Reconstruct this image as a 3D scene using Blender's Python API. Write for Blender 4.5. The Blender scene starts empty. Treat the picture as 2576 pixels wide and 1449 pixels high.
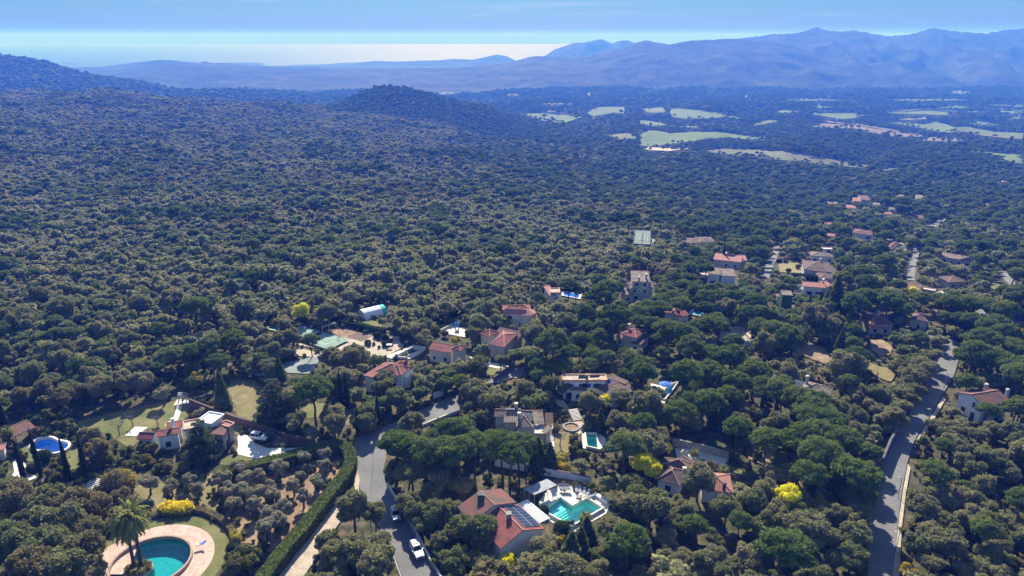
import bpy, math, random
import numpy as np
from mathutils import Vector, Matrix
from mathutils.geometry import delaunay_2d_cdt
random.seed(7); rng = np.random.default_rng(11)
R = math.radians
sc = bpy.context.scene
C = sc.collection
# ------------------------------------------------------------------ camera
F = 1740.0; PITCH = R(19.9); H = 95.0
cp, sp = math.cos(PITCH), math.sin(PITCH)
cd = bpy.data.cameras.new('camera'); cam = bpy.data.objects.new('camera', cd); C.objects.link(cam)
cam.location = (0, 0, H); cam.rotation_euler = (R(90) - PITCH, 0, 0)
cd.sensor_width = 36; cd.lens = 36 * F / 2576; cd.clip_start = 1; cd.clip_end = 200000
sc.camera = cam
# ------------------------------------------------------------------ sky, sun, exposure
SUN_EL, SUN_AZ = R(38), R(-3)          # azimuth measured from +Y (ahead) towards +X
w = bpy.data.worlds.new('World'); sc.world = w; w.use_nodes = True
nt = w.node_tree; nt.nodes.clear()
out = nt.nodes.new('ShaderNodeOutputWorld'); bg = nt.nodes.new('ShaderNodeBackground')
sky = nt.nodes.new('ShaderNodeTexSky'); sky.sky_type = 'NISHITA'; sky.sun_disc = False
sky.sun_elevation = SUN_EL; sky.sun_rotation = SUN_AZ; sky.air_density = 1.0; sky.dust_density = 0.3; sky.ozone_density = 3.0
bg.inputs[1].default_value = 0.099
tc = nt.nodes.new('ShaderNodeTexCoord'); sx = nt.nodes.new('ShaderNodeSeparateXYZ')
nt.links.new(tc.outputs['Generated'], sx.inputs[0])
# the clear upper air is a deeper blue than the model's; tint rises with elevation
ramp = nt.nodes.new('ShaderNodeValToRGB')
el = ramp.color_ramp.elements
el[0].position = 0.0; el[0].color = (.070, .022, .085, 1)
el[1].position = 0.058; el[1].color = (0.138, 0.262, .44, 1)
for p_, c_2 in ((.16, (.33, .44, .64, 1)), (.38, (.75, .85, 1.0, 1)), (.7, (1, 1, 1.05, 1))): e = el.new(p_); e.color = c_2
e = el.new(0.012); e.color = (0.092, 0.098, .160, 1)
e = el.new(0.026); e.color = (.125, .205, .275, 1)
nt.links.new(sx.outputs['Z'], ramp.inputs[0])
mul = nt.nodes.new('ShaderNodeMix'); mul.data_type = 'RGBA'; mul.blend_type = 'MULTIPLY'; mul.inputs[0].default_value = 1
nt.links.new(sky.outputs[0], mul.inputs[6]); nt.links.new(ramp.outputs[0], mul.inputs[7])
# thin cirrus
mp = nt.nodes.new('ShaderNodeMapping'); mp.inputs['Scale'].default_value = (3.0, 3.0, 70.0); mp.inputs['Rotation'].default_value = (0, R(-2.2), 0)
nz = nt.nodes.new('ShaderNodeTexNoise'); nz.inputs['Scale'].default_value = 1.6; nz.inputs['Detail'].default_value = 6; nz.inputs['Distortion'].default_value = .5
cr = nt.nodes.new('ShaderNodeValToRGB'); cr.color_ramp.elements[0].position = .60; cr.color_ramp.elements[1].position = .92
nt.links.new(tc.outputs['Generated'], mp.inputs[0]); nt.links.new(mp.outputs[0], nz.inputs[0]); nt.links.new(nz.outputs[0], cr.inputs[0])
mx = nt.nodes.new('ShaderNodeMix'); mx.data_type = 'RGBA'; mx.blend_type = 'MIX'
mm = nt.nodes.new('ShaderNodeMath'); mm.operation = 'MULTIPLY'; mm.inputs[1].default_value = .55
nt.links.new(cr.outputs[0], mm.inputs[0]); nt.links.new(mm.outputs[0], mx.inputs[0])
nt.links.new(mul.outputs[2], mx.inputs[6]); mx.inputs[7].default_value = (4.2, 4.6, 5.8, 1)
nt.links.new(mx.outputs[2], bg.inputs[0]); nt.links.new(bg.outputs[0], out.inputs[0])
sl = bpy.data.lights.new('sun', 'SUN'); sl.energy = 5.0; sl.angle = R(.5); sl.color = (1, .96, .89)
so = bpy.data.objects.new('sun', sl); C.objects.link(so)
sd = Vector((math.sin(SUN_AZ) * math.cos(SUN_EL), math.cos(SUN_AZ) * math.cos(SUN_EL), math.sin(SUN_EL)))
so.rotation_euler = (-sd).to_track_quat('-Z', 'Y').to_euler()
sc.view_settings.view_transform = 'Standard'; sc.view_settings.look = 'None'; sc.view_settings.gamma = 1
sc.view_settings.exposure = 0.88
try: sc.view_settings.use_curve_mapping = False
except Exception: pass
# ------------------------------------------------------------------ measuring helpers (survey of the photograph)
ZS = {'D': (0, 0, 1), '3': (1086.8, 1046.5, .2777), 'm': (1127, 1191.4, .17776), '7': (281.75, 966, .16663), 'c': (724.5, 805, .1875),
      'h': (1207.5, 1006.2, .14375), 'w': (1288, 885.5, .15625), '4': (1529.5, 925.7, .19444), '6': (1851.5, 603.7, .19444),
      'p': (0, 1006.2, .16667), 'r': (2334.5, 845.2, .16667), 'M': (1086.8, 684.2, .2777), 'N': (1569.8, 563.5, .3056),
      'f': (2012.5, 442.7, .3056), '2': (563.5, 925.7, .3612), '1': (0, 925.7, .3588), 'R': (1529.5, 966, .33343), 'C': (563.5, 724.5, .25),
      '5': (2012.5, 805, .4444), 'v': (1610, 40.25, .375), 'b': (805, 40.25, .3437), 'a': (0, 80.5, .3437), 's': (885.5, 1167.2, .19444)}
def zz(t, x, y): a, b, s = ZS[t]; return a + x * s, b + y * s
def proj(x, y, z):
    dz = z - H; d = y * cp - dz * sp; v = (y * sp + dz * cp) / d
    return 1288 + F * x / d, 724.5 - F * v, d
def un(px, py, z=0.0):
    u = (px - 1288) / F; v = (724.5 - py) / F
    dy = cp + v * sp; dz = -sp + v * cp; t = (z - H) / dz
    return u * t, dy * t
# ------------------------------------------------------------------ terrain function
UP = np.array([-900, -300, 0, 100, 200, 450, 700, 800, 850, 900, 950, 1000, 1050, 1100, 1200, 1300, 1400, 1700, 2100, 2576, 3000, 3600])
YP = np.array([235, 300, 420, 730, 1080, 1450, 1700, 2050, 2600, 3300, 4500, 6500, 9500])
zl = [0, -3, -10, -18, -12, 0, -25, -75, 31, -110, -150, -190, -215]
Zg = np.zeros((len(YP), len(UP)))
row = {235: [0] * 22, 300: [-2] * 3 + [-2] * 10 + [-3] * 3 + [-4, -6, -8, -8, -8, -8],
 420: [-10] * 6 + [-11, -12, -12, -12, -13, -13, -14, -15, -16, -17, -19, -21, -24, -24, -24, -24],
 730: [-14, -14, -18, -19, -20, -24, -29, -31, -32, -33, -34, -35, -37, -39, -42, -45, -50, -57, -62, -62, -62, -62],
 1080: [-10, -12, -16, -18, -22, -32, -40, -42, -46, -50, -54, -58, -62, -64, -69, -72, -76, -84, -86, -86, -86, -86],
 1450: [6, 4, -3, -8, -17, -35, -46, -57, -64, -68, -72, -76, -80, -84, -92, -98, -102, -104, -105, -105, -105, -105],
 1700: [0, -5, -20, -22, -25, -38, -60, -62, -54, -42, -30, -27, -32, -46, -68, -92, -108, -112, -113, -113, -113, -113],
 2050: [-30, -40, -70, -80, -85, -100, -120, -125, -120, -110, -105, -100, -105, -112, -118, -122, -124, -125, -125, -125, -125, -125],
 2600: [60, 50, 35, 22, -35, -84, -104, -114, -122, -132, -138, -140, -140, -140, -140, -140, -140, -140, -140, -140, -140, -140],
 3300: [-20, -30, -40, -60, -100, -140, -150, -150, -150, -150, -150, -150, -150, -150, -150, -150, -150, -152, -152, -152, -152, -152],
 4500: [-165] * 22, 6500: [-180] * 22, 9500: [-222] * 22}
for i, yv in enumerate(YP): Zg[i] = row[int(yv)]
NU, NY = 260, 200
LU = np.linspace(-900, 3600, NU); LY = np.exp(np.linspace(math.log(235), math.log(9500), NY))
T1 = np.array([np.interp(LU, UP, r) for r in Zg])
T2 = np.array([np.interp(np.log(LY), np.log(YP), T1[:, j]) for j in range(NU)]).T
def blur(a, n, ax):
    for _ in range(n):
        p = np.concatenate([a.take([0], ax), a, a.take([-1], ax)], ax)
        a = (p.take(range(0, a.shape[ax]), ax) + 2 * a + p.take(range(2, a.shape[ax] + 2), ax)) / 4
    return a
T2 = blur(blur(T2, 3, 0), 3, 1); T2[0] = 0; T2[1] *= .6
_PX = LU[None, :]; _YY = LY[:, None]
T2 += 12 * np.exp(-((_PX - 1110) / 60) ** 2 - ((_YY - 1680) / 170) ** 2) + 9 * np.exp(-((_PX - 900) / 50) ** 2 - ((_YY - 1680) / 170) ** 2) + 5 * np.exp(-((_PX - 1010) / 135) ** 2 - ((_YY - 1680) / 170) ** 2) + 2 * np.exp(-((_PX - 1190) / 90) ** 2 - ((_YY - 1650) / 150) ** 2)
lx = np.arange(NU); lyy = np.arange(NY)
_n1 = rng.random((40, 60)) - .5; _n1 = np.kron(_n1, np.ones((5, 5)))[:NY, :NU]; _n1 = blur(blur(_n1, 8, 0), 8, 1)
T2 += _n1 * np.clip((LY[:, None] - 350) / 900, 0, 1) * 34
_n2 = rng.random((90, 120)) - .5; _n2 = np.kron(_n2, np.ones((3, 3)))[:NY, :NU]; _n2 = blur(blur(_n2, 3, 0), 3, 1)
T2 += _n2 * np.clip((LY[:, None] - 300) / 500, 0, 1) * 15 * np.clip((1500 - LU[None, :]) / 900, .15, 1) * np.clip((1450 - LY[:, None]) / 350, 0, 1)
LLY = np.log(LY)
def zt(x, y):
    if y <= 235: return 0.0
    pu = 1288 + F * x / (y * cp + 42)
    a = (pu + 900) / 4500 * (NU - 1); b = (math.log(y) - LLY[0]) / (LLY[-1] - LLY[0]) * (NY - 1)
    a = min(max(a, 0), NU - 1.001); b = min(max(b, 0), NY - 1.001)
    i, j = int(b), int(a); fb, fa = b - i, a - j
    return float((T2[i, j] * (1 - fa) + T2[i, j + 1] * fa) * (1 - fb) + (T2[i + 1, j] * (1 - fa) + T2[i + 1, j + 1] * fa) * fb)
def G(px, py, dz=0.0):
    """pixel of the photograph -> point on the terrain (or dz above it)"""
    x, y = un(px, py, dz)
    if 0 < y <= 235: return x, y, 0.0
    u = (px - 1288) / F; v = (724.5 - py) / F; dy = cp + v * sp; ddz = -sp + v * cp
    t = 100.0
    while t < 12000:
        x, y, z = u * t, dy * t, H + ddz * t
        if z < zt(x, y) + dz: break
        t *= 1.01
    lo, hi = t / 1.01, t
    for _ in range(14):
        m = (lo + hi) / 2
        if H + ddz * m < zt(u * m, dy * m) + dz: hi = m
        else: lo = m
    x, y = u * hi, dy * hi
    return x, y, zt(x, y)
def PT(t, pts): return [G(*zz(t, *p))[:2] for p in pts]
# ------------------------------------------------------------------ object helpers
def tag(o, label=None, cat=None, group=None, kind=None):
    if label: o['label'] = label
    if cat: o['category'] = cat
    if group: o['group'] = group
    if kind: o['kind'] = kind
    return o
def empty(name, loc, label, cat, group=None, rz=0):
    o = bpy.data.objects.new(name, None); C.objects.link(o); o.location = loc; o.rotation_euler = (0, 0, rz); o.empty_display_size = .2
    return tag(o, label, cat, group)
class MB:
    def __init__(s): s.v = []; s.f = []; s.m = []; s.uv = []
    def add(s, vs, fs, mi=0):
        b = len(s.v); s.v += [tuple(v) for v in vs]
        for f in fs: s.f.append(tuple(i + b for i in f)); s.m.append(mi)
    def box(s, x0, y0, z0, x1, y1, z1, mi=0):
        s.add([(x0, y0, z0), (x1, y0, z0), (x1, y1, z0), (x0, y1, z0), (x0, y0, z1), (x1, y0, z1), (x1, y1, z1), (x0, y1, z1)],
              [(0, 3, 2, 1), (4, 5, 6, 7), (0, 1, 5, 4), (1, 2, 6, 5), (2, 3, 7, 6), (3, 0, 4, 7)], mi)
    def obox(s, c, ax, ay, az, mi=0):
        c, ax, ay, az = map(Vector, (c, ax, ay, az))
        vs = [c + i * ax + j * ay + k * az for k in (-1, 1) for j in (-1, 1) for i in (-1, 1)]
        s.add(vs, [(0, 2, 3, 1), (4, 5, 7, 6), (0, 1, 5, 4), (1, 3, 7, 5), (3, 2, 6, 7), (2, 0, 4, 6)], mi)
    def tube(s, a, b, ra, rb=None, n=6, mi=0):
        a, b = Vector(a), Vector(b); rb = ra if rb is None else rb
        d = (b - a); q = d.to_track_quat('Z', 'Y'); vs = []
        for p, r in ((a, ra), (b, rb)):
            for k in range(n): t = 2 * math.pi * k / n; vs.append(p + q @ Vector((math.cos(t) * r, math.sin(t) * r, 0)))
        s.add(vs, [(k, (k + 1) % n, n + (k + 1) % n, n + k) for k in range(n)] + [tuple(range(n, 2 * n)), tuple(range(n - 1, -1, -1))], mi)
    def lathe(s, prof, n=16, c=(0, 0), mi=0, sy=1.0):
        vs = []; fs = []
        for r, z in prof:
            for k in range(n): t = 2 * math.pi * k / n; vs.append((c[0] + r * math.cos(t), c[1] + r * sy * math.sin(t), z))
        for i in range(len(prof) - 1):
            for k in range(n): fs.append((i * n + k, i * n + (k + 1) % n, (i + 1) * n + (k + 1) % n, (i + 1) * n + k))
        s.add(vs, fs, mi)
    def prism(s, poly, z0, z1, mi=0):
        n = len(poly)
        if sum(poly[i][0] * poly[(i + 1) % n][1] - poly[(i + 1) % n][0] * poly[i][1] for i in range(n)) < 0: poly = poly[::-1]
        s.add([(x, y, z0) for x, y in poly] + [(x, y, z1) for x, y in poly],
              [(i, (i + 1) % n, n + (i + 1) % n, n + i) for i in range(n)] + [tuple(range(n, 2 * n)), tuple(range(n - 1, -1, -1))], mi)
    def mesh(s, name, mats, smooth=False):
        me = bpy.data.meshes.new(name); me.from_pydata(s.v, [], s.f)
        for m in (mats if isinstance(mats, (list, tuple)) else [mats]): me.materials.append(m)
        me.polygons.foreach_set('material_index', s.m)
        if smooth: me.polygons.foreach_set('use_smooth', [True] * len(s.f))
        me.update(); return me
    def build(s, name, mats, parent=None, smooth=False, loc=None, local=False):
        """vertices are world-aligned offsets from the parent's base when local, else absolute"""
        if parent is not None and not local:
            L = parent_loc(parent); s.v = [(v[0] - L[0], v[1] - L[1], v[2] - L[2]) for v in s.v]
        o = bpy.data.objects.new(name, s.mesh(name, mats, smooth)); C.objects.link(o)
        if parent is not None: o.parent = parent
        if loc: o.location = loc
        return o
def parent_loc(p):
    L = Vector((0, 0, 0))
    while p is not None: L = L + p.location; p = p.parent
    return L
def inpoly(x, y, P):
    r = False; n = len(P); j = n - 1
    for i in range(n):
        xi, yi = P[i]; xj, yj = P[j]
        if (yi > y) != (yj > y) and x < (xj - xi) * (y - yi) / (yj - yi) + xi: r = not r
        j = i
    return r
def trimesh(outer, holes=(), extra=()):
    vs = [Vector(p) for p in outer]; n = len(vs); ed = [(i, (i + 1) % n) for i in range(n)]
    for h in holes:
        b = len(vs); vs += [Vector(p) for p in h]; ed += [(b + i, b + (i + 1) % len(h)) for i in range(len(h))]
    vs += [Vector(p) for p in extra]
    V, _, Fc, *_ = delaunay_2d_cdt(vs, ed, [], 0, 1e-4)
    fs = []
    for f in Fc:
        cx = sum(V[i].x for i in f) / len(f); cy = sum(V[i].y for i in f) / len(f)
        if inpoly(cx, cy, outer) and not any(inpoly(cx, cy, h) for h in holes):
            a, b, c = (V[i] for i in f[:3])
            fs.append(tuple(f) if (b - a).cross(c - a) > 0 else tuple(f[::-1]))
    return [(v.x, v.y) for v in V], fs
def smoothpoly(P, n=3, close=True):
    for _ in range(n):
        Q = []; m = len(P)
        if not close: Q.append(P[0])
        for i in range(m if close else m - 1):
            a, b = P[i], P[(i + 1) % m]
            Q += [(a[0] * .75 + b[0] * .25, a[1] * .75 + b[1] * .25), (a[0] * .25 + b[0] * .75, a[1] * .25 + b[1] * .75)]
        if not close: Q.append(P[-1])
        P = Q
    return P
# ------------------------------------------------------------------ materials
def nodes(m): m.use_nodes = True; t = m.node_tree; t.nodes.clear(); return t, t.nodes.new('ShaderNodeOutputMaterial')
def N(t, k, **kw):
    n = t.nodes.new('ShaderNode' + k)
    for a, b in kw.items():
        if a.startswith('i_'): n.inputs[a[2:].replace('_', ' ')].default_value = b
        else: setattr(n, a, b)
    return n
def rampn(t, src, stops):
    r = t.nodes.new('ShaderNodeValToRGB'); es = r.color_ramp.elements
    es[0].position, es[0].color = stops[0][0], (*stops[0][1], 1); es[1].position, es[1].color = stops[-1][0], (*stops[-1][1], 1)
    for p, c in stops[1:-1]: k = es.new(p); k.color = (*c, 1)
    t.links.new(src, r.inputs[0]); return r.outputs[0]
def mixc(t, fac, a, b, mode='MIX'):
    n = t.nodes.new('ShaderNodeMix'); n.data_type = 'RGBA'; n.blend_type = mode
    for i, v in ((0, fac), (6, a), (7, b)):
        if isinstance(v, bpy.types.NodeSocket): t.links.new(v, n.inputs[i])
        elif isinstance(v, tuple): n.inputs[i].default_value = (*v, 1)
        else: n.inputs[i].default_value = v
    return n.outputs[2]
def noise(t, scale, detail=4, coord='Object', rough=.55, vec=None):
    n = N(t, 'TexNoise'); n.inputs['Scale'].default_value = scale; n.inputs['Detail'].default_value = detail; n.inputs['Roughness'].default_value = rough
    if vec is None: c = N(t, 'TexCoord'); vec = c.outputs[coord]
    t.links.new(vec, n.inputs[0]); return n.outputs[0]
def prin(t, out, col, rough=.85, bump=None, bs=.3, bd=.05, spec=.3, metal=0):
    p = N(t, 'BsdfPrincipled'); p.inputs['Roughness'].default_value = rough; p.inputs['Specular IOR Level'].default_value = spec; p.inputs['Metallic'].default_value = metal
    if isinstance(col, bpy.types.NodeSocket): t.links.new(col, p.inputs[0])
    else: p.inputs[0].default_value = (*col, 1)
    if bump is not None:
        b = N(t, 'Bump'); b.inputs['Strength'].default_value = bs; b.inputs['Distance'].default_value = bd
        t.links.new(bump, b.inputs['Height']); t.links.new(b.outputs[0], p.inputs['Normal'])
    t.links.new(p.outputs[0], out.inputs[0]); return p
_mc = {}
def mat2(name, c1, c2, s1=.8, s2=9, rough=.85, bs=.25, bd=.05, spec=.3, lo=.35, hi=.65):
    if name in _mc: return _mc[name]
    m = bpy.data.materials.new(name); t, o = nodes(m)
    a = noise(t, s1, 6); b = noise(t, s2, 5)
    c = rampn(t, a, [(lo, c1), (hi, c2)]); d = rampn(t, b, [(.3, (.72, .72, .72)), (.7, (1.15, 1.15, 1.15))])
    prin(t, o, mixc(t, 1.0, c, d, 'MULTIPLY'), rough, b, bs, bd, spec); _mc[name] = m; return m
def roofmat(name, c1, c2, c3, stain=.5):
    m = bpy.data.materials.new(name); t, o = nodes(m)
    uv = N(t, 'UVMap'); s = N(t, 'SeparateXYZ'); t.links.new(uv.outputs[0], s.inputs[0])
    w1 = N(t, 'TexWave'); w1.wave_type = 'BANDS'; w1.bands_direction = 'X'; w1.inputs['Scale'].default_value = .68; w1.inputs['Distortion'].default_value = .3; w1.inputs['Detail'].default_value = 1
    w2 = N(t, 'TexWave'); w2.wave_type = 'BANDS'; w2.bands_direction = 'Y'; w2.inputs['Scale'].default_value = .8; w2.inputs['Distortion'].default_value = 1.0
    for x in (w1, w2): t.links.new(uv.outputs[0], x.inputs[0])
    n1 = noise(t, .55, 5); n2 = noise(t, 5.5, 4)
    base = rampn(t, n2, [(.3, c1), (.68, c2)])
    st = rampn(t, n1, [(stain - .12, (0, 0, 0)), (stain + .14, (1, 1, 1))])
    sp_ = N(t, 'SeparateColor'); t.links.new(st, sp_.inputs[0])
    base = mixc(t, sp_.outputs[0], base, c3)
    gut = rampn(t, w1.outputs[1], [(.05, (.42, .40, .42)), (.45, (1, 1, 1))]); base = mixc(t, 1.0, base, gut, 'MULTIPLY')
    row_ = rampn(t, w2.outputs[1], [(0, (.78, .78, .78)), (.3, (1, 1, 1))]); base = mixc(t, 1.0, base, row_, 'MULTIPLY')
    prin(t, o, base, .9, w1.outputs[1], .6, .08); _mc[name] = m; return m
def leafmat(name, cols, trans=.3, s=1.4, tint=1.0, green=False):
    """foliage: per-tree colour plus leaf-scale variation, partly translucent"""
    if name in _mc: return _mc[name]
    m = bpy.data.materials.new(name); t, o = nodes(m)
    oi = N(t, 'ObjectInfo'); st = [(i / (len(cols) - 1), c) for i, c in enumerate(cols)]
    c = rampn(t, oi.outputs['Random'], st)
    n2 = noise(t, s, 5, rough=.7); v = rampn(t, n2, [(.32, (.60, .66, .58)), (.68, (1.42, 1.36, 1.28))])
    if green: gm = rampn(t, noise(t, 2.6, 4, rough=.8), [(.34, (1, 1, 1)), (.44, (0, 0, 0))]); gs = N(t, 'SeparateColor'); t.links.new(gm, gs.inputs[0]); c = mixc(t, gs.outputs[0], c, (.13, .16, .05))
    c = mixc(t, 1.0, c, v, 'MULTIPLY'); c = mixc(t, 1.0, c, (1.35, 1.26, 1.03), 'MULTIPLY')
    d = N(t, 'BsdfDiffuse'); tr = N(t, 'BsdfTranslucent'); mx = N(t, 'MixShader'); mx.inputs[0].default_value = trans
    t.links.new(c, d.inputs[0]); t.links.new(c, tr.inputs[0]); t.links.new(d.outputs[0], mx.inputs[1]); t.links.new(tr.outputs[0], mx.inputs[2])
    t.links.new(mx.outputs[0], o.inputs[0])
    _mc[name] = m; return m
M_WHITE = mat2('white_render', (.72, .72, .74), (.84, .84, .84), .5, 6, .8, .1)
M_CREAM = mat2('cream_render', (.52, .47, .40), (.62, .57, .50), .5, 6, .85, .1)
M_BEIGE = mat2('beige_render', (.42, .36, .28), (.52, .45, .36), .5, 6, .85, .1)
M_OCHRE = mat2('ochre_render', (.42, .30, .12), (.50, .37, .17), .5, 6, .85, .1)
M_STONE = mat2('stone', (.26, .24, .21), (.42, .38, .34), 1.2, 3, .9, .5, .1)
M_STONED = mat2('dark_stone', (.11, .10, .10), (.19, .17, .16), 1.2, 3, .9, .5, .1)
M_PAVE = mat2('pale_paving', (.62, .57, .50), (.76, .71, .63), .35, 4, .8, .15)
M_PINK = mat2('pink_paving', (.50, .33, .26), (.62, .45, .37), .6, 2.2, .85, .3)
M_ASPH = mat2('asphalt', (.15, .145, .145), (.21, .20, .20), .12, 2.5, .88, .15)
M_GRAV = mat2('gravel', (.40, .32, .24), (.52, .43, .33), .5, 4, .95, .4)
M_SOIL = mat2('dry_soil', (.22, .14, .085), (.34, .23, .14), .25, 2.0, .95, .6, .15)
M_GRASS = mat2('lawn_grass', (.10, .12, .03), (.22, .19, .075), .14, 5, .95, .5, .08)
M_DRYG = mat2('dry_grass', (.16, .14, .045), (.26, .21, .10), .3, 3.5, .95, .6, .12)
M_FIELD = mat2('field_green', (.075, .122, .016), (.105, .150, .024), .008, .05, .95, .1, .3)
M_FIELDD = mat2('field_pale', (.10, .112, .045), (.135, .14, .06), .01, .06, .95, .1, .3)
M_FIELDB = mat2('field_brown', (.14, .11, .10), (.19, .155, .13), .01, .06, .95, .1, .3)
M_BARK = mat2('bark', (.07, .055, .045), (.13, .105, .09), 2, 9, .95, .6, .05)
M_COURT = mat2('court_green', (.17, .27, .20), (.24, .34, .27), .2, 3, .85, .1)
M_COURTB = mat2('court_grey', (.19, .22, .21), (.26, .285, .27), .2, 3, .85, .1)
M_GLASS = mat2('window_glass', (.015, .02, .03), (.03, .04, .055), 1, 4, .12, 0, .01, .6)
M_METAL = mat2('grey_metal', (.30, .31, .33), (.42, .43, .45), 2, 8, .5, .05)
M_DARK = mat2('dark_metal', (.04, .04, .045), (.07, .07, .075), 2, 8, .55, .05)
M_WOOD = mat2('brown_wood', (.10, .065, .05), (.16, .10, .075), 2, 9, .85, .3)
M_BLUE = mat2('blue_shutter', (.02, .06, .42), (.03, .08, .5), 2, 8, .6, .05)
M_BLUEF = mat2('blue_fabric', (.05, .16, .55), (.08, .22, .65), 2, 8, .8, .1)
M_RED = mat2('red_plaster', (.5, .12, .06), (.58, .16, .09), 2, 8, .85, .1)
M_GREENP = mat2('green_plaster', (.055, .11, .055), (.075, .14, .07), .6, 5, .9, .1)
M_FAB = mat2('pale_fabric', (.55, .56, .60), (.70, .70, .72), 1, 7, .9, .2)
M_PANEL = bpy.data.materials.new('solar_cells'); t, o = nodes(M_PANEL); prin(t, o, (.020, .028, .060), .25, spec=.4)
M_TERR = roofmat('red_tiles', (.25, .068, .062), (.38, .135, .115), (.10, .075, .065), .60)
M_TERRD = roofmat('weathered_tiles', (.21, .075, .06), (.32, .125, .10), (.12, .10, .085), .50)
M_TERRG = roofmat('grey_tiles', (.24, .18, .14), (.34, .27, .22), (.12, .105, .09), .55)
M_TERRP = roofmat('pink_tiles', (.40, .15, .12), (.52, .26, .21), (.22, .13, .11), .64)
M_TERRB = roofmat('brown_tiles', (.17, .105, .09), (.25, .165, .14), (.09, .075, .07), .52)
M_RIDGE = mat2('ridge_tile_clay', (.50, .27, .19), (.62, .38, .29), 1, 5, .9, .2)
# ================================================================== LARGE STRUCTURE
HOLES = []            # pool outlines in world metres, cut out of the ground and every sheet laid on it
KEEP = []             # areas the photograph shows open: no wild tree may cover them (image outline of each opening)
NOTRUNK = []          # world outlines where no trunk may stand
def pool_outline(t, pts, sm=0):
    P = PT(t, pts)
    if sm: P = smoothpoly(P, sm)
    HOLES.append(P); return P
def zpx(t, pts): return [zz(t, *p) for p in pts]
P_MAIN = pool_outline('m', [(1590, 372), (1757, 492), (1965, 385), (2182, 518), (1750, 768), (1340, 548)])
P_ROUND = None
cx, cy, _ = G(*zz('1', 1080, 1345)); rx = (G(*zz('1', 1335, 1345))[0] - cx)
_ry = rx * .97
P_ROUND = [(cx + rx * math.cos(a), cy - 1.0 + _ry * math.sin(a)) for a in np.linspace(0, 2 * math.pi, 49)[:-1]]; HOLES.append(P_ROUND); RC = (cx, cy - 1.0, rx)
P_KID = pool_outline('p', [(500, 690), (560, 620), (700, 592), (800, 600), (880, 650), (1000, 665), (1052, 700), (1020, 760), (940, 800), (830, 833), (760, 812), (680, 780), (600, 792), (530, 770)], 2)
P_TURQ = pool_outline('h', [(1850, 622), (2022, 622), (2062, 885), (1880, 845)])
P_CRM = pool_outline('c', [(1430, 515), (1560, 515), (1790, 425), (1680, 385)])
P_DIA = pool_outline('4', [(780, 245), (900, 205), (830, 300), (730, 425), (705, 420)])
P_R4A = pool_outline('4', [(1125, 1245), (1170, 1195), (1260, 1210), (1250, 1250)])
P_R4B = pool_outline('4', [(955, 1120), (985, 1090), (1010, 1095), (1000, 1130)])
P_BLUE4 = pool_outline('N', [(1290, 1262), (1310, 1247), (1370, 1258), (1330, 1300)])
P_ISL = [(cx - 1.6 + 2.6 * math.cos(a), cy - 2.6 + 2.3 * math.sin(a)) for a in np.linspace(0, 2 * math.pi, 25)[:-1]]

M_GROUND = bpy.data.materials.new('ground_cover'); t, o = nodes(M_GROUND)
a = noise(t, .045, 6); b = noise(t, .5, 6); c_ = noise(t, 3.0, 4)
g1 = rampn(t, b, [(.3, (.04, .04, .022)), (.48, (.085, .075, .04)), (.62, (.17, .12, .08)), (.78, (.26, .19, .13))])
g2 = rampn(t, b, [(.3, (.035, .04, .02)), (.55, (.075, .08, .035)), (.75, (.16, .13, .075))])
near = mixc(t, rampn(t, a, [(.42, (0, 0, 0)), (.6, (1, 1, 1))]), g1, g2)
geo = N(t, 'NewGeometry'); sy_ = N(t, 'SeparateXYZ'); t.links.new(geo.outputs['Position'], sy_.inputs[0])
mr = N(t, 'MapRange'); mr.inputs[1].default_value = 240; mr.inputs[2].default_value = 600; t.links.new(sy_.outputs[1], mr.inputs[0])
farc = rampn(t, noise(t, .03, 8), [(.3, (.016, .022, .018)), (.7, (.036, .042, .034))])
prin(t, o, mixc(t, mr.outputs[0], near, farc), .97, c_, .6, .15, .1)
M_HILL = bpy.data.materials.new('hill_forest'); t, o = nodes(M_HILL)
a = noise(t, .0045, 12, rough=.72); b = noise(t, .06, 6)
hc_ = rampn(t, a, [(.36, (.006, .012, .010)), (.52, (.030, .040, .030)), (.68, (.085, .088, .068))])
prin(t, o, mixc(t, 1.0, hc_, rampn(t, b, [(.3, (.6, .6, .6)), (.7, (1.3, 1.3, 1.3))]), 'MULTIPLY'), .97, b, 1.0, 8, .1)
# ground: flat near sheet with pools cut out + rolling far sheet down to the shore, one object
mb = MB()
ext = [(x, y) for x in range(-250, 260, 50) for y in range(-40, 230, 45)]
V, Fc = trimesh([(-275, -110), (275, -110), (275, 235), (-275, 235)], HOLES, [])
mb.add([(x, y, 0) for x, y in V], Fc)
us = np.linspace(-1.17, 1.17, 170); ys = np.exp(np.linspace(math.log(235), math.log(9400), 150))
vs = []; 
for y in ys:
    for u in us: vs.append((u * y, y, zt(u * y, y)))
nu = len(us); mb.add(vs, [(i * nu + j, i * nu + j + 1, (i + 1) * nu + j + 1, (i + 1) * nu + j) for i in range(len(ys) - 1) for j in range(nu - 1)])
tag(mb.build('ground', M_GROUND, smooth=True), kind='structure')
# the sea beyond the coast
M_SEA = bpy.data.materials.new('sea_water'); t, o = nodes(M_SEA)
prin(t, o, (.03, .07, .16), .66, noise(t, .02, 5), .4, 2, .09)
mb = MB(); mb.add([(-36000, 5000, -212), (36000, 5000, -212), (36000, 37000, -212), (-36000, 37000, -212)], [(0, 1, 2, 3)])
tag(mb.build('sea', M_SEA), kind='structure')
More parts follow.
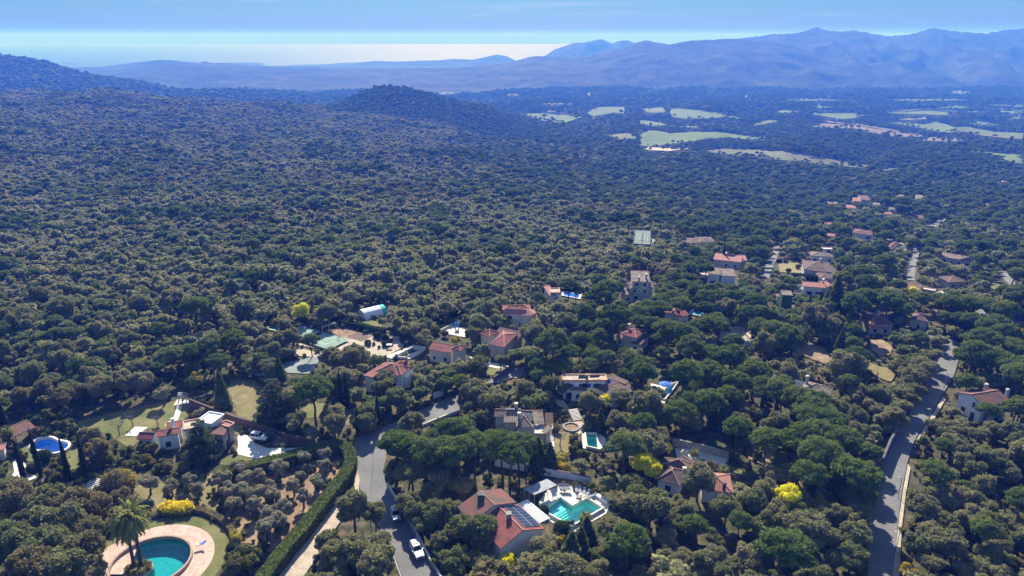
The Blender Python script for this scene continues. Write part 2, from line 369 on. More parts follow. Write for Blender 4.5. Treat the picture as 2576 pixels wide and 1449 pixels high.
# ranges of hills; each is a solid ridge with spurs, at its own distance and height
def fbm(shape, seed, base=4, octs=6, ridged=False):
    r = np.random.default_rng(seed); ny, nx = shape; A = np.zeros(shape); amp = 1; tot = 0; k = base
    for _ in range(octs):
        g = r.random((k + 2, k * 3 + 2)); yi = np.linspace(0, k, ny); xi = np.linspace(0, k * 3, nx)
        i = yi.astype(int); j = xi.astype(int); fy = (yi - i)[:, None]; fx = (xi - j)[None]
        fy = fy * fy * (3 - 2 * fy); fx = fx * fx * (3 - 2 * fx)
        v = (g[i][:, j] * (1 - fx) + g[i][:, j + 1] * fx) * (1 - fy) + (g[i + 1][:, j] * (1 - fx) + g[i + 1][:, j + 1] * fx) * fy
        v = v * 2 - 1
        if ridged: v = 1 - 2 * abs(v)
        A += v * amp; tot += amp; amp *= .52; k *= 2
        if k > 160: break
    return A / tot
def hills(sky, Y0, wf, wb, base, amp, seed, px0=None, px1=None, power=1.25):
    xs = [p[0] for p in sky]; yy = [p[1] for p in sky]
    pxs = np.arange(px0 or xs[0], (px1 or xs[-1]) + 1, 6.0); py = np.interp(pxs, xs, yy)
    n1 = fbm((60, len(pxs)), seed, 5, 6, True); n2 = fbm((60, len(pxs)), seed + 1, 8, 5); crest = fbm((3, len(pxs)), seed + 2, 40, 3)[1]
    vs = []; ts = list(np.linspace(0, 1, 46)) + list(np.linspace(1.08, 2, 8))
    for k, tt in enumerate(ts):
        for i, px in enumerate(pxs):
            u = (px - 1288) / F; d = Y0 * cp
            v = (724.5 - py[i]) / F; pk = H + Y0 * (-sp + v * cp) / (cp + v * sp) + crest[i] * amp * .06
            s = tt if tt <= 1 else max(0, 2 - tt)
            Y = Y0 - wf * (1 - tt) if tt <= 1 else Y0 + wb * (tt - 1)
            prof = s ** power * (1 - .25 * math.sin(math.pi * s))
            env = math.sin(math.pi * min(s, 1)) ** .8 if s < 1 else 0
            z = base + (pk - base) * prof + env * (n1[min(k, 59), i] * amp * .75 + n2[min(k, 59), i] * amp * .3) * min(1, (pk - base) / 160)
            vs.append((u * Y0 * (cp + (H - pk) * sp / Y0) * (.5 + .5 * Y / Y0) , Y, z))
    n = len(pxs); m = MB(); m.add(vs, [(i * n + j, i * n + j + 1, (i + 1) * n + j + 1, (i + 1) * n + j) for i in range(len(ts) - 1) for j in range(n - 1)])
    return tag(m.build('hills', M_HILL, smooth=True), kind='structure')
hills([(860, 174), (868, 166), (885, 160), (910, 156), (950, 153), (1000, 155), (1060, 152), (1100, 152), (1140, 148), (1190, 150), (1250, 137), (1275, 141), (1300, 154), (1335, 145), (1350, 142), (1375, 150), (1400, 170)], 8300, 800, 900, -214, 30, 3)
hills([(1330, 150), (1370, 140), (1400, 122), (1440, 109), (1480, 105), (1512, 98), (1540, 109), (1560, 103), (1578, 101), (1605, 112), (1700, 140)], 8000, 1400, 900, -212, 110, 21)
hills([(120, 190), (170, 172), (260, 168), (330, 158), (400, 151), (440, 152), (500, 158), (516, 154), (530, 158), (590, 160), (640, 164), (740, 169), (760, 168), (840, 171), (1000, 171), (1150, 172)], 6100, 1000, 700, -195, 40, 33)
hills([(60, 200), (200, 186), (300, 176), (400, 163), (452, 156), (560, 164), (700, 170), (860, 176), (1000, 172), (1080, 171), (1160, 170), (1260, 160), (1290, 156), (1330, 142), (1372, 142), (1440, 147), (1500, 137), (1560, 122), (1590, 109), (1625, 102), (1650, 107), (1685, 111), (1740, 102), (1790, 100), (1860, 97), (1905, 103), (1985, 110), (2010, 118), (2050, 138), (2080, 165), (2110, 190), (2150, 215), (2230, 235), (2300, 245)], 5000, 1600, 900, -172, 75, 5, power=1.15)
hills([(1800, 112), (1850, 98), (1900, 92), (1940, 86), (1960, 85), (1990, 88), (2020, 90), (2080, 100), (2160, 120)], 6900, 1300, 700, -180, 90, 8)
hills([(1860, 130), (1900, 100), (1975, 86), (2010, 82), (2035, 74), (2055, 66), (2068, 73), (2085, 78), (2150, 77), (2190, 84), (2240, 91), (2300, 84), (2350, 69), (2380, 76), (2420, 80), (2480, 84), (2530, 76), (2576, 72), (2700, 66), (2850, 80), (3000, 95)], 6100, 2300, 900, -172, 120, 13, power=1.3)
# ------------------------------------------------------------------ sheets laid on the terrain
LAY = [0.02]
def sheet(name, P, mat, px=None, dz=None, kind='structure', keep=True, holes=True, parent=None, step=None, lift=0.0, trunk=True):
    """P: world outline. Near sheets are flat; far ones are draped over the terrain."""
    far = max(p[1] for p in P) > 235
    if name in ('clearing', 'garden_soil', 'hillside_soil', 'dry_lawn', 'field', 'olive_grove_soil') or (name == 'lawn' and not far):
        Q = []; jr = random.Random(len(P) * 7 + int(P[0][0]))
        for i in range(len(P)):
            a, b = P[i], P[(i + 1) % len(P)]; L = math.hypot(b[0] - a[0], b[1] - a[1]); st_ = 1.3 if name != 'field' else 25; k = max(1, min(14, int(L / st_))); am = (.55 if name != 'lawn' else .3) if name != 'field' else 2.2
            for j in range(k): f = j / k; Q.append((a[0] + (b[0] - a[0]) * f + jr.uniform(-am, am), a[1] + (b[1] - a[1]) * f + jr.uniform(-am, am)))
        P = Q
    LAY[0] += .006; off = LAY[0] if not far else (dz or .35)
    off += lift
    ext = []
    if far:
        xs = [p[0] for p in P]; ysx = [p[1] for p in P]; st = step or max((max(xs) - min(xs)) / 14, 4); sy2 = max((max(ysx) - min(ysx)) / 10, 4)
        x = min(xs)
        while x < max(xs):
            y = min(ysx)
            while y < max(ysx):
                if inpoly(x, y, P): ext.append((x, y))
                y += sy2
            x += st
    hs = [h for h in HOLES if holes and inpoly(h[0][0], h[0][1], P)] if not far else []
    V, Fc = trimesh(P, hs, ext)
    m = MB(); m.add([(x, y, zt(x, y) + off) for x, y in V], Fc); ob = m.build(name, mat, parent)
    if kind: tag(ob, kind=kind)
    if keep: KEEP.append([proj(x, y, zt(x, y))[:2] for x, y in P])
    if trunk: NOTRUNK.append(P)
    return ob
def S(name, t, pts, mat, sm=0, **k):
    P = PT(t, pts)
    if sm: P = smoothpoly(P, sm)
    return sheet(name, P, mat, **k)
def ribbon(t, pts, w):
    """outline of a strip of width w (metres) along a polyline given in photo pixels; w may be a list"""
    P = smoothpoly(PT(t, pts), 2, False) if len(pts) > 2 else PT(t, pts); L = []; Rr = []
    for i, p in enumerate(P):
        a = P[max(i - 1, 0)]; b = P[min(i + 1, len(P) - 1)]; dx, dy = b[0] - a[0], b[1] - a[1]; l = math.hypot(dx, dy) or 1
        L.append((p[0] - dy / l * w / 2, p[1] + dx / l * w / 2)); Rr.append((p[0] + dy / l * w / 2, p[1] - dx / l * w / 2))
    return L + Rr[::-1]
# soil, grass and gardens (lowest first)
S('garden_soil', '1', [(1150, 1030), (1500, 990), (1700, 1060), (1780, 870), (1780, 660), (1500, 740), (960, 800), (930, 880), (1100, 960)], M_DRYG, 1, keep=False, trunk=False)
S('olive_grove_soil', '2', [(0, 760), (250, 690), (700, 560), (840, 540), (880, 640), (760, 800), (600, 1000), (430, 1180), (300, 1300), (60, 1180), (0, 1000)], M_SOIL, 1, keep=False, trunk=False)
S('lawn', '1', [(530, 372), (640, 350), (900, 290), (1220, 225), (1340, 250), (1330, 300), (1250, 420), (960, 430), (960, 545), (870, 545), (740, 450), (600, 440)], M_GRASS, 1)
S('lawn', 'p', [(150, 800), (400, 690), (560, 560), (700, 590), (900, 700), (1080, 700), (1180, 760), (1150, 900), (1250, 1050), (1060, 1100), (900, 900), (700, 1000), (500, 930), (250, 900)], M_GRASS, 1)
S('dry_lawn', '2', [(60, 60), (280, 110), (300, 330), (130, 380), (60, 280), (20, 140)], M_DRYG, 1)
S('lawn', '1', [(1590, 620), (1783, 610), (1783, 670), (1600, 690), (1500, 670)], M_GRASS, 1, keep=False)
S('lawn', '1', [(1600, 390), (1690, 400), (1700, 470), (1640, 470)], M_GRASS, 1, keep=False)
S('clearing', '2', [(540, 200), (700, 260), (880, 290), (960, 300), (930, 390), (820, 400), (640, 330), (560, 370)], M_GRASS, 1, keep=False)
x0, y0, r0 = RC
ring = lambda r, a0=0, a1=2 * math.pi, n=64, q=1.0: [(x0 + r * math.cos(a), y0 + q * r * math.sin(a)) for a in np.linspace(a0, a1, n + 1)[:-1]]
sheet('round_lawn', ring(r0 * 1.98), M_GRASS)
tag(bpy.context.scene.objects[-1])
sheet('round_terrace', ring(r0 * 1.60), M_PINK)
sheet('terrace_corner', PT('1', [(700, 1290), (860, 1200), (900, 1120), (1000, 1150), (900, 1449), (650, 1449)]), M_PINK, keep=False)
S('patio', '1', [(90, 660), (110, 640), (170, 660), (200, 720), (260, 770), (180, 800), (90, 840), (60, 800), (100, 730)], M_PAVE)
S('path', '1', [(210, 510), (240, 505), (215, 545), (240, 590), (400, 612), (380, 622), (225, 600), (200, 560)], M_PAVE, keep=False)
S('patio', '7', [(195, 785), (350, 650), (545, 655), (370, 790)], M_PAVE)
S('path', '7', [(985, 330), (1060, 330), (1030, 460), (975, 590), (800, 640), (810, 600), (920, 540)], M_PAVE)
S('patio', '7', [(930, 330), (985, 235), (1180, 245), (1165, 300)], M_PAVE)
S('driveway', '1', [(1665, 480), (1783, 470), (1783, 600), (1700, 615), (1640, 600), (1670, 560)], M_PAVE, keep=False)
S('driveway', '2', [(100, 470), (150, 470), (200, 520), (300, 560), (500, 560), (560, 550), (480, 590), (240, 640), (80, 600), (110, 520)], M_PAVE, keep=True)
S('garden_soil', 'm', [(1250, 120), (1900, 60), (2100, 220), (2000, 330), (1600, 330), (1250, 300)], M_SOIL, 1, keep=False, trunk=False)
S('pool_terrace', 'm', [(1290, 400), (1400, 250), (1560, 195), (1760, 200), (2140, 320), (2290, 440), (2240, 570), (1760, 850), (1700, 870), (1290, 560)], M_PAVE)
S('lawn', 'h', [(1290, 720), (1300, 560), (1500, 560), (1600, 620), (1580, 900), (1400, 1000), (1290, 900)], M_DRYG, keep=False)
S('garden_soil', 'h', [(1650, 370), (1810, 370), (1850, 500), (1780, 600), (1660, 600), (1500, 560), (1560, 460)], M_GRAV, 1)
S('pool_terrace', 'h', [(1780, 590), (2100, 590), (2200, 680), (2200, 780), (2070, 900), (1800, 850)], M_PAVE)
S('path', 'h', [(1180, 470), (1280, 420), (1300, 880), (1240, 880), (1200, 700)], M_PAVE)
S('garden_soil', 'w', [(700, 790), (760, 760), (960, 900), (1060, 1050), (960, 1000), (800, 900)], M_GRAV, 1)
S('driveway', 'w', [(680, 540), (900, 610), (930, 680), (820, 700), (740, 660)], M_PAVE)
S('driveway', 'w', [(0, 420), (80, 280), (200, 290), (180, 380), (60, 430)], M_GRAV)
S('garden', 'C', [(640, 560), (900, 560), (1480, 440), (1700, 480), (1800, 600), (1640, 690), (1400, 700), (1100, 640)], M_GRAV, keep=False, trunk=False)
S('garden_soil', 'C', [(1360, 590), (1500, 480), (1600, 460), (1750, 500), (1800, 590), (1650, 680), (1500, 650)], M_GRAV)
S('pool_terrace', 'c', [(1300, 500), (1680, 340), (1880, 370), (1780, 460), (1640, 530), (1420, 530)], M_PAVE)
S('clay_court', 'C', [(1000, 430), (1240, 410), (1500, 490), (1400, 540), (1180, 500)], M_SOIL)
S('clay_court', 'C', [(1240, 490), (1360, 440), (1480, 490), (1380, 545)], M_WOOD, keep=False)
S('lawn', 'C', [(1330, 365), (1500, 325), (1600, 370), (1570, 430), (1480, 410)], M_GRASS)
S('lawn', 'M', [(0, 500), (90, 470), (170, 490), (90, 545), (0, 540)], M_GRASS)
S('patio', 'M', [(70, 545), (190, 490), (370, 520), (330, 600), (160, 570)], M_PAVE)
S('driveway', 'C', [(600, 760), (880, 700), (980, 700), (900, 830), (850, 870), (640, 860), (590, 820)], M_COURTB)
S('path', 'C', [(700, 640), (780, 610), (950, 660), (1010, 660), (930, 700), (760, 690)], M_GRAV, keep=False)
S('lawn', 'M', [(500, 870), (610, 860), (700, 880), (620, 940), (500, 950)], M_GRASS)
S('driveway', 'M', [(340, 770), (470, 825), (580, 830), (700, 860), (600, 880), (500, 860), (360, 830)], M_PAVE, keep=False)
S('terrace', '4', [(860, 1050), (1080, 1040), (1550, 1185), (1440, 1340), (1000, 1330), (900, 1200)], M_PAVE)
S('lawn', '4', [(1550, 1230), (1640, 1300), (1900, 1330), (1930, 1400), (1780, 1449), (1600, 1330), (1510, 1310)], M_GRASS, 1)
S('path', 'R', [(1000, 760), (1060, 790), (1070, 850), (1040, 860)], M_PAVE, keep=False)
S('hillside_soil', 'R', [(1020, 440), (1250, 500), (1380, 560), (1330, 640), (1180, 620), (1040, 560)], M_SOIL, 1, keep=False, trunk=False)
S('clearing', 'R', [(1230, 110), (1260, 75), (1330, 90), (1330, 130), (1260, 140)], M_PAVE)
S('pool_terrace', 'w', [(2230, 520), (2420, 560), (2576, 470), (2576, 620), (2440, 860), (2300, 860), (2420, 640), (2240, 590)], M_PAVE)
S('clearing', 'N', [(745, 955), (800, 870), (900, 850), (1000, 835), (1060, 900), (1040, 1000), (960, 1020), (820, 970)], M_GRAV, 1)
S('clearing', 'N', [(1000, 950), (1120, 960), (1130, 1000), (1000, 1010)], M_COURTB, keep=False)
S('clearing', 'N', [(1450, 1000), (1560, 980), (1680, 1060), (1720, 1160), (1600, 1150), (1480, 1080), (1360, 1110)], M_SOIL, 1)
S('clearing', '5', [(380, 120), (500, 110), (520, 200), (430, 210)], M_SOIL, 1)
S('clearing', '5', [(340, 250), (450, 260), (550, 310), (530, 350), (470, 350), (380, 290)], M_DRYG, 1)
S('clearing', '5', [(0, 150), (60, 140), (140, 170), (200, 240), (120, 220), (0, 210)], M_SOIL, 1, keep=False)
# roads
ROADL = PT('2', [(905, 505), (960, 470), (1130, 408), (1215, 400), (1240, 440), (1130, 520), (1130, 640), (1110, 720), (1130, 820), (1250, 1015), (1330, 1150), (1440, 1350), (1500, 1470), (1560, 1600), (1280, 1600), (1235, 1449), (1165, 1260), (1090, 1120), (1020, 1040), (960, 930), (935, 760), (912, 640)])
sheet('road', ROADL, M_ASPH)
S('road', '2', [(1130, 408), (1200, 385), (1400, 290), (1560, 215), (1640, 195), (1640, 300), (1480, 360), (1230, 440)], M_ASPH)
S('pavement', '2', [(905, 700), (925, 690), (945, 780), (940, 880), (970, 960), (925, 900), (900, 800)], M_GRAV, keep=False)
S('path', '2', [(850, 900), (900, 900), (860, 1010), (760, 1150), (640, 1340), (550, 1470), (370, 1470), (520, 1250), (700, 1040), (800, 930)], M_GRAV, keep=True)
S('road', 'M', [(480, 1020), (700, 880), (760, 880), (830, 870), (830, 940), (740, 960), (600, 1010)], M_ASPH, keep=True)
ROADR = PT('D', [(2180, 1475), (2186, 1380), (2193, 1290), (2208, 1220), (2232, 1150), (2262, 1090), (2290, 1040), (2318, 985), (2345, 940), (2362, 905), (2372, 868), (2415, 885), (2412, 905), (2400, 945), (2368, 1000), (2338, 1050), (2300, 1110), (2281, 1170), (2268, 1240), (2258, 1320), (2250, 1400), (2244, 1475)])
sheet('road', ROADR, M_ASPH)
S('pavement', 'D', [(2246, 1475), (2252, 1400), (2260, 1320), (2270, 1240), (2283, 1170), (2290, 1180), (2278, 1245), (2268, 1330), (2264, 1400), (2262, 1475)], M_GRAV, keep=False)
S('pavement', 'D', [(2304, 1110), (2340, 1052), (2372, 1000), (2380, 1004), (2350, 1056), (2312, 1114)], M_GRAV, keep=False)
S('road', 'D', [(2372, 868), (2300, 830), (2310, 822), (2400, 860), (2440, 900), (2415, 890)], M_ASPH, keep=False)
for pts in ([(320, 505), (425, 505), (450, 420), (520, 260), (560, 140), (555, 60), (490, 60), (470, 180), (410, 270)],
            [(2195, 520), (2310, 530), (2330, 330), (2370, 180), (2440, 100), (2300, 110), (2230, 330)]):
    S('road', '6', pts, M_ASPH, dz=.25)
S('path', 'N', [(800, 180), (830, 160), (860, 180), (850, 240), (880, 260), (820, 240)], M_GRAV, dz=.3)
for pts in ([(1620, 790), (1640, 760), (1750, 830), (1770, 900), (1720, 900)], [(1410, 1105), (1420, 1085), (1520, 1100), (1600, 1160), (1844, 1210), (1844, 1245), (1700, 1205), (1500, 1150)],
            [(960, 400), (1090, 395), (1150, 350), (1220, 335), (1200, 365), (1110, 425)], [(1230, 300), (1330, 290), (1250, 320)], [(1450, 230), (1520, 225), (1640, 180), (1540, 240)],
            [(680, 515), (700, 508), (860, 560), (880, 620), (850, 615), (820, 570)]):
    S('road', 'f', pts, M_ASPH, dz=.3)
S('lawn', 'f', [(1560, 890), (1600, 880), (1655, 900), (1600, 940), (1565, 920)], M_GRASS, dz=.3)
S('terrace', 'f', [(1090, 930), (1180, 950), (1200, 990), (1130, 990)], M_GRAV, dz=.3)
S('garden', 'N', [(1270, 330), (1420, 300), (1470, 380), (1450, 410), (1280, 400)], M_DRYG, dz=.3)
S('garden', 'N', [(480, 150), (520, 140), (540, 165), (500, 170)], M_GRAV, dz=.3, keep=False)
S('tennis_court_surface', 'N', [(68, 170), (140, 108), (265, 122), (215, 185), (130, 185)], M_COURTB, dz=.3)
S('garden', '6', [(760, 640), (860, 620), (860, 670), (740, 670)], M_GRAV, dz=.3)
# fields in the valley
FL = [('v', [(1500, 630), (1900, 625), (2300, 635), (2576, 630), (2576, 640), (2200, 648), (1800, 640)], M_FIELD), ('v', [(2150, 772), (2400, 780), (2576, 800), (2576, 830), (2350, 812)], M_FIELDD), ('v', [(900, 560), (1200, 555), (1500, 562), (1200, 570)], M_FIELDD), ('v', [(1600, 562), (2000, 554), (2300, 560), (1950, 570)], M_FIELD), ('v', [(0, 622), (150, 614), (180, 638), (60, 652)], M_FIELDD), ('v', [(2100, 900), (2300, 905), (2576, 935), (2576, 948), (2300, 922)], M_FIELD), ('b', [(1560, 640), (1800, 636), (1880, 645), (1700, 652)], M_FIELDD),
      ('v', [(900, 640), (1000, 632), (1080, 645), (960, 655)], M_FIELD), ('v', [(1700, 690), (1900, 680), (1980, 690), (1800, 702)], M_FIELDD), ('v', [(2150, 715), (2330, 712), (2450, 730), (2300, 740)], M_FIELD), ('v', [(250, 740), (380, 735), (420, 748), (300, 756)], M_FIELDD), ('b', [(2380, 690), (2500, 680), (2560, 700), (2440, 712)], M_FIELD), ('b', [(2100, 870), (2260, 860), (2330, 900), (2180, 905)], M_FIELDD), ('v', [(1950, 610), (2150, 600), (2230, 612), (2050, 622)], M_FIELD),
      ('v', [(195, 640), (205, 625), (330, 628), (450, 645), (660, 672), (668, 690), (560, 680), (430, 690), (300, 692), (215, 680)], M_FIELD),
      ('v', [(0, 705), (60, 708), (190, 732), (80, 740), (0, 725)], M_FIELD),
      ('v', [(0, 800), (60, 770), (200, 790), (330, 780), (520, 782), (700, 805), (930, 825), (760, 832), (600, 815), (440, 822), (300, 850), (140, 870), (0, 870)], M_FIELD),
      ('v', [(720, 735), (860, 700), (960, 695), (900, 715), (760, 738)], M_FIELD),
      ('v', [(1120, 655), (1200, 650), (1400, 655), (1600, 660), (1500, 668), (1420, 690), (1330, 695), (1240, 675)], M_FIELD),
      ('v', [(1090, 600), (1200, 598), (1340, 610), (1200, 618)], M_FIELD),
      ('v', [(1620, 645), (1900, 640), (2150, 660), (2050, 668), (1800, 660)], M_FIELD),
      ('v', [(1640, 712), (1750, 715), (1900, 730), (1980, 710), (2080, 735), (2110, 750), (2340, 775), (2576, 790), (2576, 820), (2400, 800), (2280, 790), (2060, 785), (1900, 755)], M_FIELD),
      ('v', [(1130, 740), (1240, 722), (1500, 745), (1750, 785), (1950, 800), (1820, 815), (1560, 790), (1400, 755)], M_FIELDB),
      ('v', [(930, 678), (980, 676), (1250, 700), (1500, 730), (1700, 765), (1960, 795), (1800, 785), (1500, 742), (1200, 702)], M_FIELDB),
      ('v', [(1820, 822), (1980, 815), (2200, 832), (2100, 845), (1900, 838)], M_FIELDB),
      ('v', [(400, 900), (560, 893), (800, 903), (1000, 925), (1250, 955), (1480, 990), (1600, 1010), (1500, 1022), (1300, 1000), (1000, 975), (900, 965), (690, 935), (520, 925)], M_FIELDD),
      ('v', [(0, 890), (60, 882), (240, 890), (330, 885), (400, 905), (200, 910), (60, 903)], M_GRAV),
      ('v', [(1580, 1030), (1680, 1018), (1750, 1025), (1650, 1045)], M_FIELD), ('v', [(2390, 938), (2480, 940), (2576, 975), (2576, 1000), (2490, 985), (2430, 955)], M_FIELD),
      ('v', [(2520, 1030), (2576, 1020), (2576, 1060)], M_FIELD),
      ('v', [(2260, 595), (2400, 590), (2576, 592), (2576, 610), (2420, 605)], M_FIELD), ('v', [(2390, 640), (2480, 636), (2576, 645), (2500, 655)], M_FIELD), ('v', [(2440, 690), (2500, 678), (2576, 676), (2560, 690)], M_FIELD),
      ('v', [(2040, 512), (2130, 502), (2250, 508), (2200, 522), (2100, 526)], M_FIELD), ('v', [(870, 610), (930, 592), (990, 592), (920, 605)], M_FIELD),
      ('v', [(445, 500), (490, 490), (500, 505), (450, 508)], M_FIELDD), ('v', [(695, 530), (725, 535), (725, 555), (700, 550)], M_FIELDD),
      ('b', [(1455, 712), (1560, 712), (1700, 722), (1920, 740), (1850, 765), (1780, 785), (1640, 770), (1560, 745)], M_FIELD),
      ('b', [(1940, 705), (2050, 668), (2230, 668), (2235, 715), (2130, 712), (2000, 735)], M_FIELD),
      ('b', [(2330, 765), (2400, 770), (2560, 795), (2480, 808), (2360, 785)], M_FIELD),
      ('b', [(1340, 575), (1430, 568), (1480, 580), (1400, 588)], M_FIELDD), ('b', [(840, 570), (940, 560), (1010, 568), (900, 575)], M_FIELDD), ('b', [(1950, 575), (1960, 562), (1980, 562), (1980, 590)], M_FIELDD)]
FKEEP = []
for tg, pts, mt in FL:
    S('field', tg, pts, mt, 0, dz=1.2, keep=False); FKEEP.append(zpx(tg, pts))
# ================================================================== HOUSES
def hull(P):
    P = sorted(set(P)); 
    if len(P) < 3: return P
    def half(Q):
        r = []
        for p in Q:
            while len(r) > 1 and (r[-1][0] - r[-2][0]) * (p[1] - r[-2][1]) - (r[-1][1] - r[-2][1]) * (p[0] - r[-2][0]) <= 0: r.pop()
            r.append(p)
        return r
    return half(P)[:-1] + half(P[::-1])[:-1]
def add_uv(ob):
    me = ob.data; uvl = me.uv_layers.new(name='UVMap')
    for p in me.polygons:
        n = p.normal; h = Vector((0, 0, 1)).cross(n)
        h = h.normalized() if h.length > .02 else Vector((1, 0, 0)); s_ = n.cross(h)
        for li in p.loop_indices:
            co = me.vertices[me.loops[li].vertex_index].co; uvl.data[li].uv = (co.dot(h) * 1.0, co.dot(s_) * 1.0)
def roof_geo(O, A, B, h, kind, rise, ridge):
    """O corner, A and B edge vectors (2D) of the eave outline. returns roof faces, wall polygon, ridge lines"""
    O = Vector((O[0], O[1], 0)); A = Vector((A[0], A[1], 0)); B = Vector((B[0], B[1], 0))
    if ridge == 'B': A, B, O = B, -A, O + A            # ridge always runs along A
    if A.cross(B).z < 0: O = O + B; B = -B
    Z = Vector((0, 0, 1)); c = [O, O + A, O + A + B, O + B]; e = [p + Z * h for p in c]
    faces = []; lines = []; lb = B.length; la = A.length; r = rise
    if kind == 'gable':
        r0, r1 = O + B * .5 + Z * (h + r), O + A + B * .5 + Z * (h + r)
        faces = [[e[0], e[1], r1, r0], [e[2], e[3], r0, r1]]; lines = [(r0, r1)]; gab = [(c[1], c[2], r1), (c[3], c[0], r0)]
    elif kind == 'hip':
        k = min(lb / 2 / la, .5); r0, r1 = O + A * k + B * .5 + Z * (h + r), O + A * (1 - k) + B * .5 + Z * (h + r)
        if k > .49: r1 = r0
        if r1 is r0: faces = [[e[i], e[(i + 1) % 4], r0] for i in range(4)]
        else: faces = [[e[0], e[1], r1, r0], [e[1], e[2], r1], [e[2], e[3], r0, r1], [e[3], e[0], r0]]; lines.append((r0, r1))
        lines += [(e[0], r0), (e[3], r0), (e[1], r1), (e[2], r1)]; gab = []
    elif kind == 'shed':      # rises from the O-A edge towards B (negative rise falls)
        lo, hi = (h, h + r) if r >= 0 else (h - r, h)
        q = [c[0] + Z * lo, c[1] + Z * lo, c[2] + Z * hi, c[3] + Z * hi]; faces = [q]; gab = []; lines = [(q[3], q[2])]
    else:
        faces = [[p for p in e]]; gab = []
    return faces, c, lines, gab
def house(label, t, vols, wall=None, shutters=None, group='villas among the trees', storeys=1, keepwall=None, cat='house', name='villa', seed=1):
    """vols: (corner, end of edge A, end of edge B, eave height, roof kind, rise, ridge, roof material[, flags])"""
    wall = wall or M_WHITE; shutters = shutters or M_GLASS; rr = random.Random(seed * 77 + 5)
    q0 = zz(t, *vols[0][0]); g = G(q0[0], q0[1], vols[0][3]); zb = min(0, g[2]); loc = (g[0], g[1], g[2])
    hs = empty(name, loc, label, cat, group); boxes = []
    for vi, v in enumerate(vols):
        p0, pa, pb, h, kind, rise, ridge, rm = v[:8]; fl = v[8] if len(v) > 8 else ''
        z0 = g[2]
        W = [Vector(un(*zz(t, *p), z0 + h)) for p in (p0, pa, pb)]
        O = W[0]; A = W[1] - O; Bv = W[2] - O
        n = Vector((-A.y, A.x)).normalized(); s_ = Bv.dot(n); B = n * s_      # square it up
        if abs(s_) < 2: B = n * (2 if s_ > 0 else -2)
        faces, c, lines, gab = roof_geo(O, A, B, z0 + h, kind, rise, ridge)
        boxes.append([tuple((p.x, p.y)) for p in c])
        pts = [tuple(proj(*p)[:2]) for f in faces for p in f] + ([tuple(proj(p.x, p.y, z0 + h * .45)[:2]) for p in c] if O.y < 340 else []); KEEP.append(hull(pts))
        cen = (c[0] + c[2]) / 2; ins = .34 if 'n' not in fl else .05
        wc = []
        for p in c:
            d = Vector((p.x - cen.x, p.y - cen.y, 0)); a1 = A.normalized(); b1 = B.normalized()
            da, db = d.x * a1.x + d.y * a1.y, d.x * b1.x + d.y * b1.y
            da -= math.copysign(ins, da); db -= math.copysign(ins, db)
            wc.append((cen.x + a1.x * da + b1.x * db, cen.y + a1.y * da + b1.y * db))
        NOTRUNK.append([((p.x - cen.x) * 1.25 + cen.x, (p.y - cen.y) * 1.25 + cen.y) for p in c])
        wm = v[9] if len(v) > 9 and v[9] else wall
        m = MB(); top = z0 + h - .02 + (rise * .12 if kind in ('gable', 'hip') else 0)
        if 'o' in fl:      # open sided shelter: posts only
            for p in wc: mp_ = MB(); mp_.box(p[0] - .13, p[1] - .13, z0 - 1.5, p[0] + .13, p[1] + .13, top); mp_.build('post', wm, hs)
            bk = [Vector(q_) for q_ in sorted(wc, key=lambda q_: -q_[1])[:2]]; dd_ = (bk[1] - bk[0]) / 2; nd_ = Vector((-dd_.y, dd_.x)).normalized() * .12; md_ = (bk[0] + bk[1]) / 2
            m.obox((md_.x, md_.y, z0 + h / 2 - .5), (dd_.x * .95, dd_.y * .95, 0), (nd_.x, nd_.y, 0), (0, 0, h / 2 + .4))
        elif kind == 'shed':
            lo, hi = (z0 + h, z0 + h + rise) if rise >= 0 else (z0 + h - rise, z0 + h)
            c4 = [(w_, lo if i < 2 else hi) for i, w_ in enumerate(wc)] if ridge != 'B' else [(w_, None) for w_ in wc]
            f = faces[0]; hz = []
            nn = (f[1] - f[0]).cross(f[3] - f[0]); 
            for w_ in wc: hz.append(f[0].z - ((w_[0] - f[0].x) * nn.x + (w_[1] - f[0].y) * nn.y) / nn.z - .06)
            m.add([(p[0], p[1], z0 - 2) for p in wc] + [(p[0], p[1], z_) for p, z_ in zip(wc, hz)], [(0, 1, 5, 4), (1, 2, 6, 5), (2, 3, 7, 6), (3, 0, 4, 7), (4, 5, 6, 7), (3, 2, 1, 0)])
        else:
            if kind == 'flat':
                m.prism(wc, z0 - 2, z0 + h - .25)
            else: m.prism(wc, z0 - 2, z0 + h)
            for (ga, gb, gr) in gab:
                # gable triangle, inset with its wall, given thickness
                mid = Vector((gr.x, gr.y, 0)); inn = (cen - mid).normalized(); sc_ = .34 if 'n' not in fl else .05
                ga2 = ga + (gb - ga).normalized() * sc_ + inn * sc_; gb2 = gb - (gb - ga).normalized() * sc_ + inn * sc_
                hh = rise * (1 - sc_ / (B.length / 2 if ridge != 'B' else A.length / 2)) - .05
                k = [ga2 + Vector((0, 0, z0 + h)), gb2 + Vector((0, 0, z0 + h)), mid + inn * sc_ + Vector((0, 0, z0 + h + hh))]
                k2 = [p + inn * .25 for p in k]; m.add(k + k2, [(0, 1, 2), (5, 4, 3), (0, 3, 4, 1), (1, 4, 5, 2), (2, 5, 3, 0)])
        wob = m.build('wall', wm, hs)
        m = MB(); th = .16
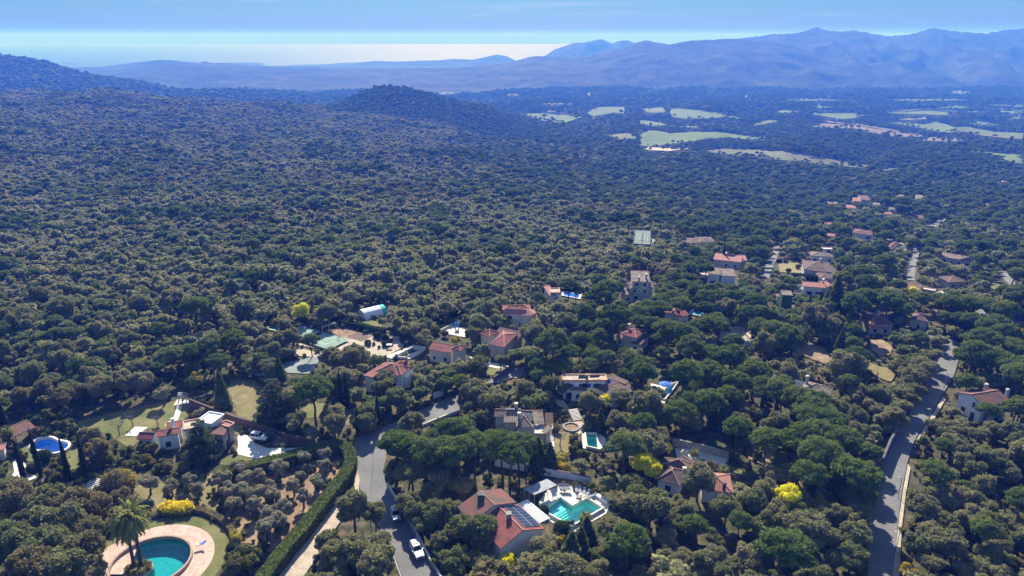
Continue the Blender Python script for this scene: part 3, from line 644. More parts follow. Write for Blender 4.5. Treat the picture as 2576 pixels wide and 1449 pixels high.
        if kind == 'flat':
            m.prism([(p.x, p.y) for p in c], z0 + h - .25, z0 + h - .02)
            cc = [(p.x, p.y) for p in c]; ro = m.build('roof', rm, hs); add_uv(ro)
            m = MB()
            for i in range(4):
                a, b = Vector((*cc[i], z0 + h + .12)), Vector((*cc[(i + 1) % 4], z0 + h + .12)); d = (b - a) / 2; pn = Vector((-d.y, d.x, 0)).normalized() * .14
                m.obox((a + b) / 2, d, pn, (0, 0, .16))
            m.build('parapet', v[10] if len(v) > 10 else M_RIDGE, ro)
        else:
            for f in faces:
                n_ = len(f); nr = (f[1] - f[0]).cross(f[2] - f[0]).normalized()
                if nr.z < 0: f = f[::-1]
                lo = [p - Vector((0, 0, th)) for p in f]
                m.add(list(f) + lo, [tuple(range(n_)), tuple(range(2 * n_ - 1, n_ - 1, -1))] + [(i, n_ + i, n_ + (i + 1) % n_, (i + 1) % n_) for i in range(n_)])
            ro = m.build('roof', rm, hs); add_uv(ro)
            if lines and proj(*g)[2] < 420:
                m = MB()
                for a, b in lines: m.tube(a + Vector((0, 0, .03)), b + Vector((0, 0, .03)), .11, .11, 6)
                m.build('ridge_tiles', M_RIDGE, ro)
        # windows on the sides seen from the south
        if 'o' not in fl and 'x' not in fl:
            for i in range(4):
                a, b = Vector((*wc[i], 0)), Vector((*wc[(i + 1) % 4], 0)); d = b - a; L = d.length; d.normalize(); no = Vector((d.y, -d.x, 0))
                if (cen - (a + b) / 2).dot(no) > 0: no = -no
                vis = Vector((0 - a.x, -a.y, 0)).normalized().dot(no)
                if vis < .12 or L < 2.6: continue
                k = max(1, int(L / 3.2))
                for st in range(max(1, int((h) // 2.7))):
                    for j in range(k):
                        if rr.random() < .22: continue
                        f = (j + .5 + rr.uniform(-.12, .12)) / k; ww = rr.choice([.45, .5, .75]); hh = rr.choice([.6, .6, .95]) if st == 0 else .6
                        ctr = a + d * L * f + no * .03 + Vector((0, 0, z0 + st * 2.7 + (1.05 if hh > .8 else 1.5)))
                        m = MB(); m.obox(ctr, d * (ww + .1), no * .05, (0, 0, hh + .1)); wo = m.build('window', M_WHITE if wm is not M_WHITE else M_WOOD, hs)
                        m = MB(); m.obox(ctr + no * .03, d * ww, no * .045, (0, 0, hh)); m.build('pane', M_GLASS, wo)
                        if shutters is not M_GLASS:
                            for sgn in (-1, 1):
                                m = MB(); m.obox(ctr + d * sgn * (ww * 1.5 + .12) + no * .02, d * ww * .5, no * .04, (0, 0, hh)); m.build('shutter', shutters, wo)
        v_extra = fl
    hs['_boxes'] = len(boxes)
    if keepwall: KEEP.append(zpx(t, keepwall))
    return hs, g
def chimney(hs, t, p, z, mat=None, h=1.1, w=.35):
    x, y = un(*zz(t, *p), z); m = MB(); m.box(x - w, y - w, z - 1.2, x + w, y + w, z + h)
    ch = m.build('chimney', mat or M_CREAM, hs); m = MB(); m.box(x - w - .1, y - w - .1, z + h + .003, x + w + .1, y + w + .1, z + h + .12)
    for sx_ in (-1, 1):
        for sy2 in (-1, 1): m.box(x + sx_ * (w - .08) - .06, y + sy2 * (w - .08) - .06, z + h + .123, x + sx_ * (w - .08) + .06, y + sy2 * (w - .08) + .06, z + h + .4)
    m.box(x - w - .08, y - w - .08, z + h + .403, x + w + .08, y + w + .08, z + h + .5); m.build('chimney_cap', mat or M_CREAM, ch)
def solar(parent, P, nu_, nv, label=None):
    """P: three 3D corners origin, along u, along v of the array"""
    O, U, Vv = (Vector(p) for p in P); U = (U - O) / nu_; Vv = (Vv - O) / nv; n = U.cross(Vv).normalized()
    if n.z < 0: n = -n
    for i in range(nu_):
        for j in range(nv):
            c = O + U * (i + .5) + Vv * (j + .5) + n * .12
            m = MB(); m.obox(c, U * .485, Vv * .485, n * .03); pn = m.build('solar_panel', M_METAL, parent)
            m = MB(); m.obox(c + n * .012, U * .455, Vv * .455, n * .03)
            m.build('solar_cells', M_PANEL, pn)
# 1 the villa with the L-shaped pool
hs, g = house('large white villa with red tiled gable roofs and solar panels beside the L-shaped pool', 'm',
    [((745, 1065), (1370, 780), (505, 640), 5.2, 'gable', 1.9, 'B', M_TERR),
     ((340, 690), (975, 410), (105, 480), 6.3, 'gable', 1.7, 'B', M_TERRD)], M_WHITE, keepwall=[(745, 1065), (1065, 840), (1290, 830), (1290, 900), (1050, 1160), (900, 1180), (760, 1170)], seed=3)
chimney(hs, 'm', (860, 640), 6.7, M_STONE, .9, .45); chimney(hs, 'm', (465, 350), 7.6, M_STONED, .7, .6)
a = un(*zz('m', 780, 530), 6.8); b = un(*zz('m', 1120, 798), 6.75); c = un(*zz('m', 945, 497), 5.9)
# roof plane of the eastern slope: fit the array to it
W0 = Vector(un(*zz('m', 745, 1065), 5.2)); W1 = Vector(un(*zz('m', 1370, 780), 5.2)); W2 = Vector(un(*zz('m', 505, 640), 5.2))
Ad = (W1 - W0); n2 = Vector((-Ad.y, Ad.x)).normalized(); Ld = (W2 - W0).dot(n2)
E_ = W1; rid = W0 + Ad * .5; half = Ad.length / 2
def onslope(s, l): p = rid + Ad.normalized() * half * s + n2 * Ld * l; return (p.x, p.y, 5.2 + 1.9 * (1 - s) + .02)
solar(hs, [onslope(.18, .90), onslope(.18, .10), onslope(.93, .90)], 7, 2)
# balcony and side stair block on the gable wall
m = MB(); p = un(*zz('m', 1130, 1120), 0); m.box(p[0] - 1.2, p[1] - .6, 0, p[0] + 1.4, p[1] + 1.2, 2.6); m.build('porch', M_CREAM, hs)
# 2 beige villa
hs, g = house('beige villa with grey tiled hip roof and solar panels above the white stepped wall', 'h',
    [((630, 485), (920, 480), (700, 250), 6.4, 'hip', 1.6, 'A', M_TERRG), ((245, 290), (915, 325), (262, 148), 6.4, 'gable', 1.0, 'A', M_TERRG),
     ((415, 392), (640, 395), (480, 270), 6.2, 'shed', .9, 'A', M_TERRG), ((935, 430), (1130, 425), (925, 240), 4.4, 'shed', .9, 'A', M_TERRG), ((1070, 560), (1170, 590), (1075, 430), 3.6, 'shed', .5, 'A', M_TERRG)],
    M_CREAM, seed=5, keepwall=[(920, 480), (1170, 440), (1180, 590), (940, 560)])
chimney(hs, 'h', (635, 150), 7.2, M_CREAM); chimney(hs, 'h', (685, 300), 7.6, M_CREAM, .8)
b1 = lambda x, y, z: (*un(*zz('h', x, y), z), z)
solar(hs, [b1(710, 290, 7.55), b1(905, 325, 7.2), b1(710, 215, 7.9)], 4, 2); solar(hs, [b1(460, 175, 7.7), b1(710, 175, 7.7), b1(460, 150, 7.55)], 4, 1)
# 3 white and blue villa
hs, g = house('white villa with blue shutter wall, flat solar roof and brown tiled wings', 'w',
    [((820, 460), (1530, 460), (870, 368), 6.0, 'flat', 0, 'A', M_GRAV), ((1260, 535), (1650, 715), (1320, 465), 4.0, 'shed', .9, 'A', M_TERRB), ((1650, 715), (1950, 630), (1480, 600), 3.6, 'shed', .9, 'A', M_TERRB),
     ((1580, 455), (1640, 400), (1860, 490), 4.4, 'shed', .6, 'A', M_TERRB), ((945, 612), (1200, 618), (1000, 525), 3.6, 'shed', .7, 'A', M_TERRG)], M_WHITE, M_BLUE, seed=7, keepwall=[(820, 460), (1530, 460), (1700, 560), (1580, 620), (1260, 620), (940, 620)])
b1 = lambda x, y, z: (*un(*zz('w', x, y), z), z)
solar(hs, [b1(1060, 435, 6.2), b1(1190, 435, 6.2), b1(1080, 380, 6.9)], 3, 1); solar(hs, [b1(1240, 420, 6.2), b1(1400, 410, 6.2), b1(1260, 375, 6.9)], 4, 1)
m = MB(); q = un(*zz('w', 1565, 480), 4.6); m.box(q[0] - .8, q[1] - .2, 2.6, q[0] + .3, q[1] + .1, 5.6); m.build('blue_door', M_BLUE, hs); chimney(hs, 'w', (1205, 440), 6.1, M_STONE)
# 4 brown roofed villa by the mimosa
hs, g = house('low villa with weathered brown hip roofs beside the big yellow mimosa', 'R',
    [((540, 770), (600, 660), (375, 700), 3.2, 'hip', 1.6, 'A', M_TERRB), ((655, 605), (640, 660), (430, 540), 3.6, 'hip', 1.4, 'A', M_TERRB), ((560, 560), (650, 610), (480, 520), 3.2, 'shed', .7, 'A', M_TERRD)], M_WHITE, seed=9)
chimney(hs, 'R', (575, 675), 4.4, M_CREAM)
hs, g = house('small white house with pale pink hip roof below the sunlit grass slope', 'R',
    [((945, 822), (920, 680), (700, 790), 3.4, 'hip', 1.3, 'A', M_TERRP)], M_WHITE, seed=10, keepwall=[(820, 815), (945, 822), (935, 875), (720, 880)])
chimney(hs, 'R', (876, 780), 4.2, M_DARK, .8, .25)
# 5 round tower villa
hs, g = house('white villa with red hip roofs and a round tower topped by a potted tree', 'c',
    [((1140, 795), (1010, 765), (1290, 560), 4.6, 'shed', .6, 'A', M_TERR, 'x'), ((1170, 690), (1470, 750), (1270, 550), 5.0, 'hip', 1.5, 'A', M_TERR), ((1300, 700), (1520, 745), (1420, 590), 5.0, 'hip', 1.4, 'A', M_TERR)], M_WHITE, seed=11, keepwall=[(1460, 750), (1620, 640), (1630, 760), (1500, 840)])
q = un(*zz('c', 1520, 580), 5.6); m = MB(); m.lathe([(2.1, -1), (2.1, 5.2)], 24, q); m.build('tower_wall', M_WHITE, hs)
m = MB(); m.lathe([(2.35, 5.1), (2.35, 5.25), (.05, 6.5)], 24, q); ro = m.build('tower_roof', M_TERR, hs); add_uv(ro)
m = MB(); m.lathe([(2.7, 0), (2.7, 3.6)], 24, (q[0] + 1.0, q[1] - 2.2)); m.add([], []); m.build('curved_wall', M_WHITE, hs)
KEEP.append(zpx('c', [(1410, 600), (1430, 540), (1530, 520), (1620, 540), (1620, 620), (1560, 700), (1440, 640)]))
q = un(*zz('c', 1585, 480), 7.4); NICHE = q
# 6 cream villa
hs, g = house('long cream villa with pink tiled roof and square tower wing beside the pale pool terrace', 'c',
    [((1880, 390), (2190, 445), (1925, 325), 4.2, 'shed', 1.0, 'A', M_TERR), ((2190, 390), (2310, 420), (2285, 328), 5.8, 'hip', 1.1, 'A', M_TERR)], M_CREAM, seed=13, keepwall=[(1890, 400), (2190, 445), (2430, 380), (2420, 560), (2250, 530), (1900, 430)])
hs2, g2 = house('villa with pink hip roofs half hidden right of the white walled terrace', 'M',
    [((515, 655), (655, 680), (500, 510), 4.6, 'hip', 1.5, 'A', M_TERR), ((430, 560), (520, 590), (490, 505), 4.6, 'hip', 1.3, 'A', M_TERR), ((560, 560), (775, 610), (600, 520), 3.6, 'shed', .8, 'A', M_TERRD)], M_CREAM, seed=14)
hs, g = house('two storey white villa with pink hip roof and rounded end among dark oaks', 'M',
    [((660, 375), (850, 385), (640, 345), 5.6, 'gable', 1.2, 'A', M_TERRP), ((640, 350), (900, 345), (720, 300), 5.8, 'hip', 1.0, 'A', M_TERR)], M_CREAM, seed=15, keepwall=[(780, 385), (915, 370), (910, 440), (830, 440)])
q = un(*zz('M', 858, 362), zt(*G(*zz('M', 858, 362), 5)[:2]) + 5.6); zq = zt(*q); m = MB(); m.lathe([(2.9, zq - 1), (2.9, zq + 5.4)], 20, q); m.build('rounded_wall', M_CREAM, hs); m = MB(); m.lathe([(3.2, zq + 5.3), (3.2, zq + 5.5), (.05, zq + 6.8)], 20, q); ro = m.build('rounded_roof', M_TERRP, hs); add_uv(ro)
house('small white house with brown roof beside the long blue pool', 'M', [((1065, 215), (1125, 210), (1010, 145), 3.6, 'shed', .8, 'A', M_TERRP), ((1075, 190), (1160, 190), (1100, 150), 4.2, 'flat', 0, 'A', M_GRAV)], M_WHITE, seed=16)
hs, g = house('tall beige villa with stacked grey roofs and red arched ground floor', 'M',
    [((1810, 85), (1980, 90), (1840, 15), 8.2, 'shed', 1.2, 'A', M_TERRG), ((1790, 150), (2010, 140), (1800, 100), 5.4, 'gable', .8, 'A', M_TERRG), ((1730, 205), (1830, 205), (1735, 148), 3.4, 'shed', .5, 'A', M_TERRG)], M_CREAM, seed=17)
chimney(hs, 'M', (1875, 75), 8.6 + g[2]); chimney(hs, 'M', (1940, 50), 9.0 + g[2])
hs, g = house('villa with red hip roof and low brown wing between dark trees', 'M',
    [((1715, 565), (1850, 600), (1790, 490), 4.8, 'hip', 1.4, 'A', M_TERR), ((1660, 580), (1740, 610), (1700, 530), 3.2, 'shed', .5, 'A', M_TERRD), ((1800, 640), (1890, 660), (1890, 560), 3.2, 'shed', .5, 'A', M_TERRB)], M_CREAM, seed=18)
chimney(hs, 'M', (1785, 510), 5.8, M_CREAM)
hs, g = house('red roofed villa beside the narrow turquoise pool', 'N',
    [((440, 765), (540, 750), (340, 715), 4.2, 'gable', 1.0, 'A', M_TERR), ((330, 725), (440, 735), (375, 675), 4.6, 'gable', 1.0, 'A', M_TERRP)], M_WHITE, seed=19, keepwall=[(340, 740), (440, 770), (545, 740), (530, 795), (380, 770)])
chimney(hs, 'N', (430, 700), 5.2 + g[2])
house('long cream house with pale pink roof behind a dark cypress', 'N', [((735, 290), (965, 315), (690, 245), 3.8, 'shed', .8, 'A', M_TERRP), ((900, 295), (1015, 300), (900, 262), 3.6, 'shed', .6, 'A', M_TERRP)], M_CREAM, seed=20, keepwall=[(740, 290), (960, 315), (950, 340), (740, 330)])
house('white house with two stepped pinkish gables beside the narrow road', 'N', [((685, 408), (795, 418), (690, 365), 5.2, 'shed', .7, 'A', M_TERRG), ((797, 425), (925, 430), (800, 378), 4.6, 'shed', .7, 'A', M_TERRG), ((625, 415), (690, 425), (625, 395), 3.4, 'flat', 0, 'A', M_PAVE)], M_WHITE, M_WOOD, seed=21, keepwall=[(625, 415), (925, 430), (920, 460), (640, 460)])
house('low beige house with brown hip roof near the tennis court', 'N', [((520, 155), (640, 160), (570, 115), 3.2, 'hip', 1.0, 'A', M_TERRB), ((620, 150), (760, 150), (640, 105), 3.4, 'hip', 1.0, 'A', M_TERRB)], M_BEIGE, seed=22)
hs, g = house('large house under a broad brown hip roof with open dark terrace', '6',
    [((875, 385), (1245, 420), (905, 262), 4.2, 'hip', 1.9, 'A', M_TERRB), ((1090, 495), (1280, 500), (1190, 415), 3.4, 'hip', .9, 'A', M_TERRB)], M_CREAM, M_WOOD, seed=23, keepwall=[(875, 385), (1245, 420), (1280, 500), (1080, 490), (870, 450)])
chimney(hs, '6', (1090, 280), 5.6 + g[2])
house('low house with grey hip roof in front of a white cube', '6', [((975, 205), (1270, 220), (1000, 148), 3.6, 'hip', 1.1, 'A', M_TERRG), ((1130, 120), (1250, 125), (1120, 95), 5.4, 'flat', 0, 'A', M_FAB)], M_WHITE, seed=24)
hs, g = house('bright white house with pale pink shed roof above the green tower house', '6', [((870, 600), (1165, 620), (865, 558), 4.2, 'shed', .7, 'A', M_TERRP), ((1165, 610), (1270, 600), (1150, 550), 4.0, 'shed', .7, 'A', M_TERRP)], M_WHITE, M_BLUE, seed=25, keepwall=[(860, 560), (1165, 620), (1270, 600), (1100, 670), (940, 690), (860, 660)])
chimney(hs, '6', (1125, 550), 4.8 + g[2], M_WHITE)
house('narrow tall house with dark green wall and pale flat roof', '6', [((600, 710), (742, 718), (600, 662), 7.4, 'shed', .3, 'A', M_TERRG, 'xn', M_GREENP), ((520, 730), (590, 735), (520, 708), 4.0, 'shed', .4, 'A', M_TERRP)], M_CREAM, seed=26, keepwall=[(590, 660), (745, 668), (725, 860), (590, 865)])
hs, g = house('white house with brown hip roof and pale pink veranda awning', '6',
    [((1730, 1088), (2050, 1100), (1700, 950), 3.9, 'hip', 1.6, 'A', M_TERRD), ((1730, 1130), (2010, 1140), (1730, 1095), 3.0, 'shed', .35, 'A', M_TERRP, 'o')], M_CREAM, seed=27, keepwall=[(1700, 1080), (2190, 1110), (2010, 1150), (2000, 1215), (1720, 1215)])
chimney(hs, '6', (1840, 975), 5.3 + g[2])
house('house with brown roof hidden behind tall pines near the side road', '6', [((2250, 1010), (2480, 1060), (2230, 930), 3.6, 'hip', 1.3, 'A', M_TERRB)], M_CREAM, seed=28)
hs, g = house('grey roofed hip villa with dark blue pool behind it', 'N', [((1450, 1365), (1690, 1425), (1395, 1265), 3.8, 'hip', 1.3, 'A', M_TERRG)], M_CREAM, seed=29)
chimney(hs, 'N', (1505, 1290), 5.0, M_CREAM)
solar(hs, [(*un(*zz('N', 1375, 1330), 4.6), 4.6), (*un(*zz('N', 1450, 1355), 4.6), 4.6), (*un(*zz('N', 1410, 1285), 5.1), 5.1)], 4, 1)
hs, g = house('white house with brown gable roof right of the straight road', 'r',
    [((830, 1060), (1250, 990), (755, 800), 5.4, 'gable', 1.4, 'A', M_TERRD)], M_WHITE, seed=30, keepwall=[(760, 850), (1240, 1000), (1220, 1265), (1060, 1250), (840, 1090)])
chimney(hs, 'r', (865, 800), 5.6, M_CREAM); chimney(hs, 'r', (1190, 880), 5.8, M_CREAM)
house('pale blue two storey villa with brown hip roof by the pines', 'f', [((430, 468), (590, 488), (490, 438), 6.0, 'hip', 1.2, 'A', M_TERRD)], M_WHITE, M_BLUE, seed=31, keepwall=[(425, 465), (600, 485), (570, 540), (430, 500)])
hl = [('long pinkish roofed hamlet house with courtyard', [((435, 205), (560, 215), (470, 180), 5, 'gable', 1, 'A', M_TERRP), ((500, 195), (580, 200), (505, 158), 6.5, 'gable', 1, 'A', M_TERRD)], M_CREAM),
      ('low white hamlet house at the left end of the hamlet', [((222, 225), (310, 232), (225, 210), 3.6, 'shed', .5, 'A', M_TERRG)], M_WHITE),
      ('pink hamlet house in front of the long courtyard house', [((375, 260), (460, 268), (395, 238), 3.8, 'gable', .8, 'A', M_TERRP)], M_CREAM),
      ('cream hamlet house beside a round dark pine', [((735, 275), (800, 280), (740, 255), 4, 'gable', .8, 'A', M_TERRG)], M_CREAM),
      ('hamlet house with ochre pink roof on the near edge of the hamlet', [((690, 312), (760, 318), (700, 295), 3.8, 'gable', .8, 'A', M_TERRP)], M_CREAM),
      ('brown roofed shed by the pale car park of the hamlet', [((945, 345), (1020, 352), (950, 320), 4, 'gable', .8, 'A', M_TERRD)], M_BEIGE),
      ('white two storey hamlet house at the far right of the hamlet', [((960, 185), (1020, 190), (970, 155), 5.8, 'gable', .9, 'A', M_TERRG)], M_WHITE),
      ('grey roofed hamlet house behind the round dark pine', [((790, 175), (870, 180), (800, 150), 4.2, 'gable', .8, 'A', M_TERRG)], M_CREAM),
      ('small cream hamlet shed left of the pine', [((600, 235), (660, 240), (605, 222), 3.4, 'shed', .5, 'A', M_TERRG)], M_CREAM),
      ('long low house with dusty brown roof and dark open side', [((1150, 660), (1410, 705), (1200, 640), 3.4, 'shed', .6, 'A', M_TERRG)], M_CREAM),
      ('red roofed long house with yellow mimosas in front', [((870, 925), (990, 945), (780, 868), 3.4, 'shed', .7, 'A', M_TERRD), ((1000, 930), (1110, 950), (980, 910), 3.0, 'flat', 0, 'A', M_PAVE)], M_CREAM),
      ('dark grey roofed house behind the olive garden', [((1225, 875), (1380, 870), (1250, 820), 3.2, 'hip', 1, 'A', M_TERRB)], M_BEIGE),
      ('house with shaded cream gable beside the shadowed lane', [((700, 600), (760, 610), (720, 540), 5, 'gable', 1, 'B', M_TERRD)], M_CREAM),
      ('small white house far out by the right hand forest edge', [((1670, 45), (1720, 48), (1680, 35), 4, 'gable', .8, 'A', M_TERRP)], M_WHITE),
      ('pink roofed cottage behind the long pink house', [((205, 400), (270, 405), (215, 380), 3.6, 'gable', .8, 'A', M_TERRP)], M_CREAM),
      ('cottage with orange pink wall left of the blue villa', [((215, 490), (280, 500), (220, 468), 3.6, 'gable', .8, 'A', M_TERRP)], M_CREAM)]
for i, (lb, vv, wm) in enumerate(hl): house(lb, 'f', vv, wm, group='hamlet and far villas', seed=40 + i)
# left villa
hs, g = house('white villa with red shed roofs and a bright white flat roof behind the big cedar', '7',
    [((365, 830), (600, 835), (430, 718), 3.4, 'gable', .9, 'A', M_TERR), ((670, 800), (1010, 745), (740, 728), 4.2, 'shed', .5, 'A', M_TERR), ((820, 690), (1060, 640), (880, 600), 4.2, 'shed', .4, 'A', M_TERR, 'x'),
     ((1080, 700), (1480, 620), (1150, 560), 4.8, 'flat', 0, 'A', M_GRAV, 'x'), ((1270, 570), (1500, 610), (1370, 410), 6.4, 'flat', 0, 'A', M_WHITE, 'x', None, M_WHITE), ((1680, 775), (1760, 655), (1450, 700), 4.6, 'shed', .7, 'A', M_TERRD, '', M_STONE), ((1755, 655), (1850, 598), (1560, 650), 4.8, 'flat', 0, 'A', M_TERRP, 'x', M_STONE)],
    M_WHITE, seed=50, keepwall=[(365, 830), (680, 800), (1010, 750), (990, 960), (850, 990), (700, 950), (400, 930)])
KEEP.append(zpx('7', [(1860, 600), (1860, 780), (1770, 1050), (1700, 700)]))
m = MB(); q = un(*zz('7', 920, 590), 5.4); m.lathe([(.4, 4.0), (.4, 6.4), (.5, 6.45), (.5, 6.7), (.05, 6.9)], 12, q); m.build('chimney', M_WHITE, hs)
# garden buildings
house('open stone pool hut with striped brown tiled roof near the kidney shaped pool', 'p', [((205, 550), (540, 410), (330, 385), 2.9, 'shed', .9, 'A', M_TERRD, 'o'), ], M_BEIGE, name='pool_hut', cat='hut', group=None, keepwall=[(205, 550), (510, 440), (510, 560), (240, 670)])
hs, g = house('corner of a white house with pink roof at the left edge beside the lawn', 'p', [((-60, 770), (70, 745), (-60, 700), 3.0, 'shed', .4, 'A', M_TERRP, 'x')], M_WHITE, seed=52)
# valley buildings: farms, town and scattered houses
vb = [('v', 680, 705, 40, 9), ('v', 440, 717, 26, 7), ('v', 490, 716, 20, 6), ('v', 540, 718, 16, 6), ('b', 1640, 690, 34, 9), ('b', 1780, 690, 42, 10), ('b', 1560, 705, 20, 7), ('b', 1900, 695, 26, 8), ('b', 1700, 712, 60, 8),
      ('b', 930, 605, 18, 8), ('b', 1060, 598, 40, 9), ('b', 1140, 600, 26, 8), ('b', 1200, 605, 30, 9), ('b', 1260, 608, 26, 8), ('b', 1300, 604, 22, 8), ('b', 1380, 625, 26, 8), ('b', 1120, 615, 30, 8), ('b', 1040, 540, 20, 8), ('b', 230, 540, 60, 8), ('b', 1720, 525, 40, 8), ('b', 1830, 520, 36, 8), ('b', 2010, 555, 20, 14), ('b', 2230, 600, 18, 8),
      ('b', 2350, 603, 22, 8), ('b', 2470, 612, 24, 8), ('b', 1700, 605, 22, 8), ('b', 1930, 810, 16, 5), ('v', 1980, 1037, 13, 6), ('v', 1740, 1020, 12, 4), ('v', 1620, 815, 12, 4), ('v', 1220, 488, 14, 6), ('v', 1280, 490, 12, 6), ('v', 1465, 445, 10, 6), ('v', 1620, 478, 18, 6), ('v', 110, 560, 16, 6), ('v', 10, 552, 20, 7), ('v', 560, 330, 16, 6), ('v', 545, 355, 14, 6), ('v', 640, 435, 14, 6), ('v', 800, 610, 40, 6), ('v', 1095, 765, 9, 4), ('v', 2240, 390, 12, 6), ('v', 2250, 815, 30, 5)]
where = ['by the bright field under the mountains', 'left of the longest farm shed', 'among the pines beside the big field', 'on the near side of the green fields']
lmN = {'v': 'the right hand valley', 'b': 'the hazy middle valley'}
protoV = None; vi_ = 0; VB = []
for (tg, x, y, L, hh) in vb:
    px, py = zz(tg, x, y); X, Y, Z = G(px, py); VB.append((px, py, X, Y, Z, L, hh, tg))
VB.sort(key=lambda q: -q[1])
cnt = {}
for k, (px, py, X, Y, Z, L, hh, tg) in enumerate(VB):
    col = [M_WHITE, M_CREAM, M_WHITE, M_BEIGE][k % 4]; rf = [M_TERRP, M_TERRG, M_TERRD][k % 3]
    cn = ['white', 'cream', 'white', 'beige'][k % 4]; rn = ['pink', 'grey', 'brown'][k % 3]
    key = (cn, rn, tg); cnt[key] = cnt.get(key, 0) + 1
    ordn = ['nearest', 'second nearest', 'third nearest', 'fourth nearest', 'fifth nearest', 'sixth nearest'][min(cnt[key] - 1, 5)]
    f = empty('valley_house', (X, Y, Z), f'{cn} building with {rn} roof in {lmN[tg]}, {ordn} of its colour there', 'house', 'buildings scattered in the valley', rz=random.uniform(-.5, .5))
    Lm = min(L * .40 * Y / 1740 * .9, 60); Dm = Lm * .45 + 3; hm = 4 + Y / 1200
    m = MB(); m.box(-Lm / 2, -Dm / 2, -3, Lm / 2, Dm / 2, hm); m.build('wall', col, f, local=True)
    m = MB(); m.add([(-Lm / 2 - .6, -Dm / 2 - .6, hm), (Lm / 2 + .6, -Dm / 2 - .6, hm), (Lm / 2 + .6, Dm / 2 + .6, hm), (-Lm / 2 - .6, Dm / 2 + .6, hm), (-Lm / 2 - .6, 0, hm + 2), (Lm / 2 + .6, 0, hm + 2)], [(0, 1, 5, 4), (2, 3, 4, 5), (0, 4, 3), (1, 2, 5), (0, 3, 2, 1)])
    ro = m.build('roof', rf, f, local=True); add_uv(ro)
    if Y < 3500: KEEP.append([(px - L * .17, py - 4), (px + L * .17, py - 4), (px + L * .17, py + 3), (px - L * .17, py + 3)])
# smoke plume far off
X, Y, Z = G(850, 214); m = MB()
r_ = random.Random(4)
for i in range(16):
    zc = Z + 2 + i * 2.6; rr2 = 3.0 + i * .22; cxx = X + math.sin(i * .7) * 2.2 + i * .12
    m.lathe([(.1, zc - rr2), (rr2 * .8, zc - rr2 * .55), (rr2, zc), (rr2 * .8, zc + rr2 * .55), (.1, zc + rr2)], 8, (cxx, Y + r_.uniform(-2, 2)))
tag(m.build('smoke_plume', M_WHITE, smooth=True), 'small white smoke plume rising from the far hazy hills', 'smoke')
# ================================================================== POOLS
def watermat(name, tint, rough=.03):
    m = bpy.data.materials.new(name); t, o = nodes(m)
    tr = N(t, 'BsdfTransparent'); tr.inputs[0].default_value = (*tint, 1); gl = N(t, 'BsdfGlossy'); gl.inputs['Roughness'].default_value = rough; gl.inputs[0].default_value = (.9, .95, 1, 1)
    fr = N(t, 'MapRange'); lw = N(t, 'LayerWeight'); pw = N(t, 'Math'); pw.operation = 'POWER'; pw.inputs[1].default_value = 4.0; t.links.new(lw.outputs['Facing'], pw.inputs[0]); t.links.new(pw.outputs[0], fr.inputs[0]); fr.inputs[3].default_value = .02; fr.inputs[4].default_value = .8; b = N(t, 'Bump'); b.inputs['Strength'].default_value = .25; b.inputs['Distance'].default_value = .03
    t.links.new(noise(t, 1.6, 3), b.inputs['Height']); t.links.new(b.outputs[0], gl.inputs['Normal'])
    mx = N(t, 'MixShader'); t.links.new(fr.outputs[0], mx.inputs[0]); t.links.new(tr.outputs[0], mx.inputs[1]); t.links.new(gl.outputs[0], mx.inputs[2]); t.links.new(mx.outputs[0], o.inputs[0]); return m
W_TURQ = watermat('water_turquoise', (.42, .93, .92)); W_BLUE = watermat('water_blue', (.30, .66, .97)); W_TEAL = watermat('water_teal', (.30, .78, .80)); W_DEEP = watermat('water_deep', (.12, .30, .75))
B_LIGHT = mat2('pool_lining', (.50, .78, .74), (.60, .86, .82), 1.2, 8, .7, .1); B_BLUE = mat2('pool_lining_blue', (.28, .58, .88), (.34, .66, .95), 1.2, 8, .7, .1)
B_TEAL = mat2('pool_lining_teal', (.10, .42, .42), (.15, .52, .52), 1.2, 8, .7, .1)
def pool(label, P, wat, lin, cop=M_PAVE, depth=1.5, cw=.35, name='swimming_pool', island=None):
    cx = sum(p[0] for p in P) / len(P); cy = sum(p[1] for p in P) / len(P); r = empty(name, (cx, cy, 0), label, 'pool', 'swimming pools')
    if sum(P[i][0] * P[(i + 1) % len(P)][1] - P[(i + 1) % len(P)][0] * P[i][1] for i in range(len(P))) < 0: P = P[::-1]
    n = len(P); V, Fc = trimesh(P, [island] if island else []); m = MB()
    m.add([(x, y, -depth) for x, y in V], Fc)
    m.add([(x, y, -depth) for x, y in P] + [(x, y, .05) for x, y in P], [(i, n + i, n + (i + 1) % n, (i + 1) % n) for i in range(n)])
    m.build('basin', lin, r)
    m = MB(); m.add([(x, y, -.10) for x, y in V], Fc); m.build('water', wat, r)
    m = MB(); Q = []
    for i in range(n):
        a, b, c = Vector(P[i - 1]), Vector(P[i]), Vector(P[(i + 1) % n]); d = ((b - a).normalized() + (c - b).normalized()); d = d.normalized() if d.length > .01 else (c - b).normalized()
        nr = Vector((d.y, -d.x)); k = 1 / max(.5, abs(nr.dot(Vector(((c - b).normalized().y, -(c - b).normalized().x))))); Q.append((b.x + nr.x * cw * k, b.y + nr.y * cw * k))
    z1 = LAY[0] + .05
    m.add([(x, y, z1) for x, y in P] + [(x, y, z1) for x, y in Q] + [(x, y, -.02) for x, y in Q] + [(x, y, -.25) for x, y in P],
          [f for i in range(n) for f in ((i, n + i, n + (i + 1) % n, (i + 1) % n), (n + i, 2 * n + i, 2 * n + (i + 1) % n, n + (i + 1) % n), (3 * n + i, i, (i + 1) % n, 3 * n + (i + 1) % n))])
    m.build('coping', cop, r); KEEP.append([proj(x, y, 0)[:2] for x, y in P]); NOTRUNK.append(P)
    return r
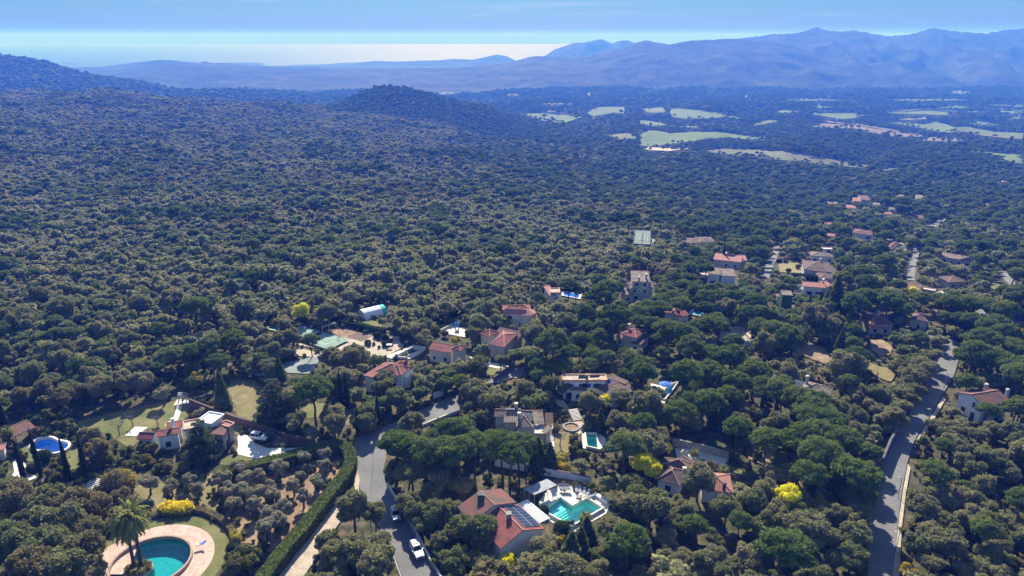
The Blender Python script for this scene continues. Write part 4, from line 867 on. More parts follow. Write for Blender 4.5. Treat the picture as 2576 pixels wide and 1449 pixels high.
pm = pool('L-shaped turquoise swimming pool with pale steps beside the large red roofed villa', P_MAIN, W_TURQ, B_LIGHT, depth=1.6)
# steps and shallow beach at the pool's western end
SH = PT('m', [(1590, 372), (1715, 462), (1480, 607), (1340, 548)])
m = MB(); m.prism([(x * .999 + .0, y) for x, y in SH], -1.55, -.42)
for k in range(3):
    a = PT('m', [(1715 + k * 22, 462 + k * 16), (1737 + k * 22, 478 + k * 16), (1503 + k * 26, 618 + k * 14), (1478 + k * 26, 606 + k * 13)]); m.prism(a, -1.5, -.62 - .27 * k)
m.build('steps', mat2('step_lining', (.70, .80, .74), (.78, .86, .80), 1.2, 8, .7, .1), pm)
pool('round teal swimming pool with a planted island and pink paving', P_ROUND, W_TEAL, B_TEAL, mat2('pink_coping', (.36, .24, .19), (.45, .31, .25), 1, 4), 1.7, .4, island=P_ISL)
pool('bright blue kidney shaped swimming pool on the lawn', P_KID, W_BLUE, B_BLUE, M_PAVE, 1.4, .55)
pool('small rectangular turquoise swimming pool on white paving below the garden steps', P_TURQ, W_TURQ, B_LIGHT)
pool('narrow dark teal swimming pool between two red roofed villas', P_CRM, W_TEAL, mat2('pool_lining_slate', (.10, .25, .25), (.16, .34, .34), 1.2, 8))
pool('diagonal turquoise swimming pool behind the umbrella pines', P_DIA, W_TURQ, B_BLUE); NOTRUNK.append([(min(p[0] for p in P_DIA) - 3, min(p[1] for p in P_DIA)), (max(p[0] for p in P_DIA) + 3, min(p[1] for p in P_DIA)), (max(p[0] for p in P_DIA) + 3, max(p[1] for p in P_DIA) + 9), (min(p[0] for p in P_DIA) - 3, max(p[1] for p in P_DIA) + 9)])
pool('little blue pool beside the palm in front of the stone terrace wall', P_R4A, W_DEEP, B_BLUE); pool('tiny blue plunge pool on the shaded terrace', P_R4B, W_BLUE, B_BLUE)
pool('deep blue pool glimpsed behind the grey hip roof', P_BLUE4, W_DEEP, B_BLUE)
def farpool(label, t, pts, mt, cop=M_PAVE, grp='swimming pools'):
    P = PT(t, pts); cx = sum(p[0] for p in P) / len(P); cy = sum(p[1] for p in P) / len(P); z = max(zt(*p) for p in P) + .35
    r = empty('swimming_pool', (cx, cy, z), label, 'pool', grp); m = MB(); Q = [(cx + (x - cx) * 1.3, cy + (y - cy) * 1.3) for x, y in P]
    V, Fc = trimesh(Q, [P]); m.add([(x, y, z + .1) for x, y in V], Fc); m.prism(Q, z - 3, z - 1.3) ; m.build('terrace', cop, r)
    m = MB(); m.prism(P, z - 1.3, z - .02); m.build('water', mt, r); KEEP.append([proj(x, y, z)[:2] for x, y in Q]); NOTRUNK.append(Q)
def opaque_water(name, c): m = bpy.data.materials.new(name); t, o = nodes(m); prin(t, o, c, .08, noise(t, 1.5, 3), .1, .03, .5); return m
OW_B = opaque_water('pool_water_blue', (.03, .16, .62)); OW_T = opaque_water('pool_water_turquoise', (.05, .42, .62)); OW_G = opaque_water('pool_water_green', (.05, .30, .22))
farpool('long royal blue pool beside the small white house', 'M', [(1192, 222), (1195, 196), (1335, 218), (1325, 245)], OW_B)
farpool('narrow turquoise pool right of the red roofed villa', 'N', [(548, 748), (560, 728), (672, 745), (640, 762)], OW_T)
farpool('green tarpaulin covered pool by the tennis court', 'C', [(430, 415), (500, 388), (562, 400), (540, 438)], OW_G)
# blue tripod sculpture on the walled white terrace, white terrace wall
def box_thing(name, label, cat, base, size, mat, rz=0, group=None, extra=None):
    o = empty(name, base, label, cat, group, rz); m = MB(); m.box(-size[0] / 2, -size[1] / 2, 0, size[0] / 2, size[1] / 2, size[2]); m.build('body', mat, o, local=True)
    if extra: extra(o)
    return o
x, y, z = G(*zz('M', 228, 525)); o_ = empty('climbing_frame', (x, y, z), 'small bright blue climbing frame on the white walled terrace', 'climbing frame')
for k in range(4):
    m = MB(); a = k * math.pi / 2 + .6; m.tube((math.cos(a) * .9, math.sin(a) * .9, 0), (math.cos(a) * .45, math.sin(a) * .45, 2.4), .12); m.build('leg', M_BLUEF, o_, local=True)
m = MB(); m.lathe([(.05, 3.2), (1.0, 2.5), (.8, 2.2), (.6, 1.2)], 8); m.build('canopy', M_BLUEF, o_, local=True)
# ------------------------------------------------------------------ walls
def wall(name, label, t, pts, h, mat, th=.3, steps=0, cat='wall', cap=None, hb=0, group=None):
    P = PT(t, pts); x, y = P[0]; r = empty(name, (x, y, zt(x, y)), label, cat, group); m = MB(); mc = MB()
    if steps:
        Q = []
        for i in range(len(P) - 1):
            for k in range(steps): Q.append((P[i][0] + (P[i + 1][0] - P[i][0]) * k / steps, P[i][1] + (P[i + 1][1] - P[i][1]) * k / steps))
        P = Q + [P[-1]]
    for i in range(len(P) - 1):
        a, b = Vector(P[i]), Vector(P[i + 1]); d = b - a; L = d.length; d.normalize(); nn = Vector((-d.y, d.x)); hh = h + (hb * (i / max(1, len(P) - 2)) if hb else 0)
        zg = min(zt(*a), zt(*b)); c = (a + b) / 2
        m.obox((c.x, c.y, zg + hh / 2 - .5), (d.x * L / 2, d.y * L / 2, 0), (nn.x * th / 2, nn.y * th / 2, 0), (0, 0, hh / 2 + .5))
        if cap: mc.obox((c.x, c.y, zg + hh + .05), (d.x * L / 2, d.y * L / 2, 0), (nn.x * (th / 2 + .05), nn.y * (th / 2 + .05), 0), (0, 0, .047))
    m.build('wall_body', mat, r)
    if cap: mc.build('coping', cap, r)
    return r
wall('garden_wall', 'long white stepped garden wall behind the pool canopy', '3', [(570, 450), (1440, 612)], 2.3, M_WHITE, .3, 9, cap=M_WOOD, hb=-.6)
KEEP.append(zpx('3', [(590, 435), (1440, 570), (1420, 600), (700, 480)]))
wall('street_wall', 'low grey wall between the street with the two cars and the villa garden', '2', [(1138, 835), (1250, 1025), (1335, 1170), (1440, 1370), (1530, 1520)], 1.3, M_STONE, .3, cap=M_PAVE)
wall('retaining_wall', 'dark stone retaining wall at the left edge of the straight road', '5', [(455, 850), (500, 740), (562, 640)], 3.4, M_STONED, .5); KEEP.append(zpx('5', [(455, 800), (540, 640), (570, 645), (500, 820)]))
wall('terrace_wall', 'bluish stone retaining wall along the back of the sunny terrace', '4', [(830, 1010), (1000, 1045), (1250, 1100), (1555, 1190)], 2.2, M_STONE, .45); KEEP.append(zpx('4', [(850, 970), (1200, 1040), (1550, 1140), (1550, 1190), (850, 1020)]))
wall('garden_wall', 'dark brown garden wall running from the pergola past the cedar', '1', [(1335, 270), (1500, 335), (1640, 390), (1783, 430)], 2.4, M_WOOD, .5); KEEP.append(zpx('1', [(1335, 200), (1500, 270), (1783, 380), (1783, 420), (1350, 280)]))
wall('garden_wall', 'brown wall between the cedar garden and the parked white van', '2', [(0, 350), (200, 420), (400, 500), (640, 560)], 2.2, M_WOOD, .5); KEEP.append(zpx('2', [(0, 290), (640, 520), (600, 550), (0, 330)]))
wall('street_wall', 'low brown wall on the far side of the road junction', '2', [(930, 485), (1000, 465), (1100, 430)], 1.2, M_WOOD, .3)
wall('white_gate_wall', 'short white wall by the shaded bend of the side road', '2', [(1460, 215), (1525, 190)], 1.8, M_WHITE, .3); KEEP.append(zpx('2', [(1460, 190), (1530, 175), (1525, 210), (1470, 220)]))
wall('road_wall', 'dark wall along the side road behind the beige villa', 'M', [(560, 1000), (660, 930), (745, 870)], 1.8, M_STONED, .4)
wall('white_kerb_wall', 'pale kerb wall along the lower side of the side road', '2', [(1270, 460), (1400, 400), (1560, 335), (1640, 310)], .7, M_PAVE, .3)
wall('courtyard_wall', 'white parapet wall around the bright terrace with the blue frame', 'M', [(75, 548), (188, 492)], 1.1, M_CREAM, .3)
wall('terrace_parapet', 'white low parapet bench at the right end of the pool terrace', 'm', [(2100, 330), (2270, 435)], .8, M_WHITE, .9); KEEP.append(zpx('m', [(2095, 290), (2130, 270), (2290, 400), (2260, 450)]))
wall('planter_wall', 'cream edge wall of the sunlit stone terrace', '4', [(1555, 1195), (1450, 1345)], .9, M_CREAM, .25)
wall('kerb', 'thin pale kerb along the right side of the straight road', 'D', [(2246, 1449), (2255, 1380), (2265, 1290), (2276, 1230), (2288, 1180)], .25, M_PAVE, .25, cat='kerb')
wall('kerb', 'pale kerb at the left edge of the street with the two cars', '2', [(1235, 1460), (1165, 1270), (1090, 1130)], .18, M_PAVE, .2, cat='kerb')
# garden terraces with stone steps
def steps(label, t, a, b, n, w, rise, mat=M_PAVE, name='garden_steps'):
    A = Vector(PT(t, [a])[0]); B = Vector(PT(t, [b])[0]); d = B - A; L = d.length; d.normalize(); nn = Vector((-d.y, d.x)); z = zt(*A)
    r = empty(name, (A.x, A.y, z), label, 'steps')
    for i in range(n):
        m = MB(); c = A + d * (L * (i + .5) / n); m.obox((c.x, c.y, z + rise * (i + 1) / 2), (d.x * L / n * .36, d.y * L / n * .36, 0), (nn.x * w / 2, nn.y * w / 2, 0), (0, 0, rise * (i + 1) / 2)); m.build('step', mat, r)
    KEEP.append([proj(A.x - w / 2, A.y, z)[:2], proj(A.x + w / 2, A.y, z)[:2], proj(B.x + w / 2, B.y, z + rise * n)[:2], proj(B.x - w / 2, B.y, z + rise * n)[:2]])
steps('curved flight of pale stone steps above the gravel circle', 'w', (1060, 1100), (975, 985), 9, 2.6, .14)
steps('pale stone steps with white railing beside the clipped mound', '1', (620, 850), (700, 800), 7, 3.5, .14)
# ring planter
x, y, z = G(*zz('w', 955, 1225)); r = empty('round_planter', (x, y, z), 'round stone planter ring on the gravel circle', 'planter'); m = MB()
m.lathe([(2.2, 0), (2.2, .5), (1.8, .52), (1.8, .1)], 28, (0, 0)); m.build('rim', M_STONE, r, local=True); m = MB(); m.lathe([(1.8, .12), (1.2, .3), (.1, .38)], 20); m.build('soil', M_SOIL, r, local=True); KEEP.append(zpx('w', [(880, 1200), (960, 1165), (1035, 1220), (980, 1270), (900, 1260)]))
M_FABG = mat2('grey_fabric', (.30, .31, .34), (.42, .43, .45), 1.5, 5, .9, .2)
# pergola of the villa
def pergola(label, P, h, mat, nb, name='pergola', roofmat_=None, posts=True, cat='pergola', thick=.06):
    """P: O, U end, V end (world). slats run along V, nb of them"""
    O, U, Vv = (Vector(p) for p in P); U = U - O; Vv = Vv - O; z = zt(*O); r = empty(name, (O.x, O.y, z), label, cat)
    for a, b in ((0, 0), (1, 0), (0, 1), (1, 1), (.5, 0), (.5, 1)):
        m = MB(); c = O + U * a + Vv * b; m.box(c.x - .08, c.y - .08, z, c.x + .08, c.y + .08, z + h); m.build('post', mat, r)
    for b in (0, .5, 1):
        m = MB(); m.tube((*(O + Vv * b - U * .01), z + h + .08), (*(O + Vv * b + U * 1.01), z + h + .08), .09, n=4); m.build('beam', mat, r)
    if roofmat_:
        m = MB(); c = O + U / 2 + Vv / 2; m.obox((c.x, c.y, z + h + .22), (U.x / 2, U.y / 2, 0), (Vv.x / 2, Vv.y / 2, 0), (0, 0, .04)); m.build('canopy', roofmat_, r)
    else:
        for i in range(nb):
            m = MB(); c = O + U * (i + .5) / nb + Vv / 2; u_ = U.normalized() * thick; m.obox((c.x, c.y, z + h + .22), (Vv.x * .51, Vv.y * .51, 0), (u_.x, u_.y, 0), (0, 0, .05)); m.build('slat', mat, r)
    KEEP.append([proj(*(O + U * a + Vv * b), z + h)[:2] for a, b in ((0, 0), (1, 0), (1, 1), (0, 1))]); return r
w3 = lambda t, x, y, z: un(*zz(t, x, y), z)
pergola('white slatted pergola between the solar roof and the L-shaped pool', (w3('m', 975, 440, 3.2), w3('m', 1300, 715, 3.2), w3('m', 1120, 375, 3.2)), 3.2, M_WHITE, 16, thick=.14)
pergola('grey fabric shade canopy on posts beside the shallow end of the pool', (w3('m', 1080, 225, 2.8), w3('m', 1225, 315, 2.8), w3('m', 1400, 88, 2.8)), 2.8, M_METAL, 0, 'shade_canopy', M_FABG, cat='canopy')
pergola('small square garden pergola at the end of the white path', (w3('7', 988, 185, 2.4), w3('7', 1110, 185, 2.4), w3('7', 1000, 135, 2.4)), 2.4, M_METAL, 7, 'garden_pergola')
pergola('bare timber vine pergola right of the beige villa', (w3('h', 1140, 440, 2.6), w3('h', 1285, 440, 2.6), w3('h', 1135, 240, 2.6)), 2.6, M_WOOD, 9, 'vine_pergola')
pergola('white ladder shaped trellis by the tennis court', (w3('C', 990, 400, 1.8), w3('C', 1125, 360, 1.8), w3('C', 985, 385, 1.8)), 1.8, M_CREAM, 8, 'trellis')
# sun loungers around the pool
def lounger(parent_loc_, rz, label, mat, group='grey sun loungers beside the villa pool'):
    r = empty('sun_lounger', parent_loc_, label, 'sun lounger', group, rz)
    m = MB(); m.box(-.32, -.95, .26, .32, .35, .34); m.build('seat', mat, r, local=True)
    m = MB(); m.obox((0, .66, .52), (.32, 0, 0), (0, .32, .22), (0, -.03, .04)); m.build('backrest', mat, r, local=True)
    for a in (-.27, .27):
        for b in (-.85, .3): m = MB(); m.box(a - .03, b - .03, 0, a + .03, b + .03, .26); m.build('leg', M_METAL, r, local=True)
    return r
M_LNG = mat2('lounger_mesh', (.22, .23, .28), (.30, .31, .36), 2, 8)
LS = [(1600, 250, .5), (1635, 250, .45), (1672, 250, .4), (1710, 252, .3), (1815, 275, 0.05), (1865, 285, -.05), (1925, 305, -.2), (1975, 330, -.5), (2040, 365, -1.2)]
on = ['leftmost', 'second from left', 'third from left', 'fourth from left', 'fifth from left', 'sixth from left', 'seventh from left', 'eighth from left', 'rightmost']
for i, (a, b, rz) in enumerate(LS):
    x, y, _ = G(*zz('m', a, b)); lounger((x, y, LAY[0] + .01), rz, f'grey sun lounger behind the villa pool, {on[i]} of the row', M_LNG)
x, y, _ = G(*zz('1', 1415, 1262)); q = lounger((x, y, LAY[0] + .01), -1.2, 'blue and yellow sun lounger on the pink terrace of the round pool', M_BLUEF, None)
m = MB(); m.box(-.3, -.9, .345, .3, -.3, .36); m.build('cushion', mat2('yellow_fabric', (.7, .6, .2), (.8, .7, .3), 2, 8), q, local=True)
x, y, _ = G(*zz('m', 1845, 392)); r = empty('fire_table', (x, y, LAY[0] + .01), 'low square brown side table on the pale pool terrace', 'table'); m = MB(); m.box(-.5, -.45, 0, .5, .45, .45); m.build('base', M_WOOD, r, local=True); m = MB(); m.box(-.58, -.52, .453, .58, .52, .52); m.build('tabletop', M_STONE, r, local=True)
x, y, _ = G(*zz('C', 1665, 610)); r = empty('garden_table', (x, y, LAY[0]), 'white garden table on the gravel garden', 'table'); m = MB(); m.box(-.9, -.6, .7, .9, .6, .78); m.build('tabletop', M_WHITE, r, local=True)
for a in (-.75, .75): m = MB(); m.box(a - .1, -.4, 0, a + .1, .4, .697); m.build('leg', M_WOOD, r, local=True)
x, y, _ = G(*zz('h', 985, 490), 3); r = empty('terrace_table', (x, y, 3.6), 'round white table on the beige villa terrace', 'table'); m = MB(); m.lathe([(.05, .7), (.9, .7), (.9, .76), (.05, .78)], 16); m.build('tabletop', M_WHITE, r, local=True); m = MB(); m.tube((0, 0, 0), (0, 0, .7), .06); m.build('leg', M_WHITE, r, local=True)
m = MB(); q = un(*zz('h', 1000, 520), 3.5); m.box(q[0] - 2.2, q[1] - 1.8, 3.4, q[0] + 1.8, q[1] + 2.4, 3.58); 
m.box(q[0] - 2.1, q[1] - 1.7, 0, q[0] + 1.7, q[1] + 2.3, 3.397); ho = bpy.data.objects['villa.001']; m.build('terrace', M_CREAM, ho); KEEP.append([proj(q[0] + a, q[1] + b, 3.5)[:2] for a, b in ((-2.2, -1.8), (1.8, -1.8), (1.8, 2.4), (-2.2, 2.4))])
# greenhouse (round arched)
a = Vector(PT('C', [(1385, 300)])[0]); b = Vector(PT('C', [(1610, 245)])[0]); z = zt(*a); r = empty('poly_tunnel', (a.x, a.y, z), 'long white arched poly tunnel with a turquoise end at the forest edge', 'greenhouse'); d = (b - a); L = d.length; d.normalize(); nn = Vector((-d.y, d.x))
for k0, k1, mt, nm in ((0, .8, M_WHITE, 'cover'), (.8, 1, mat2('turquoise_film', (.1, .5, .42), (.15, .6, .5), 1, 5), 'cover')):
    m = MB(); vs = []; K = 10
    for s_ in (k0, k1):
        for k in range(K + 1): th = math.pi * k / K; p = a + d * L * s_ + nn * (3.2 * math.cos(th)); vs.append((p.x, p.y, z + 3.0 * math.sin(th)))
    m.add(vs, [(i, i + 1, K + 2 + i, K + 1 + i) for i in range(K)] + [tuple(range(K + 1)), tuple(range(2 * K + 1, K, -1))]); m.build(nm, mt, r)
KEEP.append(zpx('C', [(1370, 270), (1560, 205), (1630, 240), (1400, 305)])); NOTRUNK.append([(a.x - 5, a.y - 3), (b.x + 5, b.y - 3), (b.x + 5, b.y + 12), (a.x - 5, a.y + 12)])
# tennis court
def court(label, P0, lw, fence=True, surf=M_COURT, far=False, name='tennis_court', hf=2.6):
    O, U, Vv = (Vector(p) for p in P0); U = U - O; Vv = Vv - O; n = Vector((-U.y, U.x)).normalized(); Vv = n * Vv.dot(n); z = max(zt(*O), zt(*(O + U)), zt(*(O + Vv))) + (LAY[0] + .02 if not far else .4)
    r = empty(name, (O.x, O.y, z), label, 'tennis court', 'tennis courts'); c = O + U / 2 + Vv / 2
    m = MB(); m.obox((c.x, c.y, z), (U.x / 2, U.y / 2, 0), (Vv.x / 2, Vv.y / 2, 0), (0, 0, .012 if not far else .6)); m.build('surface', surf, r)
    m = MB(); zz_ = z + (.03 if not far else .62); L = U.length; Wd = Vv.length; u_, v_ = U.normalized(), Vv.normalized()
    def ln(a, b):
        p, q2 = O + U * a[0] + Vv * a[1], O + U * b[0] + Vv * b[1]; mid = (p + q2) / 2; dd = (q2 - p) / 2; nd = Vector((-dd.y, dd.x)).normalized() * (.06 if not far else .04); m.obox((mid.x, mid.y, zz_), (dd.x, dd.y, 0), (nd.x, nd.y, 0), (0, 0, .004))
    x0_, x1_, y0_, y1_ = .17, .83, .2, .8
    for a, b in (((x0_, y0_), (x1_, y0_)), ((x0_, y1_), (x1_, y1_)), ((x0_, y0_), (x0_, y1_)), ((x1_, y0_), (x1_, y1_)), ((x0_, .28), (x1_, .28)), ((x0_, .72), (x1_, .72)), ((.35, .28), (.35, .72)), ((.65, .28), (.65, .72)), ((.35, .5), (.65, .5))): ln(a, b)
    m.build('court_lines', M_WHITE, r)
    m = MB(); p, q2 = O + U * .5 + Vv * .15, O + U * .5 + Vv * .85; mid = (p + q2) / 2; dd = (q2 - p) / 2; nd = u_ * .02; m.obox((mid.x, mid.y, zz_ + .5), (dd.x, dd.y, 0), (nd.x, nd.y, 0), (0, 0, .45)); m.build('net', M_DARK, r)
    if fence:
        for s0, s1 in ((O, O + U), (O + Vv, O + U + Vv), (O, O + Vv), (O + U, O + U + Vv)):
            k = max(2, int((s1 - s0).length / 4)); 
            for i in range(k): q3 = s0 + (s1 - s0) * i / k; m = MB(); m.tube((q3.x, q3.y, z), (q3.x, q3.y, z + hf), .05, n=5); m.build('fence_post', M_DARK, r)
            m = MB(); m.tube((*s0, z + hf), (*s1, z + hf), .035, n=4); m.build('top_rail', M_DARK, r)
    KEEP.append([proj(*(O + U * a + Vv * b), z)[:2] for a, b in ((0, 0), (1, 0), (1, 1), (0, 1))]); NOTRUNK.append([tuple(O + U * a + Vv * b) for a, b in ((0, 0), (1, 0), (1, 1), (0, 1))])
court('pale green tennis court with wire fence in the middle left gardens', (PT('c', [(190, 100)])[0], PT('c', [(825, 292)])[0], PT('c', [(560, 430)])[0]), 0)
KEEP.append(zpx('c', [(190, 110), (450, 140), (820, 285), (740, 400), (420, 395)]))
court('small far tennis court surrounded by forest', (PT('N', [(75, 175)])[0], PT('N', [(215, 185)])[0], PT('N', [(140, 110)])[0]), 0, True, mat2('old_court', (.10, .14, .12), (.15, .19, .165), .2, 3), True)
# street lamps, poles and wires
def pole(label, t, x, y, h, arm=None, name='street_lamp', cat='street lamp', group='lamp posts along the roads'):
    X, Y, Z = G(*zz(t, x, y)); r = empty(name, (X, Y, Z), label, cat, group); m = MB(); m.tube((0, 0, 0), (0, 0, h), .09, .06); m.build('pole', M_STONE if name != 'street_lamp' else M_METAL, r, local=True)
    if arm: m = MB(); m.tube((0, 0, h - .05), (arm, -.2, h + .15), .04); m.build('arm', M_METAL, r, local=True); m = MB(); m.obox((arm * 1.15, -.22, h + .14), (.35, 0, 0), (0, .14, 0), (0, 0, .06)); m.build('lamp_head', M_METAL, r, local=True)
    return Vector((X, Y, Z + h))
pole('street lamp nearest the bottom of the straight road', '5', 535, 1330, 5.5, -.8); pole('street lamp right of the straight road below the shaded stretch', '5', 552, 1010, 5.5, -.8)
pole('street lamp where the straight road passes the stone wall', '5', 722, 610, 5.5, -.8); pole('street lamp near the upper end of the straight road', '5', 812, 400, 5.5, -.8)
p1 = pole('grey utility pole standing in the scrub left of the silver car', '2', 1027, 1150, 7.5, None, 'utility_pole', 'pole', 'utility poles'); p2 = pole('grey utility pole beside the two garden cypresses', '2', 1083, 400, 7.5, None, 'utility_pole', 'pole', 'utility poles')
p3 = pole('grey utility pole at the shaded bend of the side road', '2', 1660, 240, 7.5, None, 'utility_pole', 'pole', 'utility poles')
for i, (a, b, lb) in enumerate(((p1, p2, 'thin black overhead cable across the road junction'), (p2, p3, 'thin black overhead cable above the side road'))):
    m = MB(); pr = a
    for k in range(1, 13): f = k / 12; q = a.lerp(b, f) - Vector((0, 0, 1.2 * 4 * f * (1 - f))); m.tube(pr, q, .018, n=4); pr = q
    tag(m.build('overhead_cable', M_DARK), lb, 'cable')
# satellite dish / white parasols, boulders, umbrella on the far terraces
def parasol(label, t, x, y, col, rr=1.5, g=None):
    X, Y, Z = G(*zz(t, x, y)); r = empty('parasol', (X, Y, Z), label, 'parasol', g); m = MB(); m.tube((0, 0, 0), (0, 0, 2.3), .04); m.build('pole', M_METAL, r, local=True); m = MB(); m.lathe([(rr, 2.0), (rr * .6, 2.35), (.05, 2.65)], 10); m.build('canopy', col, r, local=True)
parasol('folded blue and white parasol beside the diagonal pool', '4', 735, 290, M_BLUEF, 1.9); parasol('cream parasol on the terrace of the broad brown roofed house', '6', 1010, 495, M_FAB, 2.0); parasol('white parasol left of the grey hip roofed house', '6', 985, 262, M_WHITE, 2.2)
# cars
M_CARW = bpy.data.materials.new('car_paint_white'); t, o = nodes(M_CARW); prin(t, o, (.80, .80, .80), .22, spec=.5)
M_CARS = bpy.data.materials.new('car_paint_silver'); t, o = nodes(M_CARS); prin(t, o, (.42, .47, .55), .25, spec=.5, metal=.35)
M_CARD = bpy.data.materials.new('car_paint_dark'); t, o = nodes(M_CARD); prin(t, o, (.05, .055, .07), .25, spec=.5)
def car(label, X, Y, Z, rz, paint, suv=False, group='parked cars'):
    """nose towards local -Y"""
    r = empty('parked_car', (X, Y, Z), label, 'car', group, rz); L, Wd = (4.6, 1.85) if suv else (4.3, 1.76); Hh = 1.72 if suv else 1.62
    prof = [(-L / 2, .35, .62), (-L / 2 + .05, .35, .85), (-L / 2 + .9, .32, 1.02 if suv else .96), (-L * .17, .3, 1.08), (L * .3, .3, 1.1), (L / 2 - .08, .33, 1.05), (L / 2, .38, .7)]
    m = MB(); K = []
    for (y, zb, ztp) in prof:
        tap = .92 if abs(y) > L / 2 - .2 else 1; w_ = Wd / 2 * tap
        K.append([(-w_ * .94, y, zb), (-w_, y, zb + .2), (-w_, y, ztp - .12), (-w_ * .9, y, ztp), (w_ * .9, y, ztp), (w_, y, ztp - .12), (w_, y, zb + .2), (w_ * .94, y, zb)])
    vs = [p for k in K for p in k]; fs = [(i * 8 + j, i * 8 + (j + 1) % 8, (i + 1) * 8 + (j + 1) % 8, (i + 1) * 8 + j) for i in range(len(K) - 1) for j in range(8)] + [tuple(range(7, -1, -1)), tuple(range((len(K) - 1) * 8, len(K) * 8))]
    m.add(vs, fs); m.build('body', paint, r, local=True)
    y0, y1, y2, y3 = (-L * .17, -L * .03, L * .40, L * .48) if suv else (-L * .25, -L * .06, L * .36, L * .47); w0, w1 = Wd / 2 * .90, Wd / 2 * .76
    c = [(-w0, y0, 1.05), (w0, y0, 1.05), (w0, y3, 1.08), (-w0, y3, 1.08), (-w1, y1, Hh - .05), (w1, y1, Hh - .05), (w1, y2, Hh - .05), (-w1, y2, Hh - .05)]
    m = MB(); m.add(c, [(0, 1, 5, 4), (1, 2, 6, 5), (2, 3, 7, 6), (3, 0, 4, 7), (4, 5, 6, 7), (3, 2, 1, 0)]); m.build('windows', M_GLASS, r, local=True)
    m = MB(); m.add([(-w1 * 1.02, y1 - .06, Hh - .045), (w1 * 1.02, y1 - .06, Hh - .045), (w1 * 1.02, y2 + .08, Hh - .045), (-w1 * 1.02, y2 + .08, Hh - .045), (-w1 * .86, y1 + .1, Hh + .03), (w1 * .86, y1 + .1, Hh + .03), (w1 * .86, y2 - .1, Hh + .03), (-w1 * .86, y2 - .1, Hh + .03)], [(0, 1, 5, 4), (1, 2, 6, 5), (2, 3, 7, 6), (3, 0, 4, 7), (4, 5, 6, 7), (3, 2, 1, 0)])
    ro = m.build('roof_panel', paint, r, local=True)
    if suv: m = MB(); m.box(-.42, y1 + .25, Hh + .02, .42, y1 + .85, Hh + .036); m.build('sunroof', M_GLASS, ro, local=True)
    for (ya, zf) in ((y0 + .0, 0), (y2, 0), ((y1 + y2) / 2 - .1, 0)):
        for s_ in (-1, 1):
            m = MB(); yb = y1 if ya == y0 else ya; m.tube((s_ * w0 * 1.01, ya, 1.06), (s_ * w1 * 1.01, yb, Hh - .04), .045, n=4); m.build('pillar', paint, r, local=True)
    for yy in (-L / 2 + .85, L / 2 - .85):
        for s_ in (-1, 1):
            m = MB(); m.tube((s_ * (Wd / 2 - .2), yy, .33), (s_ * (Wd / 2 + .02), yy, .33), .33, n=16); wh = m.build('wheel', M_DARK, r, local=True); m = MB(); m.tube((s_ * (Wd / 2 + .021), yy, .33), (s_ * (Wd / 2 + .03), yy, .33), .2, n=12); m.build('rim', M_METAL, wh, local=True)
    for s_ in (-1, 1):
        m = MB(); m.obox((s_ * .62, -L / 2 - .0, .76), (.2, 0, 0), (0, .05, 0), (0, 0, .09)); m.build('headlight', M_FAB, r, local=True)
        m = MB(); m.obox((s_ * .7, L / 2 - .01, .85), (.12, 0, 0), (0, .04, 0), (0, 0, .12)); m.build('tail_light', M_RED, r, local=True)
        m = MB(); m.obox((s_ * (Wd / 2 + .1), y0 + .1, 1.08), (.1, 0, 0), (0, .06, 0), (0, 0, .07)); m.build('wing_mirror', paint, r, local=True)
    m = MB(); m.obox((0, -L / 2 - .01, .52), (.5, 0, 0), (0, .04, 0), (0, 0, .1)); m.build('grille', M_DARK, r, local=True)
    return r
RZ = R(25); LZ = LAY[0]
x, y, _ = G(*zz('2', 1196, 1050)); car('silver blue people carrier parked in the shade beside the street wall', x, y, LZ, RZ * .75, M_CARS); KEEP.append(zpx('2', [(1145, 970), (1240, 970), (1260, 1100), (1150, 1100)]))
x, y, _ = G(*zz('2', 1345, 1305)); car('white four wheel drive car with dark sunroof parked in the sun', x, y, LZ, RZ, M_CARW, True); KEEP.append(zpx('2', [(1285, 1215), (1390, 1215), (1420, 1380), (1290, 1380)]))
x, y, _ = G(*zz('2', 250, 510)); car('white van like car under the tree beside the curved hedge', x, y, LZ, R(75), M_CARW, True)
x, y, _ = G(*zz('2', 350, 500)); car('dark estate car on the pale forecourt by the curved hedge', x, y, LZ, R(100), M_CARD)
x, y, _ = G(*zz('C', 350, 880)); car('grey car parked in the rough clearing under the oaks', x, y, 0.02, R(80), M_CARS)
